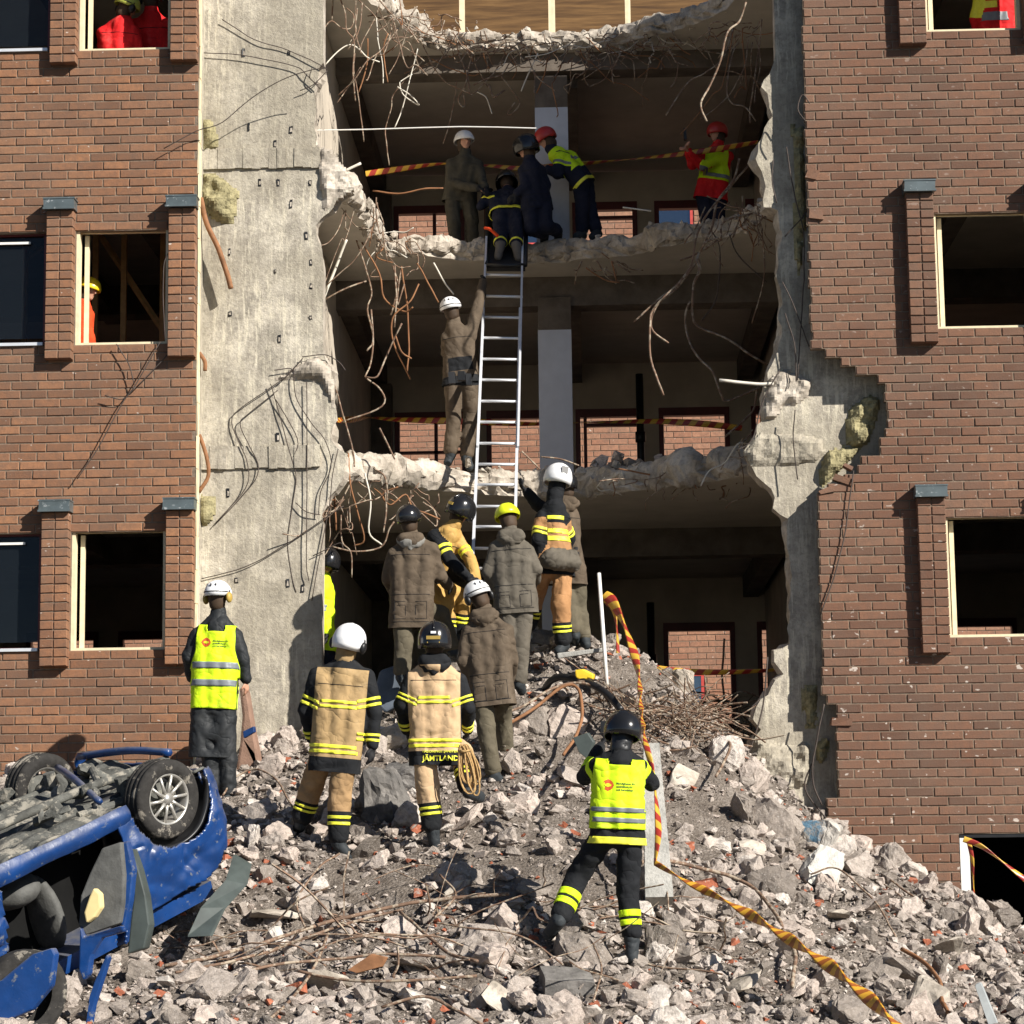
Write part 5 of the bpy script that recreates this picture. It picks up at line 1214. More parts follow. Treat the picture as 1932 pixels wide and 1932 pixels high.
PPL['T'] = person('person in yellow vest peering out from behind the bare concrete wall', .95,
    dict(head=(617, 1062), neck=(610, 1094), ls=(586, 1110), rs=(620, 1116), le=(576, 1160), lw=(582, 1200, -.2), re=(620, 1160), rw=(616, 1196, -.1), pelvis=(598, 1216), lk=(596, 1290), lank=(598, 1350), rk=(612, 1290), rank=(614, 1352)),
    dict(front=True, helmet='fire', hm=H_BLK, look=(.4, -1, 0), jacket=C_HV, trousers=C_NAVY, hem=.06, jz=[Z(C_SIL, ['torso'], (.25, .34), None, True), Z(C_SIL, ['torso'], (.55, .64), None, True)]), 170)
PPL['U'] = person('person in red jacket with lime helmet at the upper left window, left of the pair', .50,
    dict(head=(240, 14), neck=(232, 34), ls=(196, 58), rs=(252, 56), le=(196, 110, .1), lw=(220, 140, .2), re=(262, 108), rw=(250, 140, .1), pelvis=(222, 164)),
    dict(helmet='climb', hm=H_LIM, cups=BLACK, look=(.8, .8, 0), jacket=C_RED, hem=.05, strap=True, jz=[Z(C_HV, ['torso'], (-.1, .1))], bulk=1.05), 180)
PPL['V'] = person('person in red jacket with grey helmet at the upper left window, right of the pair', .82,
    dict(head=(286, -6), neck=(286, 24), ls=(256, 44), rs=(316, 46), le=(250, 100), lw=(262, 140, .1), re=(324, 100), rw=(318, 140, .1), pelvis=(288, 160)),
    dict(helmet='climb', hm=H_WHT, cups=BLACK, look=(.3, 1, 0), jacket=C_RED, hem=.05, bulk=1.08), 190)
PPL['R'] = person('person in orange red jacket with yellow helmet inside the middle left window', .6,
    dict(head=(166, 548), neck=(158, 578), ls=(134, 600), rs=(163, 606), le=(124, 650), lw=(134, 690, -.1), re=(170, 652), rw=(166, 690, -.1), pelvis=(146, 704)),
    dict(front=True, helmet='climb', hm=H_OYE, strap=False, look=(1, -.5, 0), jacket=C_ORG, hem=.05), 200)
PPL['S'] = person('person in red jacket with grey and lime bands at the upper right window', .75,
    dict(head=(1876, -62), neck=(1874, -32), ls=(1850, -14), rs=(1902, -14), le=(1840, 36, .05), lw=(1846, 74, .1), re=(1912, 34), rw=(1906, 74), pelvis=(1880, 92)),
    dict(helmet='climb', hm=H_WHT, look=(.3, 1, 0), jacket=C_RED, hem=.05, jz=[Z(C_SIL, ['torso'], (.42, .54), None, True), Z(C_STR, ['ua-1'], (-.2, 1), None, False), Z(C_STR, ['torso'], (.6, .7), (-.3, .0))]), 210)
# lettering
def back(k, t, u, lift=.02, drop=0):
    T, I = PPL[k]; L = np.linalg.norm(I['nk']-I['pv']); return I['pv']+I['up']*(L*t+drop)+I['rt']*u
T, I = PPL['B']; fw = Vector(I['fwd'])
decal(I['BV'], T, I['off'], 'JÄMTLAND', back('B', -.215, -.095), I['up'], I['rt'], fw, .044, C_STR, .012, bold=.0012)
decal(I['BV'], T, I['off'], 'RÄDDNINGSTJÄNSTEN', back('B', -.118, -.098), I['up'], I['rt'], fw, .021, C_STR, .012, bold=.0004)
VT = plain('dark_green_print', (.05, .09, .03), .7); LG = plain('orange_red_print', (.62, .10, .03), .6)
for k, t0, t1 in (('O', .58, .60), ('P', .70, .70)):
    T, I = PPL[k]; fw = Vector(I['fwd'])
    for i, tx in enumerate(('Myndigheten för', 'samhällsskydd', 'och beredskap')): decal(I['BV'], T, I['off'], tx, back(k, t0, -.02, drop=.016-.024*i), I['up'], I['rt'], fw, .0155, VT, .021, bold=.0006)
    mb = MB(); R_ = .042; c = back(k, t0, -.085, drop=.008); pts = [(R_*math.cos(a)*(1.12 if i % 6 == 0 else 1), R_*math.sin(a)*(1.12 if i % 6 == 0 else 1)) for i, a in enumerate([2*math.pi*j/24 for j in range(24)])]
    for nm, sc2, dz, m_ in (('emblem', 1, .0205, LG), ('emblem_field', .48, .0225, H_YEL)):
        V = []
        for r2 in (0, .5, 1):
            for a, b in pts:
                P = Vector(c)+Vector(I['rt'])*a*sc2*r2*(1.3 if sc2 < 1 else 1)+Vector(I['up'])*b*sc2*r2*(.6 if sc2 < 1 else 1)-fw*.5; h = I['BV'].ray_cast(P, fw, 1.0)
                V.append(list((h[0] if h[0] is not None else P+fw*.5)-fw*dz))
        F_ = [(a*24+j, a*24+(j+1) % 24, (a+1)*24+(j+1) % 24, (a+1)*24+j) for a in (0, 1) for j in range(24)]
        mb = MB(); mb.add(V, F_); obj(nm, mb, m_, T)
# rope coil on B, waist bag on G, phone, camera, radio
T, I = PPL['B']; mb = MB(); c = at(876, 1410, -3.98)
for i in range(11):
    w_, h_, o_ = rng.uniform(.015, .05), rng.uniform(.15, .22), rng.normal()*.02
    a = [c+np.array([w_*math.sin(t)*(1.3-.5*math.cos(t))+o_+.03*(1-math.cos(t)), -.02*math.cos(t)-.006*(i % 4), -h_+h_*math.cos(t)+.02]) for t in np.linspace(0, 6.28, 18)]; a = np.array(a)+vn3(np.array(a)*14, i)*.008; mb.tube(a, .0075, 6)
mb.tube([c+[-.04, -.03, -.03], c+[.0, -.055, -.035], c+[.045, -.03, -.03], c+[.0, 0.02, -.03], c+[-.04, -.03, -.04]], .012, 6)
obj('rope_coil', mb, plain('tan_rope', (.42, .27, .12), .9, .1, var=.3, sc=60), T, True)
for p0 in ('G',):
    T, I = PPL[p0]; me = blend([capsule(at(1040, 1056, -.52), .115, at(1078, 1062, -.40), .10, 12, ((0, 0, 1), .95)), capsule(at(1042, 1044, -.5), .06, at(1080, 1048, -.42), .06)], .016, 2, 3, .012, 9)
    link('waist_bag', me, C_GREY, T, True); me.transform(Matrix.Translation(-I['off']))
T, I = PPL['I']; mb = MB(); p = at(868, 715, 2.0)
for dx, dz, w, h in ((-.09, .0, .07, .13), (.02, .02, .08, .10), (.10, -.02, .06, .12)): mb.box((p[0]+dx-w/2, p[1]-.07, p[2]+dz-h/2), (p[0]+dx+w/2, p[1]+.0, p[2]+dz+h/2), 0, None, .008)
obj('belt_pouch', mb, BLACK, T)
p = at(1293, 260, 4.82); mb = MB(); mb.box((p[0]-.02, p[1]-.04, p[2]-.03), (p[0]+.015, p[1]+.04, p[2]+.12), 0, None, .004); single('phone', mb, BLACK, 'dark phone held up in the red helmeted person\'s hands', 'phone')
p = at(1150, 1372, -5.25); mb = MB(); mb.box((p[0]-.07, p[1]-.03, p[2]-.04), (p[0]+.07, p[1]+.03, p[2]+.05), 0, None, .004); mb.cyl(p+[0, .03, 0], p+[0, .15, .01], .035, 16); mb.cyl(p+[0, .151, .01], p+[0, .17, .01], .04, 16); mb.box((p[0]-.025, p[1]-.03, p[2]+.055), (p[0]+.025, p[1]+.02, p[2]+.075))
single('camera', mb, BLACK, 'black camera raised in front of the photographing firefighter\'s helmet', 'camera', smooth=False)
# radio strap on the left red jacket
T, I = PPL['U']; mb = MB(); a = at(264, 60, .56); b = at(205, 90+20, .56); c = at(225, 92, .5)
mb.tube([at(238, 62, .60), at(220, 84, .54), at(206, 98, .54)], .03, 6); mb.box(tuple(at(232, 88, .56)-[.04, .01, .0]), tuple(at(232, 88, .56)+[.04, .02, .1]))
obj('radio_strap', mb, BLACK, T)
bpy.data.scenes.remove(TSC)
# ------------------------------------------------------------------ ladder and rescue board
lt_, lb_ = at(917, 468, 4.0), at(889, 1125, -.1); rt_, rb_ = at(989, 470, 4.0), at(969, 1125, -.1)
lad = thing('ladder', 'two section aluminium ladder leaning from the rubble up to the upper slab', 'ladder', tuple(lb_))
def lerp(a, b, t): return a+(b-a)*t
rgt = nrm(rt_-lt_); lup = nrm(lt_-lb_); lnn = np.cross(rgt, lup); RL = np.stack([rgt, lnn, lup], 1)
for (p, q, o_, nm) in ((lb_, lt_, 0, 0), (rb_, rt_, 0, 0)):
    for (t0, t1, w, dn) in ((0, .80, .030, -.012), (.38, 1.03, .024, .02)):
        a, b = lerp(p, q, t0), lerp(p, q, t1); L = np.linalg.norm(b-a); mb = MB(); mb.box((-w/2, -.03+dn, 0), (w/2, .03+dn, L), 0, None, 0, RL, a); obj('rail', mb, ALU, lad)
for yy in [519+i*39.6 for i in range(15)]+[1112]:
    t = min(np.linspace(0, 1, 400), key=lambda t: abs(pr(lerp(lb_, lt_, t))[1]-yy)); mb = MB(); mb.cyl(lerp(lb_, lt_, t), lerp(rb_, rt_, t), .016, 10); obj('rung', mb, ALU, lad, True)
brd = thing('rescue_board', 'black rescue board lying across the ladder head under the casualty', 'stretcher', tuple(at(952, 505, 3.75)))
a0, a1 = at(918, 505, 3.72), at(991, 505, 3.72); c1 = at(994, 385, 5.0); c0 = at(920, 385, 5.0); mb = MB()
nz = nrm(np.cross(a1-a0, c0-a0)); mb.add([a0, a1, c1, c0, a0-nz*.05, a1-nz*.05, c1-nz*.05, c0-nz*.05], [(0, 1, 2, 3), (7, 6, 5, 4), (0, 4, 5, 1), (1, 5, 6, 2), (2, 6, 7, 3), (3, 7, 4, 0)]); obj('deck', mb, BLACK, brd)
for p, q in ((a0, c0), (a1, c1), (a0, a1)): mb = MB(); mb.cyl(p+nz*.03, q+nz*.03, .028, 8); obj('rim', mb, BLACK, brd, True)
mb = MB(); mb.tube(crom([at(915, 430, 3.9), at(925, 433, 3.8), at(940, 446, 3.8)]), .02, 6); obj('strap', mb, C_ORG, brd, True)

# ------------------------------------------------------------------ the overturned car
CBLUE = plain('blue_car_paint', (.004, .034, .14), .30, .6, var=.3, sc=3, wear=((.13, .14, .16), 13, .60), bump=.3, bsc=6)
_nt = CBLUE.node_tree; qn = NB(_nt); _l = _nt.nodes['Principled BSDF'].inputs['Base Color'].links[0].from_socket
_z = qn.node('ShaderNodeSeparateXYZ'); qn.l.new(qn.node('ShaderNodeNewGeometry').outputs['Normal'], _z.inputs[0])
_d = qn.math('MULTIPLY', qn.ramp(_z.outputs[2], [(.1, G(0)), (.9, G(.75))]), qn.ramp(qn.noise(qn.geo(), 5, 6, .7), [(.35, G(.25)), (.62, G(1))]))
qn.col(qn.mix(_d, _l, (.20, .19, .17))); qn.inp(qn.n['Principled BSDF'].inputs['Roughness'], qn.math('ADD', qn.math('MULTIPLY', qn.noise(qn.geo(), 9, 4), .5), .12))
CDIRT = plain('dirty_underbody', (.10, .10, .09), .85, .2, var=.45, sc=7, bump=.6, bsc=30, wear=((.26, .24, .20), 6, .52))
TYRE = plain('tyre_rubber', (.03, .028, .026), .85, .2, var=.3, sc=20, wear=((.20, .18, .15), 8, .55), bump=.2)
ALLOY = plain('alloy_rim', (.48, .46, .42), .35, .6, var=.2, sc=20, metal=.6)
TRIM = plain('grey_door_trim', (.085, .085, .08), .7, .3, var=.35, sc=7, bump=.4, bsc=15); DTRIM = plain('dark_green_grey_plastic', (.05, .062, .058), .5, .4, var=.3, sc=5); FOAM = plain('yellow_foam', (.62, .50, .24), .9, .1, var=.15)
ltv = nrm([.76, -.64, -.07]); ax = nrm([.60, .712, .37]); ax = nrm(ax-ltv*(ax@ltv)); un = nrm(np.cross(ltv, ax))
OC = at(305, 1507, -5.9)-ltv*.76+un*.30
def cw(a, l, h): return OC+ax*a+ltv*l-un*h
car = thing('car', 'wrecked blue car lying on its roof on the rubble', 'car', tuple(cw(-.5, 0, 1.25)))
def surf(name, fn, ua, ub, va, vb, st, inside, m, th=.02, noise=.008, smooth=True, seed=1):
    us = np.arange(ua, ub+st, st); vs = np.arange(va, vb+st, st); ID = {}; V = []; Fc = []
    for i, u in enumerate(us):
        for j, v in enumerate(vs):
            if inside(u, v): ID[i, j] = len(V); V.append(fn(u, v))
    for (i, j) in ID:
        if (i+1, j) in ID and (i, j+1) in ID and (i+1, j+1) in ID: Fc.append((ID[i, j], ID[i+1, j], ID[i+1, j+1], ID[i, j+1]))
    V = np.array(V); V = V+vn3(V*4, seed)*noise*1.5+vn3(V*13, seed+9)*noise*.4; mb = MB(); mb.add(V, Fc); o = obj(name, mb, m, car, smooth); md = o.modifiers.new('thick', 'SOLIDIFY'); md.thickness = th; md.offset = 0; return o
def side_l(a, h): return .86-.16*max(0, h-.62)**1.5-.25*max(0, .34-h)-2.2*max(0, a-.30)**2-(.012 if abs(h-.52) < .012 and a < -.38 else 0)
P1 = [(.50, .26), (.54, .42), (.54, .70), (.48, .86), (.34, .98), (.0, 1.04), (-.50, 1.08), (-.62, 1.2), (-.70, 1.2), (-.60, .9), (-.56, .60), (-.54, .36), (-.56, .22), (-.40, .20)]
arch = [(.0+.39*math.cos(math.radians(t)), .27+.39*math.sin(math.radians(t))) for t in range(180, -1, -8)]
pol1 = P1+arch+[(.42, .24)]
surf('rear_wing', lambda a, h: cw(a, side_l(a, h), h), -.72, .70, .18, 1.22, .012, lambda a, h: inpoly(a, h, pol1), CBLUE, noise=.035)
surf('bumper', lambda l, h: cw(.56-.20*abs(l/.86)**4-.08*(h-.6)**2*4-(.05 if .48 < h < .52 else 0), l, h), -.84, .80, .26, .96, .025, lambda l, h: True, CBLUE, noise=.02)
P2 = [(-1.62, .36), (-3.3, .36), (-3.3, 1.02), (-2.9, 1.06), (-2.35, .98), (-1.78, 1.02), (-1.72, .8)]
surf('front_door', lambda a, h: cw(a, side_l(a, h)+.02, h), -3.3, -1.6, .36, 1.06, .02, lambda a, h: inpoly(a, h, P2), CBLUE, noise=.06, seed=4)
surf('sill', lambda a, v: cw(a, .82+.028*math.sin(v*3.14), .20+.14*v), -3.6, -.42, 0, 1, .04, lambda a, v: True, CBLUE, noise=.008, seed=5)
surf('underbody', lambda a, l: cw(a, l, .235+.05*math.exp(-(l/.12)**2)*1+(.02 if abs(math.sin(a*9)) > .9 else 0)+.02*math.sin(l*22)*(abs(l) > .3)), -3.8, .48, -.76, .76, .03, lambda a, l: not (abs(l) > .5 and abs(a) < .36), CDIRT, noise=.018, seed=6)
surf('far_sill', lambda a, v: cw(a, -.80-.05*math.sin(v*3.14), .18+.16*v), -3.6, .55, 0, 1, .05, lambda a, v: abs(a) > .4, CBLUE, noise=.01, seed=7)
surf('wheel_arch_liner', lambda t, l: cw(.395*math.cos(t), l, .27+.395*math.sin(t)), 0, 3.15, .45, .80, .05, lambda t, l: True, BLACK, noise=.01)
surf('wheel_well', lambda a, h: cw(a, .45, h), -.42, .42, .2, .7, .06, lambda a, h: True, BLACK)
mb = MB()
def cbox(mb, a0, a1, l0, l1, h0, h1, mi=0):
    P = [cw(a, l, h) for h in (h0, h1) for a, l in ((a0, l0), (a1, l0), (a1, l1), (a0, l1))]; mb.add(P, [(0, 3, 2, 1), (4, 5, 6, 7), (0, 1, 5, 4), (1, 2, 6, 5), (2, 3, 7, 6), (3, 0, 4, 7)], mi)
cbox(mb, -3.5, .55, -.74, .30, .34, 1.15); obj('cabin_interior', mb, DARK, car)  # solid near-black block, the cabin's shade painted as colour
mb = MB(); cbox(mb, -3.5, .3, -.7, .72, 1.10, 1.22); obj('roof', mb, CBLUE, car)
o_ = blend_car = None
mb = MB()
for (a, h) in ((-1.25, .45), (-2.3, .45)):
    V, Fc = ellip(cw(a, .35, h+.12), (ax, ltv, un), (.22, .26, .13), 16, 10); mb.add(V, Fc); V, Fc = ellip(cw(a+.22, .35, h+.40), (ax, ltv, un), (.09, .25, .32), 16, 10); mb.add(V, Fc)
    obj('seat', mb, TRIM, car, True); mb = MB()
mb = MB(); tt = [cw(-2.75+.16*math.cos(t), .35+.16*math.sin(t)*.3, .62+.16*math.sin(t)) for t in np.linspace(0, 6.28, 20)]; mb.tube(tt, .016, 6); obj('steering_wheel', mb, BLACK, car, True)
mb = MB(); mb.tube(crom([cw(a, l, h) for a, l, h in ((-3.6, .12, .17), (-2.4, .10, .16), (-1.4, .12, .15), (-.8, .2, .13), (-.3, .28, .12), (.5, .3, .18))]), .035, 10); mb.cyl(cw(-2.3, .1, .16), cw(-1.7, .1, .15), .085, 14); obj('exhaust', mb, CDIRT, car, True)
mb = MB()
for q in [((-.05, -.7, .28), (-.05, .7, .28), .045), ((-.6, -.5, .22), (0, -.6, .27), .03), ((-.6, .5, .22), (0, .6, .27), .03), ((.2, -.3, .15), (-.2, .3, .13), .03), ((-.1, .45, .1), (-.1, .45, .3), .05), ((-.1, -.45, .1), (-.1, -.45, .3), .05)]: mb.cyl(cw(*q[0]), cw(*q[1]), q[2], 10)
for i in range(14):
    a, l = rng.uniform(-.9, .5), rng.uniform(-.6, .6); V, Fc = PROT[rng.integers(24)]; mb.add(V*rng.uniform(.08, .26)*np.array([1.6, .6, .5])@rotm().T+cw(a, l, rng.uniform(.10, .2)), Fc)
obj('rear_suspension', mb, CDIRT, car)
mb = MB(); mb.tube(crom([cw(.5, .35, .12), cw(.45, -.1, .10), cw(.42, -.72, .16)]), .035, 6); mb.tube(crom([cw(-.45, .6, .16), cw(-.2, .0, .09), cw(.1, -.6, .13)]), .028, 6); obj('blue_crossmember', mb, CBLUE, car, True)
for (l, s_) in ((.76, 1), (-.76, -1)):
    w = bpy.data.objects.new('wheel', None); COL.objects.link(w); w.parent = car; ctr = cw(0, l, .30); w.location = Vector(ctr.tolist())-worg(car)
    e1, e2, e3 = ax, -un, ltv*s_
    def wp(r, t, d): return ctr+e1*r*math.cos(t)+e2*r*math.sin(t)+e3*d
    n = 56; prof = [(.185, .075), (.20, .098), (.25, .106), (.285, .098), (.303, .078), (.304, .055), (.297, .052), (.297, .046), (.305, .043), (.305, .012), (.298, .009), (.298, -.009), (.305, -.012), (.305, -.043), (.297, -.046), (.297, -.052), (.304, -.055), (.303, -.078), (.285, -.098), (.25, -.106), (.20, -.098), (.185, -.075)]
    V = [wp(r, 2*math.pi*j/n, d) for r, d in prof for j in range(n)]; k = len(prof); mb = MB(); mb.add(V, [(i*n+j, i*n+(j+1) % n, (i+1)*n+(j+1) % n, (i+1)*n+j) for i in range(k-1) for j in range(n)]); o = obj('tyre', mb, TYRE, w, True)
    prof = [(.198, .088), (.186, .092), (.176, .075), (.168, .03), (.168, -.06), (.186, -.085), (.198, -.088)]; k = len(prof)
    V = [wp(r, 2*math.pi*j/n, d) for r, d in prof for j in range(n)]; mb = MB(); mb.add(V, [(i*n+j, i*n+(j+1) % n, (i+1)*n+(j+1) % n, (i+1)*n+j) for i in range(k-1) for j in range(n)])
    for i in range(10):
        t = 2*math.pi*i/10+.15; mb.tube([wp(.035, t, .066), wp(.09, t-.03, .073), wp(.182, t+.02, .078)], [.020, .013, .013], 6)
    mb.cyl(wp(0, 0, .03), wp(0, 0, .085), .045, 18); obj('rim', mb, ALLOY, w, True)
    mb = MB(); mb.cyl(wp(0, 0, .0), wp(0, 0, .012), .135, 24); mb.cyl(wp(0, 0, -.06), wp(0, 0, .0), .06, 16); obj('brake_disc', mb, CDIRT, w, True)
# torn rear door hanging open
def picplate(parent, name, pts, Y, th, m, amp=.02, mb=None):
    P = facedef([p[:2] for p in pts], Y); P3 = [at(p[0], p[1], Y+(p[2] if len(p) > 2 else 0)) for p in pts]; tri = tessellate_polygon([[Vector((a, b, 0)) for a, b in P]])
    n = len(P3); V = [p for p in P3]+[p+np.array([.02, th, 0]) for p in P3]; Fc = [tuple(t) for t in tri]+[tuple(i+n for i in t[::-1]) for t in tri]+[(i, (i+1) % n, (i+1) % n+n, i+n) for i in range(n)]
    mb = MB(); mb.add(V, Fc); o = obj(name, mb, m, parent); fixnormals(o.data); bv = o.modifiers.new('b', 'BEVEL'); bv.width = min(.012, th*.3); bv.segments = 2; return o
picplate(car, 'door_trim', [(192, 1600), (228, 1588), (234, 1650), (232, 1705), (226, 1742), (160, 1764), (148, 1744), (152, 1690), (168, 1650)], -7.0, .07, TRIM)
picplate(car, 'door_frame', [(150, 1746), (158, 1768), (228, 1746, -.04), (234, 1758), (190, 1770), (172, 1800), (168, 1838), (156, 1850), (148, 1830)], -7.03, .05, CBLUE)
picplate(car, 'door_edge', [(226, 1592), (240, 1586), (252, 1640), (246, 1700), (234, 1756), (226, 1742), (234, 1690)], -6.96, .06, CBLUE)
picplate(car, 'foam_pad', [(168, 1692), (176, 1675), (188, 1686), (190, 1712), (178, 1730), (162, 1742), (158, 1722)], -7.08, .06, FOAM)
picplate(car, 'pillar_panel', [(248, 1600), (262, 1640), (275, 1690), (282, 1745), (272, 1790), (240, 1800), (246, 1740), (252, 1690)], -6.85, .12, DTRIM)
picplate(car, 'bent_door', [(0, 1850), (60, 1800), (98, 1788), (104, 1800), (96, 1860), (60, 1905), (0, 1932), (-30, 1940), (-30, 1860)], -7.9, .06, CBLUE)
picplate(car, 'bent_trim', [(180, 1845), (200, 1800), (205, 1806), (178, 1890), (168, 1945), (160, 1945), (168, 1880)], -7.6, .04, CBLUE)
ty = thing('tyre', 'worn tyre half hidden below the wrecked car at the picture\'s corner', 'tyre', tuple(at(40, 1900, -7.9)))
mb = MB(); c = at(38, 1880, -7.75); e1, e2, e3 = nrm([.5, .2, .2]), nrm([-.2, 0, 1]), nrm([.6, -.75, 0]); prof = [(.19, .08), (.25, .10), (.295, .085), (.305, .04), (.305, -.04), (.295, -.085), (.25, -.10), (.19, -.08)]; n = 40
mb.add([c+e1*r*math.cos(2*math.pi*j/n)+e2*r*math.sin(2*math.pi*j/n)+e3*d for r, d in prof for j in range(n)], [(i*n+j, i*n+(j+1) % n, (i+1)*n+(j+1) % n, (i+1)*n+j) for i in range(len(prof)-1) for j in range(n)]); obj('tyre_body', mb, TYRE, ty, True)
def solo(name, pts, Y, th, m, label, cat):
    """a small bent sheet or board lying in the rubble"""
    P3 = [at(p[0], p[1], Y+(p[2] if len(p) > 2 else 0)) for p in pts]; P = facedef([p[:2] for p in pts], Y); tri = tessellate_polygon([[Vector((a, b, 0)) for a, b in P]])
    n = len(P3); mb = MB(); mb.add(P3+[p+np.array([.02, th, .0]) for p in P3], [tuple(t) for t in tri]+[tuple(i+n for i in t[::-1]) for t in tri]+[(i, (i+1) % n, (i+1) % n+n, i+n) for i in range(n)])
    o = single(name, mb, m, label, cat); fixnormals(o.data); bv = o.modifiers.new('b', 'BEVEL'); bv.width = th*.2; bv.segments = 2
solo('plastic_strip', [(440, 1612, .3), (470, 1630, .3), (462, 1668, .1), (420, 1715, -.2), (396, 1766, -.5), (352, 1768, -.5), (378, 1712, -.3), (425, 1660, 0)], -5.6, .03, DTRIM, 'dark grey green plastic bumper strip lying right of the wrecked car', 'plastic strip')
PINK = plain('pink_render', (.24, .15, .11), .9, .15, var=.2, sc=7, bump=.4)
solo('plaster_slab', [(450, 1296), (464, 1298), (474, 1360), (486, 1420), (492, 1462), (442, 1470), (452, 1400), (456, 1350)], -.7, .16, PINK, 'pinkish plaster slab standing behind the person in the long black coat', 'plaster slab')
solo('blue_strap', [(458, 1380), (478, 1370), (479, 1381), (459, 1393)], -1.2, .03, CBLUE, 'short bright blue strip across the pinkish slab', 'strap')
solo('green_sheet', [(1080, 1392), (1108, 1382), (1120, 1400), (1108, 1432), (1092, 1420)], -4.2, .03, DTRIM, 'small dark green sheet left of the photographing firefighter', 'sheet')
solo('tarpaulin', [(716, 1265), (745, 1255), (760, 1290), (752, 1330), (726, 1345), (700, 1320)], -.4, .12, plain('blue_grey_cloth', (.10, .12, .15), .9), 'crumpled blue grey cloth at the foot of the brown jacketed rescuer', 'cloth')
solo('yellow_strap', [(1084, 1264), (1100, 1262), (1120, 1272), (1118, 1282), (1108, 1279), (1100, 1286), (1086, 1278)], -.75, .06, plain('yellow_plastic', (.75, .50, .03), .5), 'small yellow plastic scrap beside the bent black hose', 'plastic scrap')
solo('rusty_sheet', [(655, 1830), (700, 1800), (728, 1806), (718, 1824), (672, 1836)], -6.4, .02, RUSTO, 'thin rusty brown sheet lying among chunks near the bottom', 'metal sheet')
solo('pale_plank', [(1050, 1232), (1135, 1222), (1140, 1229), (1052, 1242)], -.5, .06, POST, 'pale plank lying on the crest right of the yellow striped firefighter', 'plank')
solo('plastic_pipe_piece', [(1838, 1858), (1850, 1852), (1886, 1940), (1868, 1945)], -6.2, .08, plain('grey_pipe', (.34, .36, .36), .5), 'pale grey pipe end sticking out at the lower right', 'pipe')
mb = MB(); mb.tube(crom([at(x, y, Y) for x, y, Y in ((1028, 1300, -.4), (1040, 1284, -.5), (1062, 1277, -.6), (1090, 1283, -.7), (1118, 1292, -.8), (1148, 1312, -.95), (1172, 1340, -1.1))], 8), .036, 10); single('hose', mb, BLACK, 'thick bent black hose arching over the rubble crest', 'hose', smooth=True)
mb = MB(); mb.tube([at(1130, 1082, -.3), at(1137, 1180, -.5), at(1145, 1292, -.7)], .020, 10); single('marker_pole', mb, WHITE, 'thin white pole standing on the crest beside the striped tape', 'pole', smooth=True)
# ------------------------------------------------------------------ striped tapes
def tape(pts, width, label, m=TAPE, twist=0, thick=.0, n=10, parent=None):
    P = crom(pts, n); k = len(P); T_ = np.gradient(P, axis=0); L = np.r_[0, np.cumsum(np.linalg.norm(np.diff(P, axis=0), axis=1))]; T_ /= np.linalg.norm(T_, axis=1)[:, None]; width = np.broadcast_to(width, (k,)) if np.isscalar(width) else np.interp(np.linspace(0, 1, k), np.linspace(0, 1, len(width)), width)
    V = []; uv = []; ns = 8
    for i in range(k):
        N = nrm(np.cross(T_[i], (0, 1, 0))); B = np.cross(T_[i], N); a = twist*L[i]
        for j in range(ns):
            t = 2*math.pi*j/ns; q = N*math.cos(t)*width[i]/2+B*math.sin(t)*max(width[i]*thick, .003)/2; q2 = N*(math.cos(t)*math.cos(a)*width[i]/2-math.sin(t)*math.sin(a)*width[i]*thick/2)+B*(math.cos(t)*math.sin(a)*width[i]/2+math.sin(t)*math.cos(a)*width[i]*thick/2) if twist else q
            V.append(P[i]+q2); uv.append((L[i], j/ns))
    Fc = [(i*ns+j, i*ns+(j+1) % ns, (i+1)*ns+(j+1) % ns, (i+1)*ns+j) for i in range(k-1) for j in range(ns)]
    c = np.array(V).mean(0); me = bpy.data.meshes.new('tape'); me.from_pydata((np.array(V)-c).tolist(), [], Fc); ul = me.uv_layers.new(name='UVMap')
    for f in me.polygons:
        for li, vi in zip(f.loop_indices, f.vertices):
            u, v = uv[vi]; f_j = vi % ns
            if f_j == 0 and any((w % ns) == ns-1 for w in f.vertices): v = 1.0
            ul.data[li].uv = (u, v)
    o = link('barrier_tape', me, m, None, True, None, Vector(c.tolist())); tag(o, label, 'barrier tape'); return o
tape(px([(690, 328), (760, 318), (836, 309), (915, 312), (990, 318), (1060, 312), (1140, 305), (1215, 298), (1290, 290), (1360, 280), (1430, 268)], 5.0), .075, 'red and yellow tape stretched behind the rescuers on the upper floor', twist=1.5, thick=.15)
tape(px([(630, 794, -2), (700, 789), (760, 792), (880, 795), (1000, 800), (1120, 797), (1240, 795), (1330, 800), (1400, 808)], 6.0), .085, 'red and yellow tape stretched across the middle floor', twist=1.0, thick=.12)
tape(px([(1215, 1258), (1290, 1267), (1380, 1268), (1470, 1264)], 1.1), .07, 'red and yellow tape stretched low across the lowest opening', twist=.8, thick=.12)
tape(px([(1140, 1122, -.3), (1156, 1136, -.35), (1178, 1180, -.5), (1196, 1232, -.8), (1206, 1280, -1.2), (1210, 1340, -2.6), (1218, 1400, -4.1), (1230, 1450, -4.3), (1238, 1510, -4.5), (1242, 1570, -4.75), (1236, 1628, -5.0)], 0), [.10, .12, .10, .09, .06, .05, .05, .06, .06, .055, .05], 'orange striped tape hanging from the white pole down past the photographer', TAPE, 3.5, .35)
tape(px([(1144, 1130, -.3), (1158, 1150, -.3), (1164, 1190, -.32), (1166, 1232, -.32)], 0), [.09, .07, .05, .04], 'short tape end dangling beside the white pole', TAPE, 5, .35)
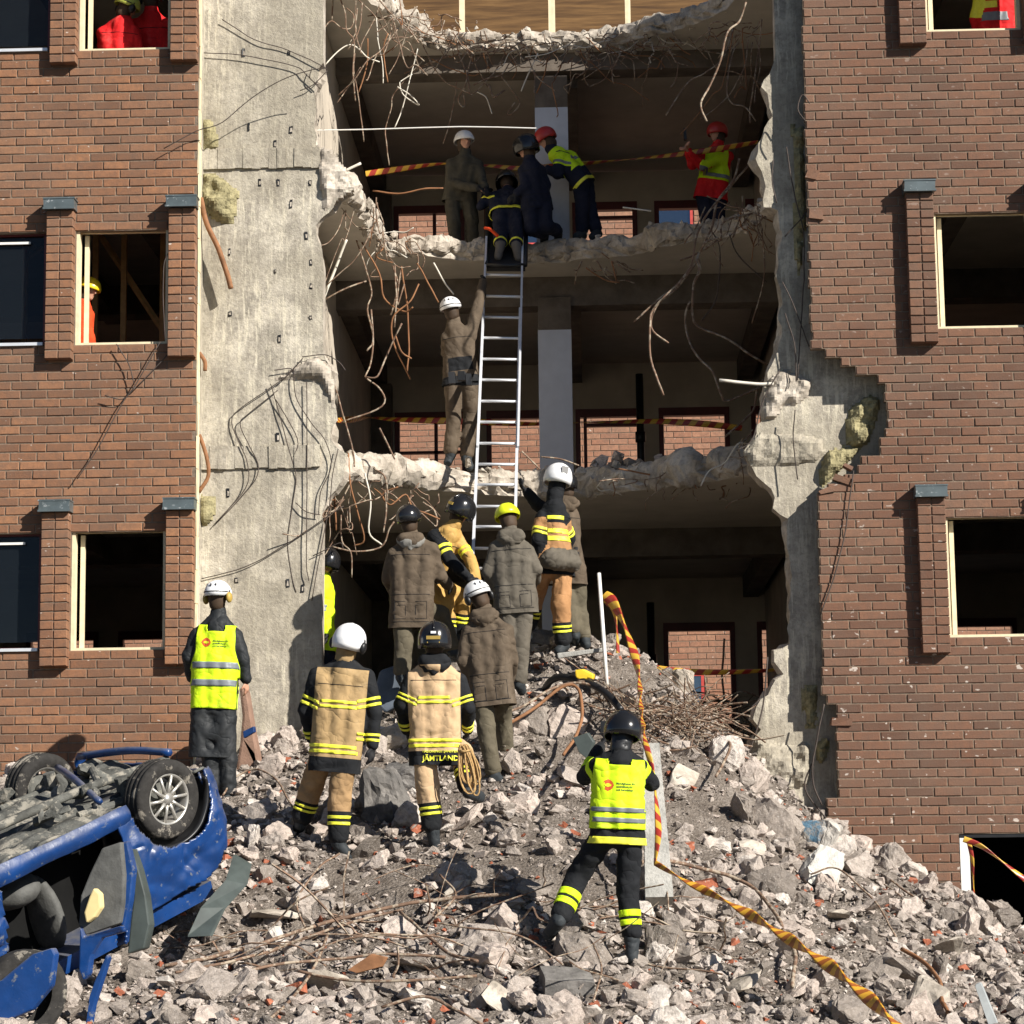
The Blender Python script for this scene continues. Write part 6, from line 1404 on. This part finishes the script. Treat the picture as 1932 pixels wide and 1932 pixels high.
tape(px([(1236, 1628, -5.1), (1290, 1660, -5.3), (1350, 1690, -5.5), (1420, 1728, -5.8), (1490, 1772, -6.2), (1560, 1818, -6.6), (1630, 1875, -7.0), (1710, 1950, -7.4)], 0), [.045, .06, .065, .085, .09, .105, .10, .115], 'twisted orange striped tape running down the slope to the bottom', TAPE_O, 6, .28)
tape(px([(1818, 1583), (1850, 1596), (1890, 1625), (1940, 1664)], -.35), .06, 'red and yellow tape tied across the basement opening', TAPE, 4, .3)
tape(px([(1828, 1588), (1834, 1620), (1836, 1660), (1838, 1695)], -.3), .045, 'loose tape end hanging down at the white door post', TAPE, 4, .3)
# ------------------------------------------------------------------ reinforcement bars and wires
def bar(parent, pts, Y, r=.009, m=RUST, name='rebar', dy=0, wob=.012):
    P = px(pts, Y); k = len(P); P = P+np.stack([rng.normal(size=k)*wob*.4, np.cumsum(rng.normal(size=k))*(.05 if Y > .3 else .006)+np.linspace(0, dy, k), rng.normal(size=k)*wob*.4], 1)
    Q = crom(P, 5); Q = Q+vn3(Q*6, int(rng.integers(99)))*.006; mb = MB(); mb.tube(Q, r, 5); return obj(name, mb, m, parent, True)
def conv(L, ox, oy, f): return [[(ox+f*a, oy+f*b) for a, b in l] for l in L]
SB = conv([[(260, 0), (262, 150)], [(330, 0), (370, 120), (375, 250), (440, 350), (430, 600), (450, 820)], [(440, 420), (430, 560), (470, 800), (505, 1100)], [(370, 60), (430, 120), (410, 210), (340, 220), (260, 180), (210, 220), (190, 300)],
 [(650, 30), (580, 180), (500, 340), (480, 420)], [(540, 300), (530, 500), (460, 720)], [(790, 230), (660, 400), (540, 520), (440, 650), (300, 780)], [(490, 540), (400, 700), (310, 850)], [(470, 0), (600, 120), (720, 280), (920, 430), (1000, 480)],
 [(210, 540), (300, 420), (400, 360), (480, 390), (550, 470), (640, 490)], [(700, 260), (670, 360), (680, 480), (710, 680)], [(950, 410), (900, 560), (870, 720), (820, 880), (765, 1020)], [(1000, 470), (900, 580), (810, 680), (740, 760), (730, 850), (680, 1000), (690, 1130), (715, 1300)],
 [(900, 600), (820, 650), (810, 690), (840, 780), (960, 860), (900, 800), (790, 730)], [(960, 300), (1030, 450), (1080, 560), (1180, 680), (1300, 760), (1390, 800)], [(1060, 470), (1200, 530), (1380, 600), (1440, 590)], [(1180, 400), (1080, 560)], [(1270, 430), (1340, 600), (1360, 750)],
 [(1390, 430), (1350, 560), (1330, 700), (1270, 790), (1300, 850), (1335, 830), (1310, 760)], [(1260, 640), (1240, 760), (1200, 1000), (1150, 1140)], [(1420, 740), (1490, 780), (1520, 850), (1540, 910)], [(1520, 680), (1560, 800), (1600, 780), (1650, 730)], [(1620, 600), (1700, 700), (1770, 790), (1700, 880), (1660, 870), (1720, 780)],
 [(1660, 330), (1640, 450), (1540, 600), (1380, 760)], [(1830, 380), (1700, 480), (1620, 590), (1500, 640), (1400, 700)], [(1920, 440), (1830, 600), (1780, 740)], [(1990, 420), (1960, 560), (1900, 690)], [(650, 20), (800, 180), (900, 260), (960, 360)]], 566, 0, .2344)
for l in SB:
    x0 = l[0][0]; bar(s4, l, 2.9 if x0 < 760 else 4.6, rng.uniform(.007, .010), [RUST, RUST, PALE, RUSTO][int(rng.choice(4, p=[.5, .3, .1, .1]))])
for (x0, x1, y0, n, Y, par, L_) in ((790, 1340, 85, 95, 4.75, s4, 75), (720, 860, 40, 18, 3.9, s4, 60), (700, 800, 455, 14, 3.4, s3, 90), (1090, 1180, 490, 9, 3.5, s3, 40), (650, 830, 925, 16, 1.1, s2, 75), (1130, 1420, 905, 22, 1.8, s2, 60), (1340, 1440, 400, 14, 2.2, s3, 90), (620, 660, 940, 9, .5, s2, 150), (640, 800, 20, 12, 2.2, s4, 260), (1380, 1450, 60, 8, 1.5, s4, 300), (640, 720, 400, 8, 1.8, s3, 260), (1400, 1450, 830, 8, .8, s2, 120), (1330, 1440, 50, 14, 3.0, s4, 50), (1330, 1450, 395, 12, 1.6, s3, 230), (900, 1330, 100, 30, 4.6, s4, 130)):
    for i in range(n):
        x = rng.uniform(x0, x1); y = y0+rng.normal()*12-(35*((x-1065)/275)**2 if par is s4 and Y > 4.5 else 0); l = [(x, y)]; dx = rng.normal()*.5; L = L_*rng.uniform(.3, 1.2)
        for k in range(int(rng.integers(3, 6))): dx += rng.normal()*.7; l.append((l[-1][0]+dx*min(L, 70)/5, l[-1][1]+L/4*rng.uniform(-.1, 1.2)))
        bar(par, l, Y, rng.uniform(.005, .0085), [RUST, RUST, RUSTO, PALE][int(rng.choice(4, p=[.6, .2, .12, .08]))], dy=rng.normal()*.15)
RB = conv([[(1060, 30), (930, 160), (830, 290), (720, 430), (650, 540), (610, 660), (570, 850), (480, 1000), (340, 1130), (260, 1230), (245, 1330), (235, 1400), (240, 1600), (290, 1780), (350, 1900)],
 [(960, 0), (920, 160), (790, 330), (740, 540), (650, 720), (600, 850), (460, 1020), (300, 1180), (250, 1340), (390, 1480)], [(560, 860), (460, 1000), (330, 1090), (110, 1285)], [(790, 650), (690, 690), (640, 760), (640, 880), (600, 1000), (590, 1250), (650, 1340), (850, 1430), (1040, 1550), (1200, 1630)], [(780, 655), (660, 720), (620, 800), (630, 900), (590, 1010), (580, 1200)],
 [(570, 1130), (520, 1260), (540, 1420), (620, 1580), (740, 1720), (800, 1880), (870, 1940), (1130, 1820)], [(810, 620), (820, 510), (900, 450), (1070, 410)], [(1400, 1500), (1300, 1560), (1180, 1720), (1110, 1830), (1080, 2000), (960, 2130), (840, 2230)], [(720, 540), (800, 700), (800, 1000), (760, 1150), (660, 1290)], [(880, 610), (960, 780), (1180, 990)], [(820, 620), (600, 740), (480, 770)]], 1169.8, 301.9, .2344)
for i, l in enumerate(RB): bar(s3, l, 1.2 if i not in (8, 9) else 2.2, .012 if i not in (8, 9) else .008, RUST if i not in (8, 9) else RUSTD)
bar(rwall, [(1405.8, 0), (1396, 35), (1372.6, 58.6), (1361, 113), (1341, 156), (1322, 196), (1334, 225)], .35, .012, RUST)
for l in conv([[(800, 1770), (1090, 1800), (1240, 1800)]], 1169.8, 301.9, .2344): bar(rwall, l, .2, .018, PALE, 'conduit')
for l in conv([[(1220, 0), (1230, 180), (1260, 350)], [(1340, -100), (1390, 220), (1430, 400), (1480, 600), (1480, 900), (1470, 1300), (1430, 1780)], [(1520, 400), (1330, 620)], [(1310, 980), (1400, 1180), (1520, 1500)], [(1330, 1230), (1400, 1480), (1420, 1780)]], 1169.8, 301.9, .2344): bar(rwall, l, .14, .007, RUSTD, 'wire')
for l in ([(1528, 195), (1512, 178), (1504, 205), (1520, 232)], [(1470, 700), (1440, 760), (1420, 830), (1390, 850)], [(1500, 770), (1498, 830), (1505, 905)], [(1610, 890), (1595, 1000), (1575, 1080), (1548, 1160)]): bar(rwall, l, -.03 if l[0][0] > 1520 else .12, .007, RUSTD, 'wire')
for l in ([(1448, 1240), (1440, 1330), (1420, 1400), (1405, 1440)], [(1532, 1440), (1520, 1490), (1560, 1545), (1600, 1620), (1625, 1690)], [(1555, 1330), (1540, 1400), (1532, 1470), (1550, 1520)]): bar(rwall, l, .0 if l[0][0] > 1500 else .16, .009, RUSTD)
CWB = conv([[(1700, 170), (1600, 280), (1350, 450), (1300, 520), (1340, 640), (1390, 760), (1380, 900), (1210, 1100)], [(1560, 350), (1400, 480), (1350, 540), (1400, 660), (1450, 780), (1400, 900), (1220, 1090)], [(1520, 310), (1560, 450), (1600, 600), (1640, 740), (1660, 850), (1640, 1000), (1610, 1200), (1640, 1400), (1660, 1480)],
 [(1550, 400), (1670, 620), (1650, 720)], [(1650, 220), (1660, 380), (1740, 520), (1830, 640), (1860, 780), (1800, 920), (1790, 1050)], [(1660, 980), (1720, 1030), (1800, 1050)], [(1930, 1000), (1800, 1080), (1600, 1220), (1400, 1330), (1250, 1380), (1130, 1405)], [(1720, 300), (1725, 900), (1720, 1300), (1735, 1420)],
 [(1900, 680), (1870, 820), (1850, 1000), (1800, 1250), (1750, 1530)], [(1760, 1280), (1900, 1210), (1930, 1240)], [(1700, 165), (1820, 150), (1900, 190), (1940, 240)], [(1540, 240), (1640, 230), (1580, 300), (1700, 180)]], 0, 618.8, .3359)
for l in CWB: bar(cwall, l, .235, .0055, RUSTD, wob=.004)
for l in conv([[(1245, 105), (1430, 220), (1620, 280), (1830, 380)], [(1130, 295), (1350, 310), (1650, 370), (1720, 420), (1800, 500)], [(920, 835), (1100, 740), (1250, 690), (1400, 560), (1580, 450), (1730, 400), (1830, 385)], [(1690, 510), (1760, 480), (1840, 400)], [(1750, 380), (1740, 440), (1790, 480)], [(1100, 1260), (940, 1430), (915, 1600), (925, 1900)], [(1110, 1600), (1040, 1720), (960, 1850)], [(970, 205), (1040, 225), (1110, 208)]], 0, 0, .3359): bar(cwall, l, -.10 if min(p[0] for p in l) < 375 else .23, .0055, RUSTD, wob=.004)
for l in conv([[(655, 90), (720, 200), (755, 320)], [(900, 80), (760, 320), (680, 440), (550, 680), (435, 850)], [(590, 380), (690, 400), (760, 330)], [(1040, 0), (930, 160), (760, 340)]], 0, 618.8, .3359): bar(bl, l, -.06, .006, RUSTD, 'wire', wob=.003)
for l in conv([[(1130, 1110), (1160, 1250), (1230, 1400), (1280, 1550), (1300, 1620)]], 0, 0, .3359): bar(cwall, l, .10, .030, RUSTO, 'rusted_pipe', wob=.003)
for l in conv([[(1120, 600), (1160, 720), (1170, 830), (1120, 920)], [(1120, 140), (1150, 190), (1150, 240)]], 0, 618.8, .3359): bar(cwall, l, .12, .022, RUSTO, 'rusted_pipe', wob=.003)
bar(cwall, [(362, 455), (367, 485), (364, 515)], -.06, .03, PINK, 'torn_strip', wob=.01)
S3 = conv([[(225, 1130), (240, 1300), (300, 1500), (340, 1650), (320, 1750), (350, 1900), (340, 2050), (310, 2140)], [(280, 1360), (380, 1540), (410, 1680), (520, 1760), (570, 1750)], [(450, 1480), (480, 1600), (440, 1760)], [(500, 1500), (530, 1700), (540, 1932), (535, 2080)], [(470, 1500), (480, 1700), (470, 1850)], [(590, 1480), (640, 1560), (710, 1700)], [(680, 1470), (740, 1580), (800, 1650)],
 [(60, 1690), (140, 1480), (200, 1350)], [(70, 1680), (180, 1620), (300, 1570)], [(340, 1080), (500, 1110), (640, 1090), (740, 1088)], [(520, 1600), (480, 1720), (500, 1500)], [(600, 1600), (560, 1700), (460, 1800), (470, 1950), (560, 2140)], [(180, 960), (270, 910)], [(1540, 1510), (1650, 1570), (1730, 1585)], [(1600, 1460), (1660, 1540), (1710, 1570)], [(1680, 1470), (1710, 1570)], [(1720, 1480), (1790, 1530)], [(1740, 1165), (1900, 1188)]], 588.7, 0, .3359)
for i, l in enumerate(S3): bar(s3, l, 2.3 if i in (7, 8, 12) else 3.3, .017 if i in (7, 12) else .010, PALE if i in (6, 7, 12, 17) else [RUST, RUSTO][i % 2])
S2 = conv([[(330, 160), (340, 330), (310, 400)], [(500, 240), (410, 420), (370, 540), (300, 550), (380, 600), (390, 700), (160, 800)], [(480, 330), (500, 400), (560, 430)], [(100, 480), (160, 700), (230, 960), (240, 1050)], [(300, 1090), (330, 1240), (315, 1420), (380, 1480)], [(200, 980), (220, 1150), (250, 1300), (280, 1450), (225, 1480)], [(110, 1500), (250, 1520), (380, 1490), (430, 1400), (460, 1350)], [(560, 1240), (600, 1300), (690, 1380), (680, 1290), (620, 1240)], [(600, 1300), (720, 1340)], [(380, 830), (420, 900), (460, 1000)],
 [(410, 1180), (420, 1300), (400, 1420)], [(480, 1160), (400, 1200), (440, 1260), (520, 1200), (560, 1270)], [(350, 1060), (420, 1120), (430, 1260)], [(230, 1130), (130, 1290), (50, 1310), (0, 1400)], [(110, 960), (150, 1000), (120, 1150), (130, 1400)], [(1170, 960), (1230, 1010), (1280, 1060)], [(1280, 990), (1400, 1005), (1500, 1050)], [(1720, 1060), (1900, 1090)]], 588.7, 528.3, .3359)
for i, l in enumerate(S2): bar(s2, l, .9 if l[0][0] < 800 else 1.6, .010, PALE if i in (4,) else [RUST, RUST, RUSTO][i % 3])
mb = MB(); mb.tube(px([(598, 246), (700, 244), (790, 241), (870, 239), (940, 240), (1012, 242)], 2.4), .007, 6); single('cable', mb, WHITE, 'thin white cable stretched across the top floor opening', 'cable')
# bars lying on the pile
GB = [([(947, 1372), (1000, 1342), (1060, 1296), (1090, 1300), (1098, 1340), (1088, 1386), (1062, 1424)], .017, RUSTO, 'thick rusty bar bent in a hoop left of the hose', .25),
 ([(945, 1350), (990, 1330), (1040, 1300), (1085, 1288), (1130, 1300), (1152, 1335)], .014, RUST, 'brown bar arching beside the black hose', .2),
 ([(1090, 1285), (1130, 1295), (1170, 1330), (1200, 1370), (1215, 1405)], .014, RUST, 'dark bar arching over the photographer\'s helmet', .2),
 ([(1218, 1345), (1270, 1340), (1330, 1325), (1362, 1322), (1400, 1330)], .018, RUST, 'brown bar lying level across the tangle', .2),
 ([(1367, 1205), (1362, 1270), (1366, 1320), (1355, 1350), (1330, 1385), (1375, 1400), (1365, 1440), (1350, 1465)], .014, RUST, 'tall wavy bar rising before the lowest rear window', .3),
 ([(1240, 1320), (1275, 1310), (1330, 1335), (1365, 1322), (1400, 1306), (1440, 1318)], .014, RUST, 'wavy brown bar over the tangle', .25),
 ([(1340, 1395), (1400, 1370), (1438, 1345)], .018, RUST, 'stout bar slanting to the broken wall foot', .25), ([(1360, 1398), (1400, 1392), (1445, 1370)], .014, RUST, 'brown bar below the stout slanting one', .2),
 ([(310, 1822), (400, 1806), (500, 1778), (610, 1742), (720, 1716), (840, 1695), (960, 1688)], .016, RUST, 'long brown bar lying from the car to the centre', .1),
 ([(330, 1836), (450, 1812), (560, 1776), (660, 1742), (760, 1716)], .012, RUST, 'brown bar beside the longest one', .12), ([(380, 1866), (480, 1828), (600, 1812), (740, 1800), (840, 1806)], .012, RUST, 'thin bar crossing the chunks left of centre', .1),
 ([(560, 1832), (640, 1848), (740, 1852), (900, 1842)], .012, RUST, 'thin bar lying low near the bottom', .12), ([(500, 1932), (545, 1890), (590, 1830), (620, 1760)], .012, RUST, 'bar rising steeply left of centre', .12),
 ([(755, 1720), (800, 1760), (850, 1800), (900, 1812)], .013, RUST, 'bar slanting down right in the middle', .1), ([(830, 1650), (860, 1690), (820, 1730)], .010, RUST, 'short bent bar above the middle bars', .15),
 ([(1180, 1655), (1205, 1632), (1240, 1622), (1330, 1640), (1410, 1668), (1455, 1712), (1482, 1760), (1500, 1800), (1495, 1862)], .017, RUST, 'long bar curling from the photographer\'s leg down the right slope', .25),
 ([(1700, 1790), (1740, 1812), (1772, 1850), (1778, 1890), (1800, 1932)], .018, RUSTO, 'rusty bar bending down at the lower right', .12), ([(1555, 1520), (1610, 1590), (1680, 1660), (1740, 1700)], .010, RUST, 'thin bar along the foot of the right brick wall', .1),
 ([(1590, 1560), (1625, 1545), (1640, 1590), (1636, 1640), (1700, 1690)], .008, RUST, 'looped thin wire before the right brick wall', .2), ([(420, 1500), (440, 1470), (480, 1452), (520, 1470), (545, 1510), (562, 1540)], .010, RUST, 'thin bar looping behind the left firefighter\'s boots', .15),
 ([(720, 1900), (800, 1880), (860, 1905), (910, 1932)], .012, RUST, 'bar along the bottom edge', .1), ([(1870, 1700), (1886, 1660), (1880, 1620)], .014, RUSTO, 'bent bar before the basement opening', .4), ([(1840, 1690), (1860, 1650), (1872, 1622)], .012, RUSTO, 'second bent bar before the basement opening', .4),
 ([(640, 1610), (600, 1640), (560, 1700), (580, 1760)], .009, RUST, 'thin bar curling below the left firefighter', .12), ([(1120, 1780), (1135, 1830), (1120, 1890)], .008, RUST, 'thin upright wire at the bottom centre', .12), ([(1530, 1650), (1580, 1640), (1650, 1700), (1690, 1770)], .009, RUST, 'thin bar above the right slope', .15)]
for pts, r, m, lb, lift in GB:
    P = np.array([onterr(a, b)+[0, -.04, 0] for a, b in pts]); Ys = np.interp(np.arange(len(P)), np.arange(len(P)), P[:, 1]); Ys = np.convolve(np.r_[Ys[0], Ys, Ys[-1]], [.25, .5, .25], 'valid')-lift*.5-.35
    Q = crom([at(a, b, y) for (a, b), y in zip(pts, Ys)], 6); Q = Q+vn3(Q*5, int(rng.integers(99)))*.008; mb = MB(); mb.tube(Q, r, 6); single('rebar', mb, m, lb, 'rebar', smooth=True)
mb = MB()
for i in range(190):
    c_ = [(1300, 1375, 85, 32), (1180, 1345, 40, 30), (560, 1800, 240, 70), (1000, 1720, 160, 60), (1300, 1800, 300, 90)][int(rng.choice(5, p=[.52, .1, .14, .12, .12]))]
    x, y = c_[0]+rng.normal()*c_[2]*.6, c_[1]+rng.normal()*c_[3]*.6
    if x > 1540 and y < 1600: continue
    p = onterr(x, y); L = rng.uniform(.25, 1.3); d = nrm([rng.normal(), rng.normal()*.5, rng.normal()*.35]); Q = [p+np.array([0, -.12, .10])+d*L*t+np.array([0, 0, .12*math.sin(t*3.1+i)])*L+rng.normal(size=3)*.02 for t in np.linspace(-.5, .5, 5)]; mb.tube(crom(Q, 3), rng.uniform(.0035, .0095), 4)
o = single('thin_wires', mb, RUST, 'countless thin wires and twigs strewn over the rubble', 'wires', kind='stuff')
